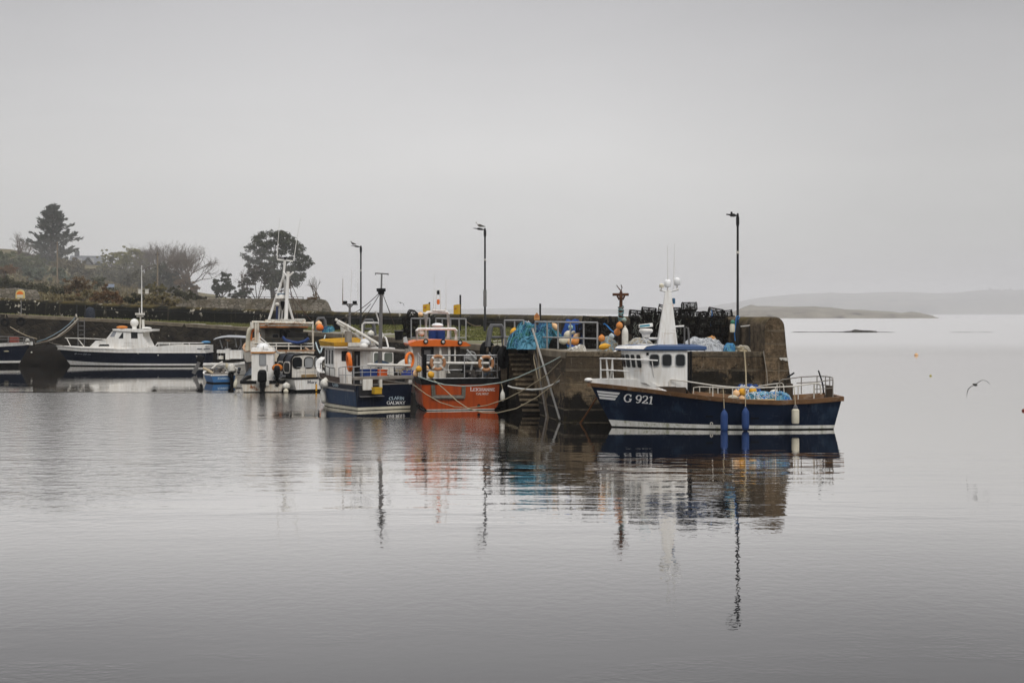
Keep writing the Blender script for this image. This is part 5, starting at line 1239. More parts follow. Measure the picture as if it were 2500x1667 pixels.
# blue garland hose
MB().tube([tl(690, 822, .3), tl(696, 830, .3), tl(712, 835, .3), tl(728, 837, .3), tl(744, 833, .3), tl(754, 826, .3)], .11, 8).build('garland_hose', mat('blue_hose', (.02, .045, .14), .6, (.03, .06, .2)), T.root)
# mast: leaning tripod with crosstree, forked post, radar platform, rigging
mt = thing('mast', None, None); mt.parent = T.root
DM = D3 + 3.6
Tm = lambda px, py, dd=0: T.l(px, py, DM + dd)
MB().tube([Tm(653, 792, -.3), Tm(671, 736, 0), Tm(692, 676, 0)], .10, 7).tube([Tm(686, 790, .6), Tm(697, 690, 0)], .07, 6).tube([Tm(717, 786, .4), Tm(700, 728, .2), Tm(694, 682, 0)], .09, 6).tube([Tm(680, 784, .5), Tm(685, 736, .3)], .07, 6).build('tripod_leg', white, mt)
MB().tube([Tm(697.5, 788, -.6), Tm(700, 735, -.5), Tm(703.5, 663, -.5)], .15, 8, .12).tube([Tm(703, 678, -.5), Tm(691, 663, -.5)], .08, 6).tube([Tm(704, 676, -.5), Tm(717, 664, -.5)], .08, 6).build('forked_post', white, mt)
MB().tube([Tm(692, 676, 0), Tm(695.5, 636, 0)], .09, 6).build('topmast', white, mt)
MB().tube([Tm(677, 634, 0), Tm(715, 638, 0)], .07, 6).build('crosstree', white, mt)
MB().lathe(Tm(696, 631, 0), [(.06, -.18), (.06, .02), (.22, .05), (.2, .10), (.02, .1)], 10).build('masthead_lamp', blackp, mt)
MB().tube([Tm(676.5, 632, 0), Tm(678, 600, 0), Tm(683.5, 531, 0)], .035, 5, .015).build('whip_antenna', white, mt); MB().tube([Tm(717, 637, 0), Tm(723, 595, 0), Tm(734, 533, 0)], .035, 5, .015).build('whip_antenna', white, mt)
MB().bb(tuple(Tm(703, 729, -.2)), tuple(Tm(671, 727, .5) + V((0, 0, .05)))).tube([Tm(670, 734, 0), Tm(706, 735, 0)], .05, 6).build('radar_platform', white, mt, smooth=False)
MB().lathe(Tm(687, 724.5, 0), [(.1, -.06), (.24, -.02), (.2, .14), (.03, .2)], 12).build('radar_pedestal', white, mt); MB().box(Tm(686, 718, 0), (.18, .56, .10), rotm('X', -3)).build('radar_scanner', mat('scanner_blue_grey', (.10, .16, .22), .5), mt, bevel=.02)
MB().lathe(Tm(690, 745, 0), [(.02, -.38), (.14, -.05), (.17, .25), (.1, .3)], 10).build('dark_bell', blackp, mt)
MB().ell(Tm(677, 743, -.3), (.16, .16, .16), 12, 8).build('searchlight', offwhite, mt); MB().tube([Tm(676, 790, -.3), Tm(676.5, 748, -.3)], .09, 7).build('searchlight_post', mat('navy_post', (.02, .03, .08), .6), mt)
rg_ = MB()
for a, b in (((706, 684), (720, 790)), ((705, 690), (730, 789)), ((707, 682), (745, 770)), ((706, 715), (765, 790)), ((668, 730), (640, 762)), ((690, 690), (684, 735))): rg_.tube([Tm(*a, -.3), Tm(*b, .5)], .022, 4)
rg_.build('rigging', mat('brown_rigging', (.09, .05, .035), .9), mt)
jr = MB()
for k in range(16):
    c = T.l(r6.uniform(660, 735), r6.uniform(781, 785), D3 + r6.uniform(1, 3)); jr.box(c, (r6.uniform(.2, .6), r6.uniform(.2, .7), r6.uniform(.1, .22)), rotm('Z', r6.uniform(0, 90)))
jr.build('roof_gear', offwhite, T.root, smooth=False)
# twin-lamp mast of a boat further in
# ================================================================== small white wheelhouse boat beyond the navy boat
D4 = 88
Wl = Boat('motor_boat', 'white boat with a framed windscreen cabin, lying ahead of the navy boat against the quay', 'motor boat', G(940, D4 - 3, 0), 112, 5.6, 1.15,
          [(0, .8), (.5, .85), (1, 1.2)], wlf=.85, rake=.4, tm=.45, pb=2.2, pw=1.9, st=.04)
Wl.hull(white, None, (.05, .05), deckz=.4, deckm=offwhite)
Wl.rail_band('gunwale', lambda t: Wl.zs(t) - .06, lambda t: Wl.zs(t) + .03, offwhite, .05, .1)
wl4 = lambda px, py, dd=0: Wl.l(px, py, D4 + dd)
xz = wl4(935, 870).x
ya, yb = wl4(908, 870).y, wl4(966, 870).y; z0, z1 = wl4(935, 893).z, wl4(935, 853).z
ck = MB().ring([[V((xz, ya, .4)), V((xz, yb, .4)), V((xz + 1.6, yb, .4)), V((xz + 1.6, ya, .4))], [V((xz, ya - .08, z1)), V((xz, yb + .08, z1)), V((xz + 1.4, yb + .08, z1)), V((xz + 1.4, ya - .08, z1))]]).build('cabin', offwhite, Wl.root, smooth=False)
MB().bb((xz - .1, yb - .02, z1), (xz + 1.6, ya + .02, z1 + .1)).build('roof', white, ck, smooth=False)
for a_, b_ in ((910, 930), (938, 961)):
    p0, p1 = wl4(a_, 861), wl4(b_, 885); window(ck, 'window', (xz, (p0.y + p1.y) / 2, (p0.z + p1.z) / 2), (0, -1, 0), (0, 0, 1), abs(p0.y - p1.y), abs(p0.z - p1.z), mat('greenish_glass', (.13, .14, .12), .12, (.06, .07, .06)), white, .2, fw=.05)
MB().add([wl4(903, 892, -1.2), wl4(926, 876, -1.0), wl4(960, 890, -1.2), wl4(958, 893, -1.2), wl4(904, 895, -1.2), wl4(926, 878, -.2)], [(0, 1, 5), (1, 2, 5), (0, 4, 3, 2, 1)]).build('dodger', mat('dark_blue_cloth', (.02, .04, .07), .8), Wl.root, smooth=False)
tw = MB(); tx_ = lambda px, py: Wl.l(px, py, 90.0)
tw.tube([tx_(853, 900), tx_(853, 800)], .09, 7).tube([tx_(853.5, 800), tx_(854, 742)], .075, 7).tube([tx_(835, 742.5), tx_(873, 743)], .05, 6).tube([tx_(846, 743), tx_(854, 752), tx_(862, 743)], .05, 6)
tw.build('lamp_mast', greysteel, Wl.root)
for px in (842.5, 866): MB().box(tx_(px, 738), (.16, .24, .17)).build('flood_lamp', blackp, Wl.root)
for a_, b_ in ((837, 680), (856, 658), (874, 681)): MB().tube([tx_(a_ - .5 if a_ < 850 else a_, 742), tx_(a_ + (3 if a_ == 856 else 0), b_)], .028 if a_ == 837 else .016, 5, .012).build('whip_antenna', mat('brown_whip', (.2, .12, .07), .6) if a_ == 837 else white, Wl.root)
# ================================================================== open sports boat with a T-top
D5 = 118
Sb = Boat('sports_boat', 'white open boat with a grey T-top canopy, above the blue dinghy', 'sports boat', G(497, D5, 0), 14, 4.9, 1.05,
          [(0, .86), (.5, .86), (1, 1.1)], wlf=.84, rake=.45, tm=.5, pb=2.4, pw=1.9, st=.06, hollow=.8)
Sb.hull(mat('greyish_white_gel', (.46, .44, .40), .4, (.36, .34, .30), 2), None, (.02, .02), deckz=.4, deckm=offwhite, inner=white)
Sb.rail_band('gunwale', lambda t: Sb.zs(t) - .05, lambda t: Sb.zs(t) + .09, white, .05, .16)
s5 = lambda px, py, dd=1.2: Sb.l(px, py, D5 + dd)
def boxpx(b, name, m, x0, y0, x1, y1, D, dep, parent=None, bevel=.03):
    a, c = b.l(x0, y1, D), b.l(x1, y0, D); d = b.I.to_3x3() @ V((0, 1, 0)) * dep; ux = b.I.to_3x3() @ V((1, 0, 0)) * ((x1 - x0) / F * D)
    a = V((a.x, a.y, a.z)); h = V((0, 0, c.z - a.z))
    return MB().ring([[a, a + ux, a + ux + d, a + d], [a + h, a + h + ux, a + h + ux + d, a + h + d]]).build(name, m, parent or b.root, smooth=False, bevel=bevel)
boxpx(Sb, 'console', white, 550, 851, 560, 878, D5 + 1, .8); boxpx(Sb, 'console', white, 560, 855, 589, 876, D5 + .9, 1.0); boxpx(Sb, 'leaning_seat', white, 529, 854, 552, 862, D5 + 1, .7)
boxpx(Sb, 'cool_box', buoywhite, 533, 869, 543, 877, D5 + .8, .5)
MB().tube([s5(531, 877), s5(533, 860)], .04, 6).tube([s5(541, 876), s5(538, 862)], .04, 6).build('seat_leg', steel, Sb.root)
cn = MB(); rg = []
for px, yy_, d0 in ((521, 828.5, 0), (534, 824.5, 0), (553, 822, 0), (575, 822.5, 0), (600, 824, 0)):
    q = s5(px, yy_, 0.2); w_ = Sb.I.to_3x3() @ V((0, 1, 0)) * 1.9; rg.append([q, q + w_ * .5 + V((0, 0, .12)), q + w_, q + w_ * .5 + V((0, 0, .06)), q + V((0, 0, -.05))])
cn.ring(rg).build('t_top', mat('grey_canopy', (.34, .35, .36), .7, (.26, .27, .28)), Sb.root)
MB().tube([s5(537, 829), s5(543, 850)], .06, 6).tube([s5(555, 828), s5(556, 874)], .05, 6).tube([s5(574, 826), s5(578, 848)], .06, 6).tube([s5(588, 827, 1.5), s5(589, 858, 1.5)], .05, 6).tube([s5(588, 840, 1.5), s5(581, 856, 1.5)], .035, 6).tube([s5(552, 846), s5(547, 854)], .03, 6).build('t_top_frame', steel, Sb.root)
boxpx(Sb, 't_top_box', mat('tan_box', (.45, .30, .18), .6), 553, 829, 560, 833, D5 + 1, .3)
outboard(Sb, (-.1, 0, .95), 1.2, blackp, greysteel, 28, .9)
# ================================================================== blue dinghy
D6 = 104.0
Db = Boat('dinghy', 'small blue open dinghy with white gunwale, tilted white outboard and oars across it', 'dinghy', G(546, D6, 0), 118, 3.6, .92,
          [(0, .60), (.5, .60), (1, .8)], wlf=.82, rake=.35, tm=.45, pb=2.2, pw=1.9, st=.03, hollow=.7)
Db.hull(mat('dinghy_blue', (.030, .12, .30), .5, (.06, .17, .34), 2.5, .8), None, (.09, .09), deckz=.2, deckm=greytimber, inner=mat('dark_oak', (.05, .035, .022), .8))
Db.rail_band('gunwale', lambda t: Db.zs(t) - .04, lambda t: Db.zs(t) + .07, white, .04, .06)
d6 = lambda px, py, dd=0: Db.l(px, py, D6 + dd)
lettering('JEANNIE', .15, lambda u, v: ontr(Db, 543.5 + u / .030, 926 - v / .030, -.012), Db.root, letterb, 1.0, .2, 'boat_name', gap=.03)
MB().tube([d6(496, 898.5, .6), d6(510, 905, .5), d6(520, 911, .4)], .10, 7).build('oar', mat('pale_oar_wood', (.48, .40, .28), .7, (.3, .22, .13), 3), Db.root)
MB().tube([d6(511, 904, 1.2), d6(528, 891, 1.8), d6(543, 883, 2.2)], .06, 6).tube([d6(563, 892, 2.4), d6(580, 901, 2.0), d6(592, 905, 1.8)], .06, 6).build('pole', offwhite, Db.root)
MB().tube([d6(520, 912, .25), d6(556, 911, .25)], .05, 6).tube([d6(546, 910, .8), d6(546, 900, .8)], .10, 6).tube([d6(583, 912, 1), d6(584, 904, 1)], .05, 6).build('thwart', greytimber, Db.root)
ob_ = outboard(Db, tuple(ontr(Db, 562, 914) + V((-.05, 0, .12))), 1.2, buoywhite, blackp, 10, .8)
fender('fender', 'plump beige fender lying across the stern of the blue dinghy', P(551, 886, 104.8), .62, .17, mat('beige_fender', (.42, .37, .26), .6, (.30, .26, .18), 3), 'beige fenders in the blue dinghy', None, tilt=-30)
fender('fender', 'second beige fender, right of the first and reaching down to the dinghy outboard', P(561, 889, 104.6), .66, .17, MATS['beige_fender'], 'beige fenders in the blue dinghy', None, tilt=-34)
dg = MB()
for k in range(16):
    c = d6(r6.uniform(515, 588), r6.uniform(896, 910), r6.uniform(.6, 2)); dg.ell(c, (r6.uniform(.1, .25), r6.uniform(.1, .25), r6.uniform(.08, .16)), 7, 5)
dg.build('dinghy_gear', mat('mixed_dark_gear', (.05, .045, .04), .8, (.14, .12, .10), 6, .9, c3=(.02, .05, .09), s3=3), Db.root)
# ================================================================== long navy and white angling boat by the wall
D7 = 136.0
La = Boat('angling_boat', 'long navy and white angling boat with white cabin, radar ball and orange raft', 'angling boat', (G(511, D7 + 1.9, 0)), 180, 13.4, 1.95,
          [(0, 1.33), (.3, 1.33), (.6, 1.36), (.85, 1.46), (1, 1.62)], wlf=.88, rake=.75, tm=.5, pb=2.6, pw=2.0, st=.08)
La.hull(navydark, white, (.10, lambda t: .27 + .28 * t ** 4), deckz=.9, deckm=offwhite, inner=white)
La.strip('upper_side', lambda t: La.zs(t), lambda t: La.zs(t) + lerp(.68, .30, sm(.22, .62, t)), white, off=-.02, nz=2)
La.rail_band('gunwale', lambda t: La.zs(t) - .05, lambda t: La.zs(t) + .02, white, .05, .02)
l7 = lambda px, py, dy=1.0: La.l(px, py, D7 + 1.9 - dy)
def side_prism(b, name, pts, D, half, m, parent=None, taper=1.0):
    """an outline seen from the side, given its real width about the centreline"""
    a = [b.l(px, py, D) for px, py in pts]
    mb = MB().ring([[V((q.x, half * (taper if k in () else 1), q.z)) for k, q in enumerate(a)], [V((q.x, -half, q.z)) for q in a]])
    return mb.build(name, m, parent or b.root, smooth=False)
fdm = La.strip('foredeck_edge', lambda t: La.zs(t) + .30, lambda t: La.zs(t) + .36, white, off=.02, nz=1, t0=.62, transom=False)
La.deck('foredeck', lambda t: La.zs(t) + .28, white, t0=.55, t1=.99)
cab7 = side_prism(La, 'cabin', [(214, 851), (227, 838), (233, 832), (258, 828.5), (278, 804), (352, 804), (355, 809), (348, 812), (349, 822), (361, 846), (361, 858), (214, 858)], D7 + .6, 1.3, white)
side_prism(La, 'roof', [(275, 803), (373, 804.5), (372, 808.5), (345, 811), (277, 807)], D7 + .6, 1.42, white, cab7)
def flatpx(b, name, pts, D, m, parent, y=None):
    q = [b.l(px, py, D) for px, py in pts]
    if y is not None: q = [V((k.x, y, k.z)) for k in q]
    return MB().add(q, [tuple(range(len(q)))]).build(name, m, parent, smooth=False)
for nm, pts in (('window', [(268, 822), (276, 809), (285, 809), (279, 822)]), ('window', [(289, 826), (299, 812), (301, 812), (301, 826)]), ('window', [(320, 811), (336, 811), (336, 826), (320, 826)]), ('porthole', [(240, 845), (244, 840.5), (266, 840.5), (267, 845)])):
    flatpx(La, nm, pts, D7 + .6, glass if 'port' in nm or pts[0][0] > 280 else mat('pale_windscreen', (.28, .29, .31), .12), cab7, 1.315)
boxpx(La, 'cockpit_coaming', white, 361, 845, 369, 856, D7 + .5, 2.0)
MB().tube([l7(159, 825, .2), l7(200, 826, 1.0), l7(258, 828, 1.5)], .05, 6).tube([l7(163, 826, .3), l7(173, 846, .3)], .045, 6).tube([l7(190, 827, .7), l7(206, 847, .9)], .045, 6).tube([l7(159, 825, -.2), l7(200, 826, -1.0), l7(258, 828, -1.5)], .05, 6).build('bow_rail', offwhite, La.root)
ar = MB().ring([[l7(379, 843, 1.8), l7(384, 836, 1.8), l7(497, 836.5, 1.6), l7(497, 838, 1.6), l7(386, 838, 1.8), l7(382, 843, 1.8)], [l7(379, 843, 1.75), l7(384, 836, 1.75), l7(497, 836.5, 1.55), l7(497, 838, 1.55), l7(386, 838, 1.75), l7(382, 843, 1.75)]])
for px in (388, 414, 447, 462): ar.tube([l7(px, 837, 1.75), l7(px, 846, 1.75)], .035, 5)
ar.tube([l7(384, 840.5, 1.78), l7(447, 840.5, 1.7)], .03, 5); ar.tube([l7(384, 836.5, -1.75), l7(497, 837, -1.6)], .04, 5)
ar.build('cockpit_rail', white, La.root)
MB().ell(l7(503, 835.5, 1.4), (.45, .25, .14), 12, 6).build('blue_bundle', mat('blue_bundle', (.10, .26, .45), .8), La.root)
c = l7(328, 788, .4); MB().ell(c, (.40, .40, .40), 16, 10).build('radar_ball', white, La.root); MB().lathe(c, [(.22, -.62), (.22, -.3)], 10).build('radar_base', white, La.root)
MB().ell(l7(298, 799, .6), (.55, .4, .16), 14, 8).build('raft', mat('raft_orange', (.55, .19, .03), .6, (.4, .12, .02)), La.root)
MB().ell(l7(358, 801, .6), (.5, .5, .12), 12, 6).build('roof_pod', white, La.root)
mq = MB().tube([l7(350, 802, 0), l7(349, 780, 0)], .14, 7).tube([l7(342, 802, 0), l7(343, 772, 0)], .07, 6).bb(tuple(l7(350, 769, .3)), tuple(l7(334, 764, -.3))).tube([l7(334, 772, 0), l7(350, 772, 0)], .09, 6)
mq.build('radar_mast', offwhite, La.root, smooth=False)
MB().tube([l7(346, 764, 0), l7(346, 700, 0), l7(346, 648, 0)], .07, 5, .025).tube([l7(340, 764, .2), l7(340, 752, .2)], .03, 5).build('whip_antenna', white, La.root)
sc_ = MB(); pts = []
for k in range(34): pts.append(on7 := None)
def hull7(px, py):
    D = D7
    for _ in range(6):
        q = P(px, py, D); X = q.x; t = (La.root.location.x - X) / 13.4
        for _ in range(4):
            s = La.S(min(t, .999), q.z, .02); t += ((La.root.location.x - X) - s.x) / 13.4
        D = La.root.location.y - s.y
    return s
sc_ = MB()
for x0, x1, top in ((182, 187, 4), (189, 201, 2), (203, 212, 4), (213, 222, 2)):
    n_ = int((x1 - x0) * 1.6); sc_.tube([hull7(x0 + (x1 - x0) * i / n_, 864 + (x0 - 182) * .05 + (math.sin(i * 2.2) - .2) * top * .55) for i in range(n_ + 1)], .018, 4)
sc_.build('name_script', mat('faint_script', (.30, .32, .36), .6), La.root)
tx7 = MB()
for y_, x0, x1 in ((836.5, 303, 324), (841, 303, 322), (845.5, 297, 327)):
    x_ = x0
    while x_ < x1: tx7.add([V((La.l(x_ + a, y_ + b, D7 + .6).x, 1.312, La.l(x_ + a, y_ + b, D7 + .6).z)) for a, b in ((0, -.8), (1.3, -.8), (1.3, .8), (0, .8))], [(0, 1, 2, 3)]); x_ += 2.1
tx7.build('cabin_lettering', mat('faint_cabin_lettering', (.45, .44, .42), .6), cab7, smooth=False)
tx8 = MB()
for x_ in list(range(482, 494, 2)) + list(range(498, 514, 2)): tx8.box(V((La.l(x_, 851, D7).x, La.S(.03, 1.7, .0).y, La.l(x_, 851.5, D7).z)), (.06, .03, .09))
tx8.build('lettering', letterk, La.root, smooth=False)
for px, py in ((337, 862.5), (386, 867), (480, 869.5)): MB().ell(hull7(px, py), (.06, .03, .06), 8, 6).build('outlet', offwhite, La.root)
# ================================================================== bow of another navy boat at the left edge
D8 = 134.0
Lb = Boat('angling_boat', 'navy boat with white gunwale, only its bow in view at the left edge', 'angling boat', G(-300, D8 + 1.7, 0), 0, 13.4, 1.8,
          [(0, 1.6), (.5, 1.65), (.8, 1.9), (1, 2.08)], wlf=.84, rake=.55, tm=.5, pb=2.5, pw=2.0, st=.08)
Lb.hull(navydark, white, (.38, lambda t: .58), deckz=1.4, deckm=offwhite, inner=white, bottom=blackp)
Lb.rail_band('gunwale', lambda t: Lb.zs(t) - .02, lambda t: Lb.zs(t) + .30, white, .10, .2)
l8 = lambda px, py, dy=1.0: Lb.l(px, py, D8 + 1.7 - dy)
MB().tube([l8(-60, 821, 1.3), l8(40, 822, 1.0), l8(82, 826, .2), l8(84, 838, .1)], .04, 6).tube([l8(-60, 828, 1.3), l8(40, 829, 1.0), l8(80, 832, .2)], .03, 6).tube([l8(20, 822, 1.1), l8(20, 838, 1.1)], .04, 6).tube([l8(58, 823, .8), l8(58, 838, .8)], .04, 6).build('bow_rail', greysteel, Lb.root)
MB().lathe(l8(67, 833, .2), [(.2, -.3), (.1, -.1), (.22, 0), (.18, .18), (.03, .25)], 10).build('bow_fitting', buoywhite, Lb.root)
q = l8(35, 830, .3); MB().box(q, (.8, .5, .55)).build('red_locker', mat('dull_red', (.20, .045, .03), .7), Lb.root, bevel=.05)
q = l8(15.5, 857.5, 1.72); MB().ell(q, (.26, .04, .08), 10, 6).build('hull_badge', mat('tarnished_brass', (.30, .27, .18), .6), Lb.root)
MB().ell(l8(77, 860, .35), (.08, .08, .08), 8, 6).build('bow_eye', buoywhite, Lb.root)
# seaweed-hung rock at the foot of the wall between those two boats
rock('rock', G(120, 141, -.3), (3.1, 2.6, 2.35), 'dark weed-covered rock at the foot of the wall between the two navy boats', 'rock', mat('black_weed', (.006, .005, .004), .9, (.014, .010, .006), 2, .9, bump=.08, spec=.1), None, 5, 26, 16, .17)
# ================================================================== things on the pier
ZD = 3.335
def dk(px, py, z=ZD): return (H - z) * F / (py - YH)          # distance of a point of the deck seen at this row
# ---- lamp posts
def lamp(label, px, D, ztop, zbase, arm, thick=.075, sleeve=None):
    r = thing('street_lamp', label, 'street lamp', G(px, D, zbase), 0, 'lamp posts along the pier'); hh = ztop - zbase
    MB().lathe((0, 0, 0), [(thick * 1.5, -.1), (thick * 1.5, min(1.6, hh * .2)), (thick, min(1.62, hh * .2) + .05), (thick * .85, hh)], 10).build('pole', darkpost, r)
    MB().lathe((0, 0, 0), [(thick * 1.75, -.02), (thick * 1.75, .25), (thick * 1.55, .28)], 10).build('base_sleeve', sleeve or greysteel, r)
    MB().lathe((0, 0, 0), [(thick, hh * .72), (thick * 1.15, hh * .72 + .02), (thick * 1.15, hh * .72 + .1), (thick, hh * .72 + .12)], 10).build('pole_band', offwhite, r)
    MB().lathe((0, 0, 0), [(thick, hh - .5), (thick * 1.3, hh - .42), (thick * 1.3, hh - .1), (thick, hh - .02), (thick * .7, hh + .12)], 10).build('top_spigot', darkpost, r)
    a = V((0, 0, hh)); t_ = V((-arm, 0, hh + arm * .13))
    sec = lambda p, w, h_: [p + V((0, -w, -h_)), p + V((0, w, -h_)), p + V((0, w * .8, h_)), p + V((0, -w * .8, h_))]
    MB().ring([sec(a, .03, .03), sec(a.lerp(t_, .15), .05, .04), sec(a.lerp(t_, .3), .14, .07), sec(a.lerp(t_, .6), .16, .075), sec(a.lerp(t_, .68), .12, .03), sec(t_, .09, .022)]).build('lantern', darkpost, r)
    return r
l1 = lamp('black lamp post standing by the end of the sea wall, blue rope tied round it', 1801, 69.3, P(1801, 527, 69.3).z, 3.3, .55, .062)
MB().lathe(V((-.30, 0, l1.location.z * 0 + P(1801, 521, 69.3).z - 3.3)), [(.05, -.05), (.05, .06), (.03, .08)], 8).build('photocell', darkpost, l1)
l2 = lamp('black lamp post behind the orange boat, with a gull standing on its arm', 1184, 103, P(1184, 561, 103).z, 3.2, .85, .075)
l3 = lamp('black lamp post furthest along the pier, with a bird at the tip of its arm', 881, 127, P(881, 603, 127).z, 3.3, .85, .082)
MB().bb((-.12, -.2, 2.4), (.12, -.11, 3.6)).build('junction_box', greysteel, l2, smooth=False)
# ---- gulls
gw = mat('gull_white_feathers', (.55, .53, .50), .8, (.45, .43, .40)); gg = mat('gull_grey_feathers', (.10, .095, .085), .8, (.05, .045, .04), 6)
gdark = mat('gull_dark_feathers', (.03, .03, .03), .8)
def gull_stand(label, c, s, rz, body=gw):
    r = thing('gull', label, 'gull', c, rz); r.scale = (s, s, s)
    b = MB().ring([[V((x, y0 * math.cos(a), z + y0 * .95 * math.sin(a))) for a in [k * math.tau / 10 for k in range(10)]] for x, y0, z in ((-.30, .015, .10), (-.20, .05, .13), (-.05, .10, .17), (.08, .10, .20), (.15, .07, .25), (.18, .05, .31), (.20, .055, .36), (.235, .045, .37), (.26, .02, .36))])
    b.tube([V((.26, 0, .36)), V((.335, 0, .35))], .014, 5, .005); b.tube([V((0, .03, .1)), V((.01, .03, 0))], .008, 4).tube([V((0, -.03, .1)), V((.01, -.03, 0))], .008, 4)
    bo = b.build('body', body, r)
    w = MB()
    for sd in (1, -1): w.ring([[V((x, sd * (y_ + .012), z + k * hz_)) for k in (-1, 0, 1)] + [V((x, sd * (y_ - .02), z))] for x, y_, z, hz_ in ((.10, .085, .22, .03), (-.02, .095, .19, .06), (-.2, .06, .14, .035), (-.36, .02, .10, .01))])
    w.build('wing', gg, r)
    return r
gp = P(1171, 555, 103); gull_stand('gull standing on the arm of the lamp post behind the orange boat', G(1171.5, 103, P(1171, 557.5, 103).z), 1.15, math.pi, gw)
gull_stand('dark bird perched on the lamp arm furthest along the pier', G(862, 127, P(862, 599.5, 127).z), .95, math.radians(215), gg)
def gull_fly(label, c, span, rz, roll, m=gdark):
    r = thing('gull', label, 'gull', c, 0); r.rotation_euler = (0, math.radians(roll), rz); s = span
    MB().ell((0, 0, 0), (.055 * s, .20 * s, .05 * s), 10, 8).ell((0, .2 * s, .01 * s), (.03 * s, .05 * s, .03 * s), 8, 6).build('body', gg, r)
    for sd in (1, -1):
        prof = [(.03, .02, .0, .10), (.18, .075, .02, .11), (.30, .10, .03, .09), (.42, .03, -.01, .06), (.5, -.10, -.06, .012)] if sd < 0 else [(.03, .0, .0, .10), (.16, -.03, .02, .11), (.27, -.09, .03, .09), (.36, -.22, -.01, .06), (.42, -.36, -.06, .012)]
        rg = []
        for x, z, y, w in prof: rg.append([V((-sd * x * s, (y + w / 2) * s, z * s)), V((-sd * x * s, (y - w / 2) * s, (z + .005) * s)), V((-sd * x * s, (y - w / 2) * s, (z - .004) * s)), V((-sd * x * s, (y + w / 2) * s, (z - .006) * s))])
        MB().ring(rg).build('wing', m, r)
    return r
gull_fly('gull flying low over the open water to the right of the blue boat', P(2381, 939, 58), 1.15, 0, -14, mat('gull_wing_grey', (.13, .125, .12), .8))
gull_fly('small distant gull flying between the two far lamp posts', P(978, 739, 160), 1.1, .5, 35, gdark)
# ---- life-ring cabinets on posts
cabm = mat('yellow_cabinet', (.60, .36, .015), .5, (.45, .25, .012), 3, .7); cabpale = mat('pale_yellow_cabinet', (.62, .47, .16), .55, (.55, .42, .22), 2, .6)
def cabinet(label, px0, px1, y0, y1, D, pole_px, pole_top, pole_bot, m, ring=False, gable=False, rz=0.):
    c = G((px0 + px1) / 2, D, 0); r = thing('life_ring_cabinet', label, 'life ring cabinet', (c.x, c.y, P(0, pole_bot, D).z), 0, 'life ring cabinets on posts')
    zb = r.location.z; w = (px1 - px0) / F * D; z0, z1 = P(0, y1, D).z - zb, P(0, y0, D).z - zb
    body = MB()
    if ring:
        pr = [V((-w / 2, -.12, z0)), V((w / 2, -.12, z0))] + [V((w / 2 * math.cos(a), -.12, z1 - w / 2 + w / 2 * math.sin(a))) for a in [math.pi * k / 10 for k in range(11)]]
        body.prism(pr, (0, .26, 0))
        body.build('cabinet', m, r, smooth=False)
        q = [V((w * .40 * math.cos(a), -.135, z1 - w * .56 + w * .36 * math.sin(a))) for a in [math.pi * k / 10 for k in range(11)]]
        MB().add(q, [tuple(range(11))]).build('ring_window', safety, r, smooth=False)
        MB().quad(V((-w * .36, -.135, z0 + .08)), V((w * .36, -.135, z0 + .08)), V((w * .36, -.135, z1 - w * .62)), V((-w * .36, -.135, z1 - w * .62))).build('sign_plate', cream, r, smooth=False)
    else:
        M3 = rotm('Z', rz); dp = .26
        if gable: poly = [(-w * .5, z0), (w * .2, z0), (w * .2, z1 - .22), (-w * .15, z1), (-w * .5, z1 - .22)]
        else: poly = [(-w / 2, z0), (w / 2, z0), (w / 2, z1), (-w / 2, z1 - .06)]
        body.prism([M3 @ V((x, -dp, z)) for x, z in poly], M3 @ V((0, dp * 2, 0)))
        body.build('cabinet', m, r, smooth=False)
        cx = sum(p[0] for p in poly) / len(poly)
        hw = w * .26; zc = lerp(z0, z1, .55)
        MB().add([M3 @ V((cx + hw * math.cos(a), -dp - .012, zc + hw * .9 * math.sin(a))) for a in [k * math.tau / 12 for k in range(12)]], [tuple(range(12))]).build('ring_window', mat('cabinet_rust_panel', (.33, .10, .03), .7, (.5, .22, .08), 4, .9), r, smooth=False)
    q = G(pole_px, D, 0).x - c.x; MB().tube([V((q, .24, -.05)), V((q, .24, P(0, pole_top, D).z - zb))], .065, 8).build('post', darkpost if not ring else greysteel, r)
cabinet('yellow life ring cabinet on a short black post, left of the orange boat\'s light mast', 1035, 1047, 742, 762, 112, 1048, 738, 815, cabm, rz=-20)
cabinet('yellow life ring cabinet on a tall thin post, right of the orange boat\'s light mast', 1110, 1121, 743, 767, 106, 1123.5, 720, 821, cabm, rz=-20)
cabinet('weathered orange gable-topped life ring cabinet behind the turquoise net heap', 1304, 1323, 763, 781, 96, 1319, 741, 829, mat('weathered_orange_cabinet', (.52, .27, .09), .6, (.36, .15, .05), 3, .9), gable=True)
cabinet('pale yellow round-topped life ring cabinet on the landward quay', 39, 60, 707, 728, 157.5, 50, 728, 768, cabpale, ring=True)
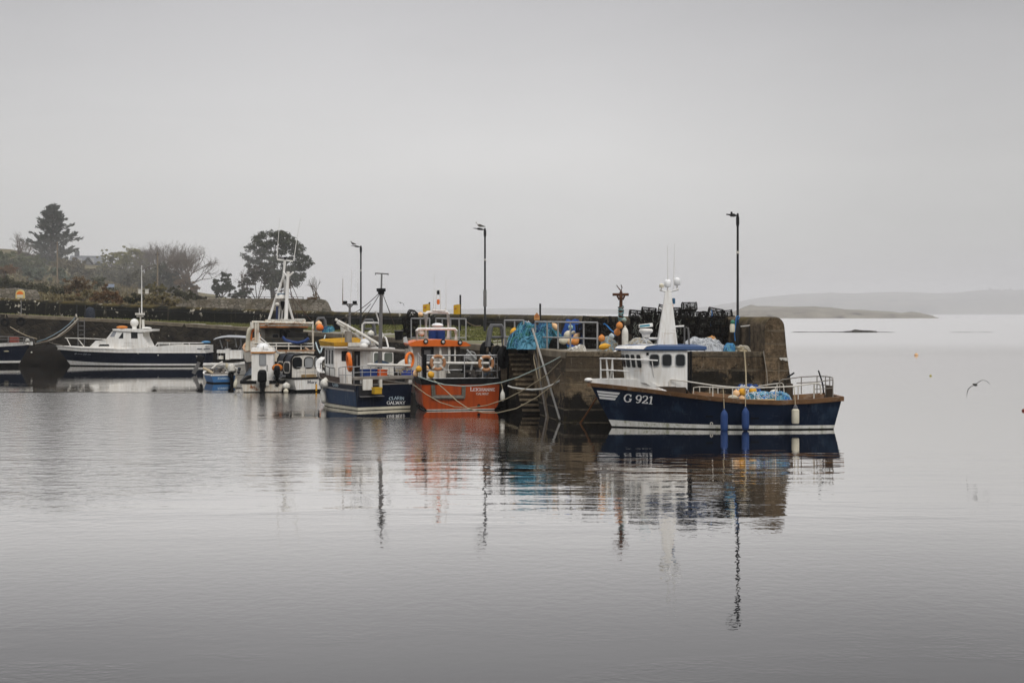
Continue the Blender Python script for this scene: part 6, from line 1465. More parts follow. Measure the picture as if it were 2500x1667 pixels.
# ---- galvanised rail sections
def section(label, pts, D0, D1, ptop, mids, posts, grp='galvanised rails on the pier'):
    """pts: photo columns of the ends; the rail runs straight between two distances"""
    (xa, ya), (xb, yb) = pts; a, b = P(xa, ya, D0), P(xb, yb, D1)
    zg_ = lambda q: deck_at(q.x, q.y)
    r = thing('pier_railing', label, 'railing', (a.x, a.y, zg_(a)), 0, grp); o = r.location
    MB().tube([a - o, b - o], .045, 7).build('rail', steel, r)
    for f in mids: MB().tube([V((a.x, a.y, lerp(zg_(a), a.z, f))) - o, V((b.x, b.y, lerp(zg_(b), b.z, f))) - o], .04, 7).build('mid_rail', steel, r)
    for f in posts:
        q = a.lerp(b, f); zq_ = zg_(q) - o.z; q = q - o; MB().tube([V((q.x, q.y, zq_)), q], .045, 7).build('post', steel, r)
    return r
section('short galvanised rail section in front of the white net bag', ((1232, 782), (1278.5, 782)), 76.5, 75.4, 0, (.38,), (0, .53, 1))
section('long galvanised rail section in front of the turquoise net heap', ((1307, 785.5), (1458.5, 787.5)), 74.2, 69.6, 0, (.42,), (.0, .2, .38, .58, .79, 1))
section('galvanised rail section on the turf behind the orange boat, left half', ((1004, 777.5), (1049, 777.5)), 96, 94.5, 0, (.12,), (0, .5, 1))
section('galvanised rail section on the turf behind the orange boat, right half', ((1064, 777.5), (1137.5, 778.5)), 94, 91, 0, (.12, ), (0, .22, .5, .78, 1))
# ---- ladder head frames: fat grey tubes bent over the quay edge
def frame(label, px0, px1, ytop, ybot, D, spread=.5, r_=.10):
    c = G((px0 + px1) / 2, D, 0); ZD = deck_at(c.x, c.y); c.z = ZD; r = thing('ladder_frame', label, 'ladder frame', c, math.radians(12), 'grey ladder frames on the quay edge'); w = (px1 - px0) / F * D * .5; hh = P(0, ytop, D).z - ZD
    for y in (-.18, .32): 
        MB().tube([V((-w * 1.0, y, 0)), V((-w * .74, y, hh * .8)), V((-w * .55, y, hh * .97)), V((w * .45, y, hh * .97)), V((w * .68, y, hh * .8)), V((w * .92, y, 0))], r_, 8).build('hoop', mat('grey_tube', (.12, .12, .122), .7, (.08, .08, .08), 3), r)
    for z in (.42,): MB().tube([V((-w * .85, .0, hh * z)), V((w * .8, .0, hh * z))], r_ * .8, 7).build('rung', MATS['grey_tube'], r)
frame('big grey ladder frame at the quay edge above the orange boat\'s tyres', 1191, 1235, 793, 846, 77.3)
frame('grey ladder frame on the quay behind the navy boat\'s mast', 884, 917, 780, 817, 113, r_=.12)
frame('grey ladder frame on the quay just right of the trawler', 772, 797, 776, 806, 128, r_=.13)
# ---- tyres on the quay wall
tyr = 'old tyres hung on the quay wall'
def tyre(label, c, R_, r, axis):
    rt = thing('tyre', label, 'tyre', c, 0, tyr); mm = to_dir(axis)
    MB().torus((0, 0, 0), R_, r, mm, 24, 8).build('tread', rubber, rt); MB().torus((0, 0, 0), R_ * .72, r * .55, mm, 20, 6).build('bead', blackp, rt)
    MB().tube([V((0, 0, R_ * .9)), V((.02, .1, R_ + .55))], .02, 5).build('hanging_rope', ropebeige, rt)
tyre('tyre hanging edge-on at the corner of the quay beside the stairs', P(1228.5, 872, 75.7), .44, .19, (.95, -.30, 0))
tyre('smaller tyre hung behind the corner tyre', P(1214, 864, 77.5), .34, .15, (.90, -.45, 0))
tyre('wide tyre under the big grey ladder frame', P(1190, 856, 79), .40, .18, (.80, -.60, 0))
tyre('tyre on the landward quay wall, directly below the pale yellow cabinet', P(51, 785, 156.3), .36, .15, (.0, 1, .05))
tyre('tyre on the landward quay wall at the left edge', P(12, 787, 157.8), .36, .15, (.0, 1, .05))
# ---- ladder on the landward quay
lr = thing('quay_ladder', 'black iron ladder going down the landward quay wall', 'ladder', G(198, 155.2, .2), 0); o = lr.location
yq = 155.2
for px in (190.5, 206): MB().tube([G(px, yq, .3) - o, G(px, yq, P(0, 780, yq).z) - o], .06, 6).build('stile', greysteel, lr)
for k in range(8): z = lerp(.8, P(0, 780, yq).z - .2, k / 7); MB().tube([G(190.5, yq, z) - o, G(206, yq, z) - o], .04, 5).build('rung', greysteel, lr)
for px in (187.5, 208): MB().tube([G(px, yq + 1.2, P(0, 777, yq).z) - o, G(px, yq + 1.2, P(0, 744, yq).z) - o], .06, 6).build('grab_post', darkpost, lr)
tag(MB().ell(P(219, 770, 157.5), (.62, .5, .95), 12, 9).ell(P(224, 762, 157.5), (.35, .4, .5), 10, 7).build('net_bale', mat('dark_blue_black_net', (.012, .016, .026), .9, (.05, .055, .065), 6, .8)), 'dark bundled net beside the top of the iron ladder', 'net bundle')
# ---- nets: a lumpy core with strands lying over it
def heap(name, label, px0, px1, ytop, ybot, D, depth, cols, n, seed, cat='net', skew=.5, r_=.024, core=None, wide=1.0):
    rr_ = random.Random(seed); a, b = G(px0, D, 0), G(px1, D, 0); zt = P(0, ytop, D).z; zb = (ZD if D < 84 else deck_at((a.x + b.x) / 2, D)) - .02; zt = max(zt, zb + .3)
    c = V(((a.x + b.x) / 2, D, zb)); hw = (b.x - a.x) / 2; hh = zt - zb
    root = thing(name, label, cat, c)
    def top(x, y):
        u = (x - (skew - .5) * 1.2 * hw) / hw; v = y / depth; d = min(1, u * u + v * v)
        return hh * max(0, (1 - d ** 2.1)) ** .8 * (.80 + .50 * noise.noise(V((x * 1.35 + seed, y * 1.5, seed))) + .16 * noise.noise(V((x * 4 + seed, y * 4, 2))))
    mb = MB(); N = 22; rows = []
    for j in range(N + 1):
        row = []
        for i in range(N + 1):
            x, y = lerp(-hw * 1.02, hw * 1.02, i / N), lerp(-depth, depth, j / N); row.append(V((x, y, max(-.03, top(x, y) - .03))))
        rows.append(row)
    mb.ring(rows, cap=False, closed=False); mb.build('heap_core', core or cols[0], root)
    for ci, cm_ in enumerate(cols):
        sb = MB()
        for k in range(n // len(cols)):
            an = rr_.uniform(0, math.tau); rad = math.sqrt(rr_.random()) * .92
            x, y = math.cos(an) * rad * hw, math.sin(an) * rad * depth
            if len(cols) > 1 and noise.noise(V((x * .9, y * .9, ci * 9 + seed))) < .02 and rr_.random() < .85: continue
            h_ = rr_.uniform(0, math.tau); pts = []; L = rr_.uniform(.04, .08)
            for s_ in range(rr_.randint(7, 15)):
                pts.append(V((x, y, top(x, y) + rr_.uniform(-.005, .06)))); h_ += rr_.uniform(-.75, .75); x += math.cos(h_) * L * wide; y += math.sin(h_) * L
                if abs(x) > hw or abs(y) > depth: break
            if len(pts) > 2: sb.tube(pts, r_ * rr_.uniform(.6, 1.3), 4)
        sb.build('strands', cm_, root)
    return root
heap('net_heap', 'big heap of turquoise and green fishing net behind the rail above the stairs', 1238, 1387, 786, 850, 75.2, 1.3, [netteal, netgreen, netaqua, netnavy, netteal], 1100, 3, skew=.46, core=mat('turquoise_net_core', (.012, .08, .10), .95, (.006, .03, .04), 4, .9))
heap('net_heap', 'bright turquoise net tail spilling at the foot of the green heap', 1262, 1345, 815, 852, 73.9, .6, [netaqua, netteal], 420, 4)
heap('net_heap', 'royal blue net heap on the pier right of the turquoise one', 1368, 1428, 779, 846, 77.5, .9, [netblue, mat('deep_blue_net', (.02, .06, .22), .85)], 420, 26)
heap('net_bag', 'pale grey net bag slumped at the left end of the turquoise heap', 1233, 1305, 790, 845, 76.3, .8, [netgrey, mat('white_net', (.55, .56, .57), .85)], 300, 6, skew=.6)
heap('net_heap', 'pale grey net spread under the right end of the blue boat\'s roof line', 1655, 1770, 826, 862, 68.5, .9, [netgrey, mat('white_net', (.55, .56, .57), .85)], 520, 7, skew=.55)
heap('rope_heap', 'orange rope coil on top of the pale grey net', 1719, 1758, 820, 838, 69.3, .45, [ropeor, ropebeige], 130, 8, 'rope')
heap('net_heap', 'small light blue net bunch at the foot of the end lamp post', 1766, 1796, 838, 862, 67.9, .4, [netaqua, ropeblue], 130, 9)
heap('rope_heap', 'beige rope pile between the rail and the rusty post', 1464, 1512, 828, 862, 69.5, .7, [ropebeige, ropepale, mat('pale_blue_rope', (.30, .40, .45), .85)], 420, 10, 'rope')
heap('rope_heap', 'beige rope pile between the rusty post and the blue boat\'s roof', 1526, 1600, 824, 868, 69, .8, [ropebeige, ropepale, netgrey], 460, 11, 'rope')
heap('net_heap', 'black plastic and net bundle under the long rail', 1340, 1384, 826, 852, 73.4, .45, [netblack], 120, 12)
heap('net_heap', 'teal net bundle on the quay right of the trawler', 787, 818, 796, 815, 126, .8, [netteal, netnavy], 120, 13)
heap('rope_heap', 'beige rope flaked out at the foot of the end lamp post', 1795, 1832, 850, 862, 67.8, .3, [ropebeige, ropepale], 90, 14, 'rope')
heap('rope_heap', 'frayed pale rope lying along the front corner of the pier head', 1388, 1432, 850, 866, 67.9, .25, [ropepale, offwhite], 120, 15, 'rope')
heap('rope_heap', 'brown rope tangle hung at the head of the stairs', 1288, 1312, 844, 870, 75.6, .25, [mat('brown_rope', (.14, .11, .07), .9)], 90, 16, 'rope')
# ---- floats lying about
bg_ = 'net floats on the pier'
for lb, px, py, D, r, m, lg, tlt in (
    ('yellow cup-shaped float on the pale net bag', 1254.5, 811, 75.6, .20, yellow, 1.15, (0, 10)),
    ('round white float beside the yellow one on the net bag', 1270, 807, 75.4, .115, buoywhite, 1, (0, 0)),
    ('pale pink oval float near the top right of the turquoise heap', 1356, 798, 74.2, .15, buoypale, 1.5, (0, -40)),
    ('big cream float between the turquoise and the blue net heaps', 1386, 818, 74.4, .20, cream, 1.25, (0, 30)),
    ('small cream ring float on the blue net heap', 1400, 812, 74.2, .11, cream, .9, (70, 0)),
    ('pale green float on the side of the blue net heap', 1393, 799, 75.8, .13, mat('pale_green_float', (.35, .52, .48), .6), 1, (0, 0)),
    ('large cream float under the long rail, next to the black bundle', 1375, 832, 73.2, .21, cream, 1.2, (0, 80)),
    ('pale orange float under the long rail right of the cream one', 1392, 833, 73.3, .19, buoypale, 1.15, (0, 70)),
    ('orange float under the long rail by the black pots', 1404, 834, 73.2, .19, buoyor, 1.1, (0, 60)),
    ('pale pink float above the orange one under the long rail', 1408, 822, 73.8, .17, buoypale, 1.2, (0, 40)),
    ('round orange buoy with a rope tail on the beige rope pile', 1469, 826, 69.0, .17, buoyor, 1, (0, 0)),
    ('pale blue and white buoy on the beige rope pile', 1493, 821, 69.8, .14, mat('pale_blue_buoy', (.45, .55, .60), .5, (.65, .63, .58), 4), 1, (0, 0)),
    ('long yellow float at the pier edge in front of the beige rope', 1475, 846, 67.9, .155, yellow, 1.7, (0, 80)),
    ('orange buoy hanging on the rusty post, the upper of two', 1512.5, 795, 68.3, .165, buoyor, 1.05, (0, 0)),
    ('orange buoy hanging on the rusty post, the lower of two', 1507, 811, 68.6, .165, buoyor, 1.05, (0, 0)),
    ('pale green buoy tied at the top of the float bunch on the rusty post', 1524, 781, 68.4, .11, mat('sage_buoy', (.30, .38, .33), .6), 1, (0, 0)),
    ('small white float on the turf by the grey ladder frame', 905.5, 815, 109, .28, buoywhite, .9, (0, 0)),
    ('white float on top of the far stack of pots', 1004, 769, 107, .16, buoywhite, .7, (0, 0)),
    ('pinkish float on the far stack of pots, right of the white one', 1026, 768, 106, .22, buoypale, .8, (0, 0)),
    ('white float hung on the orange boat\'s roof hoop', 1029, 813, 79.2, .17, buoywhite, 1, (0, 0)),
    ('orange float on the quay right of the trawler\'s gantry', 781, 800, 124, .33, safety, .9, (0, 0)),
    ('pale float next to the orange one right of the trawler\'s gantry', 778, 791, 125, .3, buoypale, .9, (0, 0))):
    buoy('float', lb, P(px, py, D), r, m, bg_, lg, tlt)
fender('fender', 'long weathered white fender tied to the rusty post', P(1526, 796, 68.2), 1.15, .155, buoywhite, None)
# ---- rusty crane post
cp = thing('crane_post', 'rusty iron crane post with a T arm, floats tied to it', 'crane post', G(1516, 68.7, ZD)); o = cp.location
pc = lambda px, py: P(px, py, 68.7) - o
MB().tube([V((0, 0, -.1)), V((0, 0, pc(0, 775).z))], .15, 10, .13).build('lower_post', mat('dark_rust', (.03, .016, .010), .9, (.012, .01, .008), 4), cp)
MB().lathe((0, 0, pc(0, 775).z), [(.12, 0), (.11, .45), (.15, .46), (.15, .50), (.085, .53), (.075, .95), (.10, 1.05), (.08, 1.18), (.04, 1.3)], 10).build('upper_post', rust, cp)
MB().tube([pc(1495.5, 719), pc(1535, 719)], .065, 8).build('cross_arm', rust, cp)
MB().tube([pc(1507, 722), pc(1512, 732)], .05, 6).tube([pc(1525, 722), pc(1520, 732)], .05, 6).build('arm_bracket', rust, cp)
MB().tube([pc(1515, 709), pc(1510, 703), pc(1505, 696)], .032, 6, .02).tube([pc(1517, 709), pc(1518.5, 702), pc(1516, 695), ], .032, 6, .02).build('hook', rust, cp)
rb = MB()
for k in range(9): rb.torus((0, 0, pc(0, 784).z + .085 * k), .135, .022, rotm('X', (k % 3) * 14 - 14) @ rotm('Y', (k % 4) * 12 - 18), 16, 6)
rb.build('rope_binding', mat('faded_teal_rope', (.10, .24, .27), .85, (.30, .33, .28), 6, .9), cp)
rope('rope', 'blue rope looped from the pots down to the rusty post', [P(1473, 792, 70), P(1476, 790, 70), P(1482, 795, 70), P(1492, 806, 69.4), P(1500, 812, 69), P(1503, 820, 68.9)], .035, ropeblue)
# ---- lobster pots
def pot_meshes():
    w, d, h = .68, .46, .42
    fr = MB()
    def arch(x): return [V((x, -d / 2, .02))] + [V((x, d / 2 * -math.copysign(abs(math.cos(a)) ** .6, math.cos(a)), .10 + (h - .10) * math.sin(a) ** .45)) for a in [math.pi * k / 8 for k in range(9)]] + [V((x, d / 2, .02))]
    for x in (-w / 2, 0, w / 2): fr.tube(arch(x), .022, 5)
    for y, z in ((-d / 2, .02), (d / 2, .02), (0, .02), (-d * .42, .28), (d * .42, .28), (0, h)): fr.tube([V((-w / 2, y, z)), V((w / 2, y, z))], .02, 5)
    for x in (-w / 2, -w / 4, 0, w / 4, w / 2): fr.tube([V((x, -d / 2, .02)), V((x, d / 2, .02))], .018, 5)
    nt_ = MB(); r_ = .0065
    for k in range(9):
        x = lerp(-w / 2, w / 2, k / 8); a1 = arch(x); sh = w / 8
        nt_.tube([V((min(w / 2, max(-w / 2, q.x + (sh * .8 if i % 2 else -sh * .8))), q.y, q.z)) for i, q in enumerate(a1)], r_, 3)
    for i in (1, 3, 5, 7, 9): nt_.tube([V((lerp(-w / 2, w / 2, k / 8), arch(0)[i].y, arch(0)[i].z - (.015 if k % 2 else 0))) for k in range(9)], r_, 3)
    for x in (-w / 2, w / 2):
        for k in range(6): y = lerp(-d * .45, d * .45, k / 5); nt_.tube([V((x, y, .03)), V((x, y * .8, .05 + (h - .08) * math.sqrt(max(0, 1 - (2 * y / d) ** 2)) * .95 + .02))], r_, 3)
        for z in (.12, .22, .31): nt_.tube([V((x, -d * .46, z)), V((x, d * .46, z))], r_, 3)
    eye = MB().torus((-.12, 0, .22), .09, .018, rotm('Y', 90), 12, 5)
    for k in range(6): a = k * math.tau / 6; eye.tube([V((-.12, .09 * math.cos(a), .22 + .09 * math.sin(a))), V((-w / 2, .2 * math.cos(a), .2 + .17 * math.sin(a)))], .008, 3)
    bs = MB()
    for k in range(5): bs.bb((-w / 2, lerp(-d / 2, d / 2 - .06, k / 4), 0), (w / 2, lerp(-d / 2, d / 2 - .06, k / 4) + .06, .018))
    rp = MB(); r_ = random.Random(2)
    for k in range(7):
        p = V((r_.uniform(-.28, .28), r_.uniform(-.12, .12), r_.uniform(.05, .2))); pts = [p]
        for s_ in range(7): p = p + V((r_.uniform(-.12, .12), r_.uniform(-.1, .1), r_.uniform(-.07, .07))); p = V((max(-.3, min(.3, p.x)), max(-.17, min(.17, p.y)), max(.03, min(.33, p.z)))); pts.append(p)
        rp.tube(pts, .02, 4)
    return fr, nt_, eye, bs, rp
def make_pot():
    fr, n_, ey, bs, rp = pot_meshes(); r = thing('lobster_pot', 'black netted lobster pot in the big pile beside the end lamp post', 'lobster pot', (0, 0, 0), 0, 'lobster pots piled on the pier')
    fr.build('frame', wirebl, r); n_.build('netting', netblack, r); ey.build('entrance_eye', netblack, r); bs.build('base_slats', mat('tarred_slats', (.02, .015, .012), .8), r, smooth=False); rp.build('coiled_rope', mat('stained_rope', (.035, .034, .03), .9, (.10, .10, .085), 4, .8), r)
    return r
proto = make_pot(); used_pot = [False]; rp_ = random.Random(17)
def pot(x, y, z, rz, label, group, tilt=(0, 0), s=1.0):
    r = proto if not used_pot[0] else copy_tree(proto); used_pot[0] = True
    r.location = (x, y, z); r.rotation_euler = (math.radians(tilt[0]), math.radians(tilt[1]), math.radians(rz)); r.scale = (s, s, s)
    r['label'] = label; r['group'] = group
PG = 'lobster pots piled on the pier'
DP = 71.5
def stack(px0, px1, ytop_tab, D, rows_deep, label, group, s=1.0, pitch=.70, lift=.37):
    x0, x1 = G(px0, D, 0).x, G(px1, D, 0).x
    for d in range(rows_deep):
        yy = D + d * .55 * s; n = max(1, round((x1 - x0) / (pitch * s * .88)))
        for i in range(n):
            ZD = 3.335 if D < 84 else deck_at((x0 + x1) / 2, yy)
            x = lerp(x0, x1, (i + .5) / n) + rp_.uniform(-.05, .05); px = 1250 + x / yy * F
            zt = P(0, interp(px, ytop_tab), yy).z - (0 if d else rp_.uniform(0, .05))
            k = max(1, round((zt - ZD) / (lift * s)))
            kk = k - (1 if d else 0)
            for j in range(kk):
                pot(x + rp_.uniform(-.06, .06) + (.18 if j % 2 else 0), yy + rp_.uniform(-.06, .06), ZD + .02 + j * lift * s * ((zt - ZD) / (lift * s) / k), rp_.uniform(-20, 20) + rp_.choice((0, 180, 0, 180, 0, 180, 90)), label, group, (rp_.uniform(-7, 7) * (2 if j == k - 1 else 1), rp_.uniform(-7, 7) * (2 if j == k - 1 else 1)), s)
main_lab = 'black netted lobster pot in the big pile beside the end lamp post'
stack(1536, 1790, [(1536, 762), (1560, 758), (1568, 752), (1600, 748), (1630, 752), (1660, 750), (1662, 738), (1705, 742), (1712, 764), (1724, 766), (1730, 754), (1772, 754), (1776, 774), (1790, 778)], DP, 2, main_lab, PG, 1.02)
stack(1698, 1794, [(1698, 782), (1722, 786), (1726, 776), (1758, 772), (1762, 782), (1794, 792)], 70.6, 1, main_lab, PG, 1.0)
stack(1414, 1460, [(1414, 772), (1460, 780)], 73.5, 2, 'black lobster pot in the dense stack behind the right end of the long rail', 'lobster pots behind the long rail', 1.0)
stack(1458, 1512, [(1458, 778), (1512, 772)], 75.5, 1, 'black lobster pot stacked between the long rail and the rusty post', 'lobster pots left of the rusty post', 1.0)
stack(983, 1012, [(983, 770), (990, 762), (1008, 760), (1012, 772)], 103, 2, 'dark lobster pot in the far stack on the turf left of the orange boat', 'lobster pots in the far stack', 1.35)
# dark tarred net thrown over the low stack, loose pale lines draped on the pots
dn = MB(); r8 = random.Random(8)
for k in range(60):
    x = G(r8.uniform(1540, 1780), DP, 0).x; pxx = 1250 + x / (DP - .4) * F; zt = P(0, interp(pxx, [(1536, 768), (1600, 760), (1700, 752), (1715, 775), (1780, 765), (1790, 785)]), DP).z
    z = r8.uniform(3.5, zt); p = V((x, DP - .32, z)); pts = [p]
    for s_ in range(r8.randint(5, 12)): p = p + V((r8.uniform(-.07, .07), r8.uniform(-.03, .03), r8.uniform(-.13, .02))); p.z = max(3.4, p.z); pts.append(p)
    dn.tube(pts, r8.uniform(.010, .02), 4)
tag(dn.build('pot_lines', mat('pot_lines', (.22, .22, .19), .9, (.06, .08, .07), 3, .9)), 'loose pale lines draped down the front of the big pot pile', 'rope')
rope('rope', 'bright blue line hanging down the front of the big pot pile', [P(1737, 757, 71), P(1738.5, 768, 71), P(1737, 780, 71), P(1735, 792, 71), P(1737, 800, 71)], .025, ropeblue)
rope('rope', 'blue rope knotted round the end lamp post', [P(1797, 775, 69.1), P(1803, 771, 69.1), P(1806, 775, 69.1), P(1801, 780, 69.1), P(1803, 788, 69.1), P(1798, 772, 69.1), P(1795, 800, 69.1), P(1793, 815, 69.1), P(1795, 832, 69.1)], .03, ropeblue)
bo_ = thing('float', 'white bottle float with a green top hanging on the end lamp post', 'buoy', P(1788, 812, 69.0), 0, bg_)
MB().lathe((0, 0, 0), [(.02, 0), (.12, .03), (.13, .3), (.10, .42), (.02, .43)], 12).build('bottle', cream, bo_); MB().ell((.02, 0, .50), (.11, .11, .12), 10, 8).build('green_top', mat('green_top', (.04, .17, .11), .5), bo_)
# ---- bins, barrel, tubs
def lathe_thing(name, label, cat, c, parts):
    r = thing(name, label, cat, c)
    for nm, pr, m in parts: MB().lathe((0, 0, 0), pr, 16).build(nm, m, r)
    return r
lathe_thing('bin', 'tall black bin standing on the turf left of the orange boat', 'bin', G(973.5, 97, deck_at(G(973.5, 97, 0).x, 97)), [('body', [(.25, 0), (.29, .62), (.27, .62), (.02, .60)], blackp), ('rim', [(.29, .60), (.31, .61), (.31, .67), (.28, .67), (.28, .60)], greysteel)])
for k, (px, lb) in enumerate(((1057, 'blue plastic barrel on the turf behind the orange boat, left one'), (1076, 'blue plastic barrel on the turf behind the orange boat, right one'))):
    rt = lathe_thing('barrel', lb, 'barrel', G(px, 92, deck_at(G(px, 92, 0).x, 92)), [('body', [(.26, 0), (.29, .05), (.29, .28), (.31, .30), (.29, .32), (.29, .58), (.31, .60), (.29, .62), (.27, .85), (.02, .87)], bluepl), ('lid', [(.27, .85), (.28, .86), (.28, .90), (.02, .91)], bluepl)]); rt['group'] = 'blue barrels on the turf'
rt = lathe_thing('tub', 'white tub on the quay edge above the navy boat\'s boom', 'tub', G(843, 122, deck_at(G(843, 122, 0).x, 122)), [('body', [(.38, 0), (.46, .7), (.43, .7), (.36, .05), (.02, .04)], offwhite), ('rim', [(.46, .66), (.49, .68), (.49, .73), (.44, .73)], white)])
lathe_thing('bin', 'low black bin on the quay right of the trawler', 'bin', G(828, 127, deck_at(G(828, 127, 0).x, 127)), [('body', [(.5, 0), (.55, 1.1), (.5, 1.1), (.02, 1.08)], blackp), ('rim', [(.55, 1.06), (.58, 1.08), (.58, 1.14), (.52, 1.14)], blackp)])
rope('surfboard_strip', 'white plank lying on the very edge of the pier head', [P(1443, 860.5, 67.5), P(1452, 863, 67.4), P(1490, 863, 67.4), P(1504, 857, 67.5)], .05, white, None, 'plank')
bk = thing('rail_fence', 'thin dark handrail fixed along the inner face of the sea wall', 'handrail', P(1190, 786, 100)); o = bk.location
MB().tube([P(1190, 786, 100) - o, P(1310, 787.5, 93.5) - o], .04, 5).build('rail', darkpost, bk)
for px, py, D in ((1200, 786, 99.5), (1230, 786.5, 97.8), (1265, 787, 95.8), (1300, 787.3, 94)): MB().tube([P(px, py, D) - o, V((P(px, py, D).x, D, 3.3)) - o], .035, 5).build('post', darkpost, bk)
rope('rope', 'slack rope from the tall thin post to the lamp behind the orange boat', sagged(P(1137, 784, 100), P(1174, 795, 101), .15), .04, mat('brown_rope', (.14, .11, .07), .9))
rope('cable', 'dark cable strung along the landward sea wall', [P(230, 756, 158), P(420, 760, 152), P(640, 766, 142), P(870, 777, 128), P(1000, 779, 118)], .035, darkpost)
ip = thing('niche_post', 'iron bracket on the inner face of the sea wall end', 'bracket', P(1828, 796, 68.4)); o = ip.location
MB().tube([P(1809, 797, 68.9) - o, P(1830, 795, 67.5) - o], .035, 5).build('bracket_bar', offwhite, ip); MB().tube([P(1830, 795, 67.5) - o, P(1830, 836, 67.5) - o], .03, 5).build('bracket_post', darkpost, ip)
# ---- poles leaning at the stairs
pg_ = 'poles leaning by the stairs'
for lb, a, b, r_, m in (('long white pole leaning from the net heap down to the foot of the stairs', (1300.5, 804, 73.6), (1367, 1016, 68.0), .055, mat('weathered_white_pole', (.30, .29, .265), .7, (.18, .17, .15), 4)),
                        ('grey pole leaning against the stair wall, nearer the steps', (1305, 850, 73.8), (1335, 1013, 70.7), .045, greytimber), ('brown pole leaning against the stair wall, behind the white one', (1311, 850, 73.3), (1339, 1013, 70.4), .045, mat('brown_pole', (.16, .125, .085), .8))):
    r = thing('pole', lb, 'pole', P(*b), 0, pg_); o = r.location; MB().tube([P(*b) - o - V((0, 0, .15)), P(*a) - o], r_, 7).build('shaft', m, r)
    MB().lathe(P(*a) - o, [(r_ * 1.2, -.05), (r_ * 1.2, .05), (.01, .07)], 8).build('end_cap', m, r)
rope('rope', 'brown looped rope hanging down the stair wall between the poles', [P(1306, 852, 73.6), P(1303, 875, 73.4), P(1308, 900, 72.8), P(1313, 925, 72.2), P(1320, 930, 71.7), P(1316, 890, 72.6), P(1312, 860, 73.3)], .03, ropebeige)
# ---- mooring ropes
for lb, pts, r_, m in (
    ('pale green mooring rope from the orange boat\'s corner up to the pier head', [(1022, 919, 75), (1050, 929, 74.5), (1085, 939, 74), (1130, 942.5, 73.6), (1175, 940.5, 73), (1223, 934, 72.5), (1265, 921, 71.5), (1310, 901, 70), (1350, 881, 69), (1384, 862, 68.2)], .03, mat('pale_green_rope', (.36, .42, .38), .85)),
    ('tan mooring rope dipping lowest across the orange stern', [(1054, 923, 75.3), (1085, 950, 74), (1115, 978, 73), (1143, 997, 72), (1180, 1007, 71), (1215, 1007.5, 70.5), (1260, 997, 70), (1310, 970, 69.4), (1350, 940, 69), (1384, 896, 68)], .026, ropebeige),
    ('tan mooring rope from the navy boat\'s corner across the orange stern', [(1008, 938, 75.6), (1040, 962, 74.6), (1075, 982, 73.6), (1110, 993, 73), (1145, 996, 72.6), (1190, 989, 72), (1235, 974, 71.4), (1280, 951, 70.6), (1335, 915, 69.4), (1386, 864, 68)], .024, ropebeige),
    ('thick white hose slung across the foot of the stairs', [(1241, 942, 72.6), (1252, 946, 72.2), (1275, 949.5, 71.6), (1300, 951.5, 70.8), (1325, 949.5, 70), (1350, 939, 69.2), (1376, 924, 68.3)], .05, mat('white_hose', (.60, .59, .54), .6)),
    ('white and blue line hanging from the trawler\'s gantry rail in a deep loop', [(771, 836, 100), (775, 850, 98), (781, 862, 96), (783, 860, 96), (788, 842, 100), (794, 818, 122)], .045, mat('pale_blue_line', (.42, .50, .52), .85)),
    ('yellow line slanting from the quay down behind the navy boat', [(771, 836, 101), (775, 848, 99), (780, 861, 97)], .035, mat('yellow_line', (.45, .36, .16), .85)),
    ('tan rope running from the pier top down the head wall to the blue boat', [(1796, 848, 67.8), (1812, 851, 67.2), (1817.5, 857, 67.0), (1819, 880, 66.9), (1821, 910, 66.4), (1821.5, 935, 65.6), (1821.5, 947, 63.2)], .035, ropebeige),
    ('thin grey line hanging down the pier head near its corner', [(1864, 857, 66.9), (1868, 885, 66.7), (1872, 910, 66.6), (1874, 940, 66.4)], .02, mat('grey_line', (.25, .22, .18), .9)),
    ('orange-brown bow rope of the blue boat going down to the foot of the wall', [(1457, 971, 64.6), (1452, 978, 65), (1440, 998, 65.8), (1427, 1018, 66.4), (1414, 1036, 66.7)], .045, mat('rusty_bow_rope', (.20, .085, .03), .85, (.06, .03, .02), 5)),
    ('blue-green mooring rope from the bow at the left edge to the ladder head', [(90, 834, 134), (110, 828, 138), (130, 818, 143), (150, 806, 148), (168, 792, 152), (183, 776, 155)], .05, mat('blue_green_rope', (.08, .14, .18), .85, (.25, .26, .24), 3)),
    ('pale mooring rope from the bow at the left edge to the ladder head', [(86, 839, 134), (115, 833, 138), (138, 823, 143), (160, 807, 148), (178, 791, 152), (191, 778, 155)], .06, mat('pale_hawser', (.32, .29, .24), .9)),
    ('brown mooring rope just under the pale one at the ladder', [(100, 836, 135), (125, 830, 140), (148, 820, 145), (168, 806, 150), (186, 788, 154)], .045, mat('brown_hawser', (.20, .15, .10), .9)),
    ('thin bow line of the angling boat', [(120, 835, 140), (137, 840, 139), (156, 844, 137.5)], .03, mat('grey_line', (.25, .22, .18), .9)),
    ('tan rope from a tyre down to the navy bow at the left edge', [(25, 798, 156), (45, 810, 150), (64, 819, 145), (90, 827, 140)], .045, ropebeige)):
    rope('mooring_rope', lb, [P(*q) for q in pts], r_, m, MOOR)
tag(MB().tube([P(182, 772, 155), P(181, 782, 155), P(184, 790, 155), P(189, 785, 155), P(187, 775, 155), P(186, 768, 156)], .09, 6).build('rope_coil', mat('pale_hawser', (.32, .29, .24), .9)), 'coil of rope hung at the head of the iron ladder', 'rope')
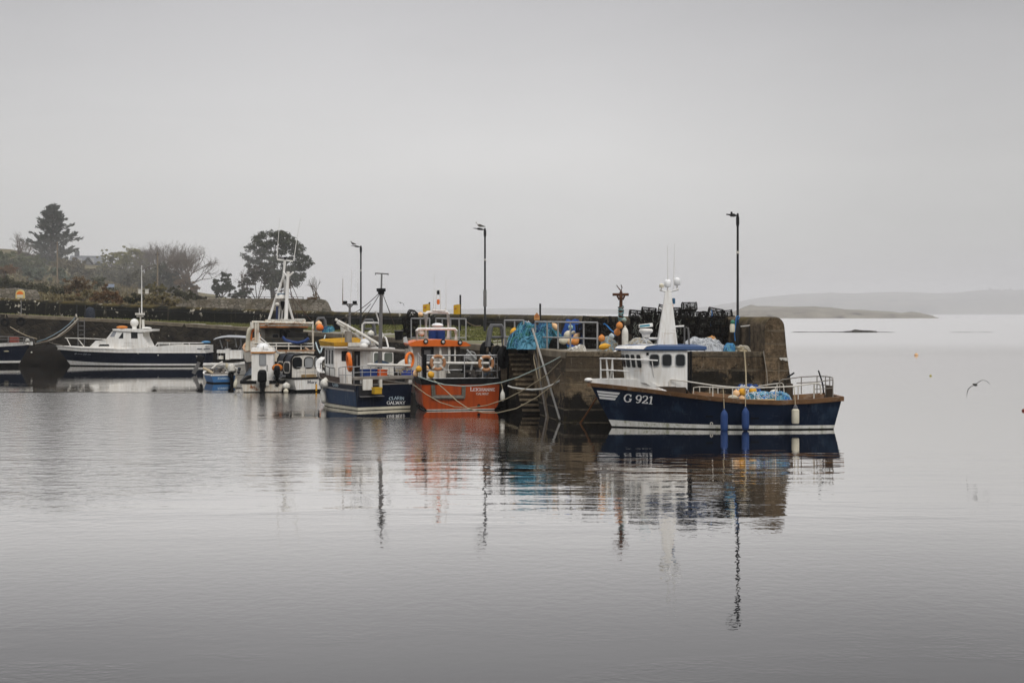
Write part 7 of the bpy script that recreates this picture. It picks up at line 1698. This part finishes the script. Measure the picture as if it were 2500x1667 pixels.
# ---- load of the blue boat
heap2 = []
def bheap(label, px0, px1, ytop, ybot, D, depth, cols, n, seed, name='net_heap'):
    global ZD
    k = ZD; ZD = P(0, ybot, D).z; r = heap(name, label, px0, px1, ytop, ybot, D, depth, cols, n, seed); ZD = k; return r
bheap('light blue net bundle lying amidships on the blue boat', 1808, 1934, 955, 980, 63.6, .75, [netaqua, mat('pale_aqua_net', (.25, .42, .50), .85), MATS['white_net'], ropeblue], 460, 31)
bheap('dark blue and white net piled behind the yellow buoys on the blue boat', 1788, 1862, 938, 980, 64.6, .55, [netblue, mat('white_net', (.55, .56, .57), .85), netnavy], 300, 32)
bz_ = 'buoys piled on the blue boat'
for lb, px, py, r, m, lg, tlt, D in (
    ('pale orange buoy, the first of the pile on the blue boat', 1797, 961, .155, buoypale, 1, (0, 0), 63.4), ('deep yellow buoy in the middle of the pile on the blue boat', 1812, 957, .165, yellow, 1, (0, 0), 63.5),
    ('yellow buoy at the stern end of the pile on the blue boat', 1838, 955, .17, yellow, .95, (0, 40), 63.7), ('cream oblong float under the first buoy on the blue boat', 1789, 970, .10, cream, 2.0, (0, 90), 63.2),
    ('cream round float at the gunwale under the yellow buoys', 1811, 972, .13, buoypale, .8, (0, 0), 63.1), ('cream block float at the stern end of the light blue net', 1911, 966, .11, cream, 1.6, (0, 90), 63.4), ('white oval float on top of the light blue net', 1888, 957, .10, buoywhite, 1.6, (0, 70), 63.6)):
    buoy('buoy', lb, P(px, py, D), r * 1.1, m, bz_, lg, tlt)
rope('foam_strip', 'cream foam strip along the gunwale below the yellow buoys', [P(1800, 977.5, 62.9), P(1840, 978, 62.9), P(1891, 977, 62.9)], .07, mat('cream_foam', (.55, .42, .22), .7), None, 'foam strip')
# ---- marker buoys afloat
def mooring(label, px, py, r, top_m, low_m):
    D = H * F / (py - YH); c = G(px, D, 0); rt = thing('mooring_buoy', label, 'mooring buoy', c, 0, 'mooring buoys afloat')
    MB().ring([[V((r * math.cos(e) * math.cos(a), r * math.cos(e) * math.sin(a), r * .12 + r * math.sin(e))) for a in [k * math.tau / 14 for k in range(14)]] for e in (-1.2, -.8, -.4, .0)]).build('lower_half', low_m, rt)
    MB().ring([[V((r * 1.003 * math.cos(e) * math.cos(a), r * 1.003 * math.cos(e) * math.sin(a), r * .12 + r * math.sin(e))) for a in [k * math.tau / 14 for k in range(14)]] for e in (0, .4, .8, 1.2, 1.5)]).build('upper_half', top_m, rt)
    MB().torus((0, 0, r * 1.2), r * .2, r * .06, rotm('X', 90), 10, 5).build('ring', greysteel, rt)
mooring('round mooring buoy, pale above and orange-red below, out in the bay', 2237, 867.5, .24, buoypale, mat('red_orange_buoy', (.34, .075, .03), .5))
mooring('small yellow mooring buoy out in the bay, below the orange-red one', 2272, 917.5, .11, mat('pale_yellow_buoy', (.5, .45, .2), .5), mat('olive_weed', (.14, .12, .04), .8))
mooring('dark mooring buoy at the right edge of the water', 2499, 1003, .10, mat('dull_red', (.20, .045, .03), .7), blackp)
for k, (px, py, w) in enumerate(((1365, 1032, .8), (1420, 1034, .8), (1388, 1036, 1.0))):
    rock('rock', G(px, 66.4 - k * .1, -.12), (w * .6, .3, .12), ('weedy rock at the foot of the stairs', 'weedy rock under the orange-brown bow rope', 'weedy rock between the stairs and the bow rope')[k], 'rock', rockm, None, 40 + k, 14, 8)
# ================================================================== the wooded bank behind the landward quay
RID = [(-260, 578), (-100, 590), (0, 606), (100, 622), (200, 640), (300, 655), (400, 680), (470, 712), (560, 730), (700, 740), (815, 752), (850, 766)]
def land_z(px, D):
    zr = P(0, interp(px, RID), 300).z; zq = 4.6
    edge = sm(845, 815, px + (D - 220) * .1)
    t = (D - 185) / 115
    z = lerp(zq, zr, max(0, t) ** 1.1) if t < 1 else zr + (D - 300) * .01
    return lerp(-1.5, z + .5 * noise.noise(V((px * .02, D * .05, 1))), edge) if D < 430 else -2
soil = NT('bank_grass')
n1 = soil.noise(soil.coord('World'), .12, 6); n2 = soil.noise(soil.coord('World'), 1.2, 6)
c = soil.mix(soil.mapr(n1, .4, .6), (.16, .14, .065), (.085, .065, .035)); c = soil.mix(soil.mapr(n2, .45, .7), c, (.05, .045, .022))
soil.set('Base Color', c).set('Roughness', .95).set('Specular IOR Level', .1); soil.bump(n2, .8, .25)
mb = MB(); rows = []
for j in range(46):
    D = 170 + (j / 45) ** 1.3 * 270; rows.append([G(px, D, land_z(px, D)) for px in [lerp(-900, 870, i / 130) for i in range(131)]])
mb.ring(rows, cap=False, closed=False)
tag(mb.build('bank', soil.m, origin=False), kind='structure')
def leafm(name, a, b, s=.6): return mat(name, a, .9, b, s, .95, coord='World', spec=.1)
cypress = leafm('cypress_foliage', (.030, .039, .027), (.054, .060, .042)); pinel = leafm('pine_needles', (.033, .041, .024), (.068, .068, .039))
rustl = leafm('rust_bracken', (.17, .10, .055), (.12, .085, .05)); brownl = leafm('brown_scrub', (.160, .104, .061), (.104, .080, .048)); olivel = leafm('olive_scrub', (.120, .112, .048), (.176, .144, .072))
darkl = leafm('dark_evergreen', (.032, .040, .026), (.061, .064, .038)); greyl = leafm('grey_green_sword_leaves', (.150, .173, .128), (.075, .090, .060)); yellowl = leafm('yellowing_ivy', (.204, .187, .068), (.128, .128, .051)); bark = mat('grey_bark', (.11, .095, .078), .95, (.07, .06, .05), 3); twigm = mat('bare_twigs', (.115, .09, .07), .95, (.08, .065, .052), 2)
def leaf(mb, c, s, r_, elong=1.0, d=None):
    u = V((r_.gauss(0, 1), r_.gauss(0, 1), r_.gauss(0, 1))).normalized() if d is None else (V(d) + V((r_.gauss(0, .35), r_.gauss(0, .35), r_.gauss(0, .35)))).normalized()
    w = u.cross(V((r_.gauss(0, 1), r_.gauss(0, 1), r_.gauss(0, 1)))).normalized()
    a = u * s * elong; b = w * s * .5
    mb.add([c - a, c + b * .9 - a * .1, c + a, c - b], [(0, 1, 2, 3)])
def clump(mb, c, r, n, s, r_, elong=1.0, shell=.5):
    for _ in range(n):
        d = V((r_.gauss(0, 1), r_.gauss(0, 1), r_.gauss(0, 1))).normalized() * (r_.random() ** shell)
        leaf(mb, c + V((d.x * r[0], d.y * r[1], d.z * r[2])), s * r_.uniform(.6, 1.3), r_, elong)
def twigs(mb, p, d, L, rad, depth, r_, spread=.55, up=.12, n=(2, 3)):
    q = p + d * L; mid_ = p.lerp(q, .5) + V((r_.gauss(0, .05), r_.gauss(0, .05), r_.gauss(0, .03))) * L
    mb.tube([p, mid_, q], rad, 4 if depth > 2 else 3, rad * .66)
    if depth <= 0: return
    for _ in range(r_.randint(*n)):
        e = (d + V((r_.gauss(0, spread), r_.gauss(0, spread), r_.gauss(0, spread) + up))).normalized()
        twigs(mb, q if r_.random() < .7 else mid_, e, L * r_.uniform(.62, .86), rad * .62, depth - 1, r_, spread, up, n)
def tree_root(name, label, px, D, z=None, group=None): return thing(name, label, 'tree', G(px, D, land_z(px, D) - .2 if z is None else z), 0, group)
# --- the tall cypress on the skyline
r_ = random.Random(31)
tr = tree_root('cypress_tree', 'tall dark cypress with ragged pointed branches on the skyline at the left', 128, 280)
base = tr.location; ht = P(0, 493, 280).z - base.z
MB().tube([V((0, 0, 0)), V((.15, 0, ht * .5)), V((0, 0, ht * .97))], .42, 8, .05).build('trunk', bark, tr)
cr_ = MB(); br_ = MB()
for k in range(205):
    u = r_.uniform(.06, .985); z = ht * u * .96; an = r_.uniform(0, math.tau); reach = interp(u, [(0, 3.8), (.12, 5.0), (.30, 5.9), (.45, 4.9), (.60, 3.9), (.78, 2.7), (.9, 1.5), (1, .4)]) * r_.uniform(.45, 1.08) * (1 + .35 * noise.noise(V((math.cos(an) * 1.3, math.sin(an) * 1.3, z * .35))))
    d = V((math.cos(an), math.sin(an), r_.uniform(.15, .75))).normalized()
    p0 = V((0, 0, z - reach * .18)); p1 = p0 + d * reach
    br_.tube([p0, p0.lerp(p1, .5) + V((0, 0, -.12)), p1], .07, 4, .02)
    n = int(8 + reach * 8)
    for i in range(n):
        t_ = lerp(.15, 1.06, math.sqrt(r_.random())); c = p0.lerp(p1, t_) + V((r_.gauss(0, 1), r_.gauss(0, 1), r_.gauss(0, .55))) * (.14 + .26 * (1 - t_) + .05)
        leaf(cr_, c, r_.uniform(.16, .34), r_, 1.5, d)
br_.build('branches', bark, tr); cr_.build('crown', cypress, tr)
# --- the broad pine
r_ = random.Random(8)
tr = tree_root('pine_tree', 'broad dark pine behind the trawler mast, the largest tree', 672, 250, 4.5)
base = tr.location; pt = lambda px, py, dd=0: P(px, py, 250 + dd) - base
MB().tube([V((0, 0, 0)), pt(664, 700), pt(668, 650), pt(672, 612)], .50, 8, .18).build('trunk', bark, tr)
lim = MB()
for a, b in (((664, 705), (606, 625)), ((665, 690), (625, 600)), ((667, 670), (650, 580)), ((668, 660), (700, 590)), ((666, 690), (735, 640)), ((666, 700), (745, 630)), ((668, 640), (675, 572)), ((664, 712), (620, 660)), ((667, 680), (722, 612)), ((664, 716), (700, 690)), ((664, 720), (725, 690))): lim.tube([pt(*a), pt(lerp(a[0], b[0], .55), lerp(a[1], b[1], .45), r_.uniform(-1, 1)), pt(*b, r_.uniform(-2.5, 2.5))], .15, 5, .05)
lim.build('limbs', bark, tr)
pc_ = MB()
outl = [(565, (640, 700)), (575, (628, 712)), (585, (618, 718)), (600, (605, 728)), (615, (618, 745)), (630, (600, 752)), (640, (616, 748)), (655, (640, 745)), (670, (668, 742)), (685, (652, 742)), (700, (640, 736))]
for k in range(330):
    py = r_.uniform(566, 702); xs = [interp(py, [(a, b[i]) for a, b in outl]) for i in (0, 1)]
    px = r_.uniform(*xs); edge_ = abs((px - sum(xs) / 2) / max(1, (xs[1] - xs[0]) / 2)); sz = r_.uniform(.5, 1.05)
    if noise.noise(V((px * .045, py * .07, 4))) < -.36: continue
    clump(pc_, pt(px, py, r_.uniform(-4, 4) * (1 - edge_ * .6)), (sz * 1.25, sz, sz * .55), 46, .19, r_, 1.3)
for px, py in ((594, 622), (600, 628), (606, 633), (612, 640), (606, 612), (612, 603), (603, 604), (603, 648), (610, 652), (622, 588), (628, 580), (760, 641), (755, 646), (748, 652), (740, 608), (733, 600)): clump(pc_, pt(px, py, r_.uniform(-1, 1)), (.75, .6, .35), 50, .18, r_, 1.4)
pc_.build('crown', pinel, tr)
# darker shrubby evergreen under the pine's left side, and small evergreens
def evergreen(name, label, px, D, ybase, blobs, m, n=120, s=.2, seed=1, group=None, trunk=True, sq=.8):
    q = random.Random(seed); zb = P(0, ybase, D).z; r = thing(name, label, 'tree' if 'tree' in name else 'bush', G(px, D, zb), 0, group); base = r.location
    k = MB(); st = MB()
    for bx, by, rx, ry in blobs:
        c = P(bx, by, D) - base; sx, sz = rx / F * D, ry / F * D
        for _ in range(max(14, int(sx * sz * 26))):
            d = V((q.gauss(0, .5), q.gauss(0, .5), q.gauss(0, .5))); cc = c + V((d.x * sx, d.y * sx * sq, d.z * sz)); z_ = q.uniform(.3, .62) * min(1.7, max(.6, sx * .5))
            clump(k, cc, (z_, z_, z_ * .7), int(n / 2.6), s * .72, q, 1.1)
        st.tube([V((0, 0, 0)), V((c.x * .6, 0, c.z * .5)), c], .09, 4, .03)
    if trunk: st.build('trunk', bark, r)
    k.build('crown', m, r); return r
evergreen('evergreen_tree', 'rounded dark evergreen tree under the left side of the pine', 628, 236, 738, [(622, 672, 24, 18), (642, 665, 20, 16), (606, 690, 16, 16), (600, 715, 14, 16), (650, 680, 10, 12)], leafm('purple_brown_evergreen', (.068, .054, .045), (.045, .045, .030)), 130, .2, 2)
evergreen('evergreen_tree', 'small dark bushy evergreen standing alone left of the pine', 540, 232, 728, [(528, 706, 13, 17), (552, 685, 14, 18), (545, 705, 18, 14), (562, 700, 10, 10), (525, 690, 9, 9)], darkl, 150, .19, 3)
evergreen('bush', 'low dark hedge bush at the foot of the pine', 580, 234, 733, [(575, 722, 20, 8), (590, 718, 14, 10)], darkl, 120, .18, 4, None, False)
# --- bare trees
def bare(label, px, D, ybase, ytop, depth=6, seed=1, lean=0., nst=1, spread=.45, group='bare winter trees', wide=1.0, rad=.26, n=(2, 3), up=.12):
    q = random.Random(seed); zb = P(0, ybase, D).z; r = thing('bare_tree', label, 'tree', G(px, D, zb), 0, group); hh = P(0, ytop, D).z - zb
    L0 = hh * .27; tk = MB(); cn = MB()
    for s_ in range(nst):
        d = V((lean + q.gauss(0, .10 + .28 * (nst > 1)) * wide, q.gauss(0, .2), 1)).normalized(); b = V((q.uniform(-.8, .8) if nst > 1 else 0, 0, 0)); t_ = b + d * L0
        tk.tube([b, b.lerp(t_, .5) + V((.1, 0, 0)), t_], rad, 7, rad * .75)
        for _ in range(4 if nst == 1 else 3):
            e = (d + V((q.gauss(0, .5) * wide, q.gauss(0, .5), .1))).normalized(); twigs(cn, t_, e, L0 * q.uniform(.7, .95), rad * .6, depth - 2, q, spread, up, n)
    zs_ = sorted(v.z for v in cn.v); k = hh / zs_[int(len(zs_) * .985)]; kx = lerp(1, k, .8) * wide
    for m_ in (tk, cn): m_.v[:] = [V((v.x * kx, v.y * kx, v.z * k)) for v in m_.v]
    tk.build('trunk', bark, r); cn.build('crown', twigm, r); return r
bare('tall bare tree with a dense rounded crown, the leftmost of the bare clump', 385, 262, 700, 600, 8, 4, nst=3, rad=.17, spread=.34, wide=1.25, up=.17)
bare('tall bare tree at the middle of the bare clump, touching the skyline', 410, 258, 715, 595, 8, 5, nst=3, rad=.17, spread=.34, wide=1.25, up=.17)
bare('tall bare tree at the right end of the bare clump', 445, 254, 722, 602, 8, 6, nst=3, rad=.17, spread=.34, wide=1.25, up=.17)
bare('bare tree behind the utility pole in the bare clump', 350, 268, 690, 606, 8, 15, nst=3, rad=.17, spread=.34, wide=1.25, up=.17)
bare('bare tree with long sprawling limbs reaching right, alone on the skyline', 484, 246, 728, 612, 8, 9, .06, 2, .42, wide=1.0, rad=.26)
bare('low bare tree filling the gap between the two tall bare ones', 428, 256, 716, 606, 8, 23, nst=3, rad=.17, spread=.34, wide=1.25, up=.17)
bare('bare tree at the left flank of the bare clump', 318, 270, 690, 622, 8, 24, nst=3, rad=.17, spread=.34, wide=1.25, up=.17)
bare('thin bare sapling right of the pine on the old wall', 777, 212, 735, 678, 5, 12, .05, 3, .4, wide=.9, rad=.08)
bare('thin bare tree left of the pine, beside the dark evergreen', 588, 240, 730, 660, 5, 13, -.1, 2, .4, rad=.12)
bare('bare tree behind the bushes at the far left', 40, 268, 648, 572, 6, 18, rad=.16, nst=2)
bare('bare tree left of the cypress', 72, 266, 650, 590, 6, 19, rad=.14, nst=2)
# --- clumps of scrub, hedges and bushes (each a plant of its own)
G_B = 'scrub bushes on the bank'
for lb, px, D, yb, blobs, m, n, s, sd in (
    ('ivy-green rounded tree top right of the house roof', 290, 262, 690, [(262, 635, 14, 22), (250, 660, 14, 20)], yellowl, 110, .22, 41),
    ('second ivy-green rounded tree top, nearest the bare clump', 325, 260, 695, [(330, 618, 20, 12), (310, 635, 22, 16), (345, 640, 18, 14)], yellowl, 110, .22, 42),
    ('ivy-green tree crown between the two rounded ones', 295, 261, 690, [(285, 622, 14, 10), (296, 640, 16, 18)], yellowl, 110, .22, 43),
    ('big grey-brown thicket filling the slope under the bare trees', 340, 252, 720, [(300, 672, 40, 24), (360, 678, 38, 24), (410, 690, 32, 20), (260, 680, 30, 20)], leafm('grey_brown_thicket', (.123, .114, .076), (.095, .091, .061)), 110, .24, 44),
    ('dark evergreen thicket right of the utility pole', 405, 248, 715, [(395, 665, 22, 20), (420, 675, 18, 18)], darkl, 110, .22, 45),
    ('brown leafy thicket at the foot of the right-hand bare tree', 452, 244, 726, [(450, 690, 20, 22), (470, 705, 16, 14)], brownl, 100, .22, 46),
    ('pale sword-leaved bush in front of the cypress', 92, 238, 688, [(85, 668, 26, 14), (70, 660, 18, 10)], greyl, 130, .30, 47),
    ('pale sword-leaved bush right of the first utility pole', 150, 236, 690, [(150, 672, 20, 14), (135, 660, 14, 10)], greyl, 110, .28, 48),
    ('green bush mass under the cypress at the far left', 30, 252, 660, [(20, 640, 34, 18), (62, 640, 26, 16), (95, 645, 26, 12), (0, 625, 22, 12)], leafm('olive_green_hedge', (.108, .117, .058), (.072, .081, .040)), 110, .24, 49),
    ('brown bush mass under the cypress on its right', 175, 250, 670, [(150, 645, 26, 12), (190, 655, 26, 16), (215, 668, 20, 14), (170, 640, 20, 10)], leafm('olive_brown_hedge', (.128, .102, .058), (.085, .082, .044)), 110, .24, 50),
    ('rust-red bracken at the far left of the bank', 18, 228, 682, [(12, 662, 26, 14), (-12, 668, 24, 12)], rustl, 110, .22, 51),
    ('dark hedge bank at the far left above the sea wall', 20, 214, 706, [(0, 690, 34, 12), (40, 696, 34, 10), (85, 700, 36, 7)], leafm('dark_hedge', (.05, .052, .03), (.075, .065, .04)), 120, .22, 52),
    ('low dark hedge along the middle of the bank', 150, 208, 716, [(110, 706, 30, 6), (150, 708, 34, 6), (185, 708, 24, 6)], leafm('dark_hedge', (.05, .052, .03), (.075, .065, .04)), 120, .20, 53),
    ('brown scrub sapling cluster above the middle of the sea wall', 195, 204, 722, [(190, 690, 24, 20), (215, 700, 18, 14), (175, 705, 14, 12)], leafm('brown_sapling', (.160, .112, .067), (.112, .080, .048)), 80, .20, 54),
    ('rust-brown bramble bush just above the sea wall', 262, 196, 740, [(240, 725, 26, 11), (265, 720, 24, 13), (288, 728, 18, 10)], rustl, 140, .20, 55),
    ('dark green bush right of the rust-brown bramble', 325, 194, 742, [(318, 730, 20, 10), (340, 726, 16, 10)], leafm('dark_hedge', (.05, .052, .03), (.075, .065, .04)), 130, .20, 56),
    ('olive gorse bush right of the angling boat\'s mast', 395, 192, 745, [(370, 735, 18, 9), (398, 727, 22, 12), (420, 738, 18, 8)], leafm('tawny_gorse', (.180, .143, .075), (.128, .112, .060)), 140, .20, 57),
    ('tawny low bush left of the rust-brown bramble', 205, 198, 734, [(195, 722, 18, 8), (218, 716, 16, 10), (170, 726, 16, 6)], leafm('tawny_gorse', (.12, .095, .05), (.085, .075, .04)), 120, .18, 58),
    ('olive bush below the second utility pole', 378, 214, 722, [(372, 704, 20, 12), (395, 708, 16, 10)], olivel, 110, .2, 59),
    ('dark hedge running down to the old wall', 452, 212, 742, [(430, 712, 22, 8), (455, 722, 26, 8), (480, 728, 20, 6)], leafm('dark_hedge', (.05, .052, .03), (.075, .065, .04)), 120, .2, 60),
    ('silver-green bush right of the brown saplings', 252, 216, 712, [(245, 690, 22, 14), (270, 700, 18, 8)], leafm('silver_green', (.160, .160, .120), (.096, .104, .072)), 110, .22, 61)):
    evergreen('bush', lb, px, D, yb, blobs, m, n, s, sd, G_B, True)
# rough grass and scrub nobody could count
rg = MB(); q = random.Random(77)
for k in range(9000):
    px = q.uniform(-60, 520); D = q.uniform(186, 262); z = land_z(px, D)
    if z < 1: continue
    c = G(px, D, z); leaf(rg, c + V((0, 0, q.uniform(0, .3))), q.uniform(.15, .4), q, 1.3, (0, 0, 1))
tag(rg.build('undergrowth', leafm('tawny_undergrowth', (.15, .12, .06), (.075, .06, .034), .25), smooth=False, origin=False), kind='stuff')
# --- utility poles
for lb, px, D, y0, y1 in (('slim wooden utility pole in front of the cypress', 140, 226, 590, 688), ('slim wooden utility pole among the bare trees', 384.5, 222, 616, 716)):
    r = thing('utility_pole', lb, 'utility pole', G(px, D, P(0, y1, D).z - .3), 0, 'utility poles on the bank'); hh = P(0, y0, D).z - r.location.z
    MB().tube([V((0, 0, 0)), V((0, 0, hh))], .15, 8, .11).build('shaft', mat('pole_wood', (.20, .165, .12), .9, (.13, .10, .075), 3), r)
    MB().tube([V((-.35, -.05, hh - .35)), V((.35, -.05, hh - .35))], .045, 5).build('crosspiece', darkpost, r)
# --- the house behind the trees
r = thing('house', 'grey slate-roofed house with two pointed dormers behind the bank', 'house', G(208, 300, P(0, 660, 300).z)); o = r.location
hp_ = lambda px, py, D: P(px, py, D) - o
wallm_ = mat('grey_house_wall', (.22, .22, .22), .8, (.16, .16, .16), 1); slate = mat('grey_slate', (.105, .11, .12), .7, (.08, .085, .095), 2)
MB().ring([[hp_(172, 665, 296), hp_(250, 665, 296), hp_(250, 665, 304), hp_(172, 665, 304)], [hp_(172, 640, 296), hp_(250, 640, 296), hp_(250, 640, 304), hp_(172, 640, 304)]]).build('wall', wallm_, r, smooth=False)
rfm = MB(); a0, a1, b0, b1 = hp_(166, 643, 295.5), hp_(256, 643, 295.5), hp_(172, 624, 300), hp_(252, 625, 300); c0, c1 = hp_(166, 643, 304.5), hp_(256, 643, 304.5)
rfm.add([a0, a1, b1, b0, c0, c1], [(0, 1, 2, 3), (3, 2, 5, 4), (0, 3, 4), (1, 5, 2)]); rfm.build('roof', slate, r, smooth=False)
for px in (186, 216):
    d = MB(); a, b, t_ = hp_(px - 12, 645, 294.5), hp_(px + 12, 645, 294.5), hp_(px, 629, 294.5); back = V((0, 5, 0))
    d.add([a, b, t_, a + back, b + back, t_ + back], [(0, 1, 2), (0, 2, 5, 3), (2, 1, 4, 5)]); dd = d.build('dormer', wallm_, r, smooth=False)
    e = MB(); w = V((0, -.3, .0)); e.tube([a + w, t_ + w], .22, 4); e.tube([b + w, t_ + w], .22, 4); e.build('barge_board', darkpost, dd)
MB().box(hp_(188, 622, 300), (.8, .8, 1.4)).build('chimney', slate, r, smooth=False)
# --- a blue car, pale shed and the old field walls on the bank
bd = thing('board', 'small pale blue board half hidden among the bushes on the bank', 'board', G(268, 205, P(0, 703, 205).z)); 
MB().bb((-.65, -.04, .1), (.65, .04, .55)).build('panel', mat('pale_blue_board', (.30, .35, .45), .6), bd, smooth=False)
for x in (-.5, .5): MB().tube([V((x, .05, -.6)), V((x, .05, .1))], .04, 5).build('leg', darkpost, bd)
sh = thing('gate_pillar', 'low whitewashed gate pillars behind the angling boat\'s mast', 'gate', G(350, 200, P(0, 717, 200).z)); 
for x in (-.5, .5): MB().bb((x - .2, -.2, 0), (x + .2, .2, .55)).bb((x - .24, -.24, .55), (x + .24, .24, .64)).build('pillar', offwhite, sh, smooth=False)
MB().tube([V((-.4, 0, .4)), V((.4, 0, .4))], .05, 5).build('gate_bar', darkpost, sh)
stonew = NT('drystone_wall'); vv = stonew.n('ShaderNodeTexVoronoi', {'Vector': stonew.coord('World', (1.6, 1.6, 2.6)), 'Scale': 1.0}); ve = stonew.n('ShaderNodeTexVoronoi', {'Vector': stonew.coord('World', (1.6, 1.6, 2.6)), 'Scale': 1.0}, feature='DISTANCE_TO_EDGE').outputs['Distance']
sv = stonew.n('ShaderNodeSeparateColor', (vv.outputs['Color'],)).outputs[0]; c = stonew.mix(sv, (.105, .095, .075), (.23, .205, .17)); c = stonew.mix(stonew.mapr(ve, .08, .0), c, (.04, .035, .028)); c = stonew.mix(stonew.mapr(stonew.noise(stonew.coord('World'), .5, 5), .5, .66, 0, .7), c, (.085, .07, .045))
stonew.set('Base Color', c).set('Roughness', .95).set('Specular IOR Level', .1); stonew.bump(ve, .8, .08); STW = stonew.m
def fwall(label, tab, D, ybot, th=1.0, seed=1):
    q = random.Random(seed); mb = MB(); rg = []
    xs = [lerp(tab[0][0], tab[-1][0], k / 60) for k in range(61)]
    for px in xs:
        yt = interp(px, tab) + q.uniform(-1, 1); t_ = P(px, yt, D); bz = P(px, ybot, D).z
        rg.append([V((t_.x, D - .3, bz)), V((t_.x, D, t_.z)), V((t_.x, D + th, t_.z + .05)), V((t_.x, D + th + .3, bz))])
    mb.ring(rg); return tag(mb.build('field_wall', STW), label, 'stone wall')
fwall('old grey field wall running below the pine to a crumbling end', [(430, 742), (470, 734), (520, 730), (600, 729), (690, 729), (740, 730), (789, 731), (796, 734), (803, 748), (811, 772)], 200, 775, 1.4, 3)
fwall('short grey field wall behind the pale yellow cabinet', [(-30, 707), (0, 706), (40, 704), (60, 708), (85, 709), (92, 722)], 186, 735, .8, 4)
evergreen('bush', 'ivy clump on the crumbling end of the old wall', 765, 200.5, 736, [(764, 728, 14, 5)], brownl, 120, .16, 70, None, False)
bkm = thing('post_fence', 'thin wire fence along the top of the old wall', 'fence', G(600, 203, P(0, 729, 203).z)); o = bkm.location
fm_ = MB()
for k in range(12): px = lerp(480, 740, k / 11); fm_.tube([P(px, 731, 203) - o, P(px, 724.5, 203) - o], .05, 4)
fm_.tube([P(480, 725, 203) - o, P(740, 725, 203) - o], .03, 4); fm_.build('fence_wire', darkpost, bkm)
# --- thin mist lying on the wooded bank
ms = MB().ell(P(350, 690, 236), (27, 22, 9), 24, 14).ell(P(500, 715, 232), (14, 15, 5.5), 20, 12).build('mist', None, origin=False)
ms.data.materials.clear(); mm_ = bpy.data.materials.new('mist_air'); mm_.use_nodes = True; q = mm_.node_tree; q.nodes.clear()
pv = q.nodes.new('ShaderNodeVolumePrincipled'); ho = q.nodes.new('ShaderNodeOutputMaterial'); pv.inputs['Color'].default_value = (.97, .97, .97, 1); pv.inputs['Density'].default_value = .0022
q.links.new(pv.outputs[0], ho.inputs['Volume']); ms.data.materials.append(mm_); tag(ms, kind='stuff')
ms = MB().ell(P(330, 655, 262), (88, 66, 27), 32, 18).build('mist', None, origin=False); ms.data.materials.clear()
mm_ = bpy.data.materials.new('thin_mist_air'); mm_.use_nodes = True; q = mm_.node_tree; q.nodes.clear()
pv = q.nodes.new('ShaderNodeVolumePrincipled'); ho = q.nodes.new('ShaderNodeOutputMaterial'); pv.inputs['Color'].default_value = (.97, .97, .97, 1); pv.inputs['Density'].default_value = .0011
q.links.new(pv.outputs[0], ho.inputs['Volume']); ms.data.materials.append(mm_); tag(ms, kind='stuff')
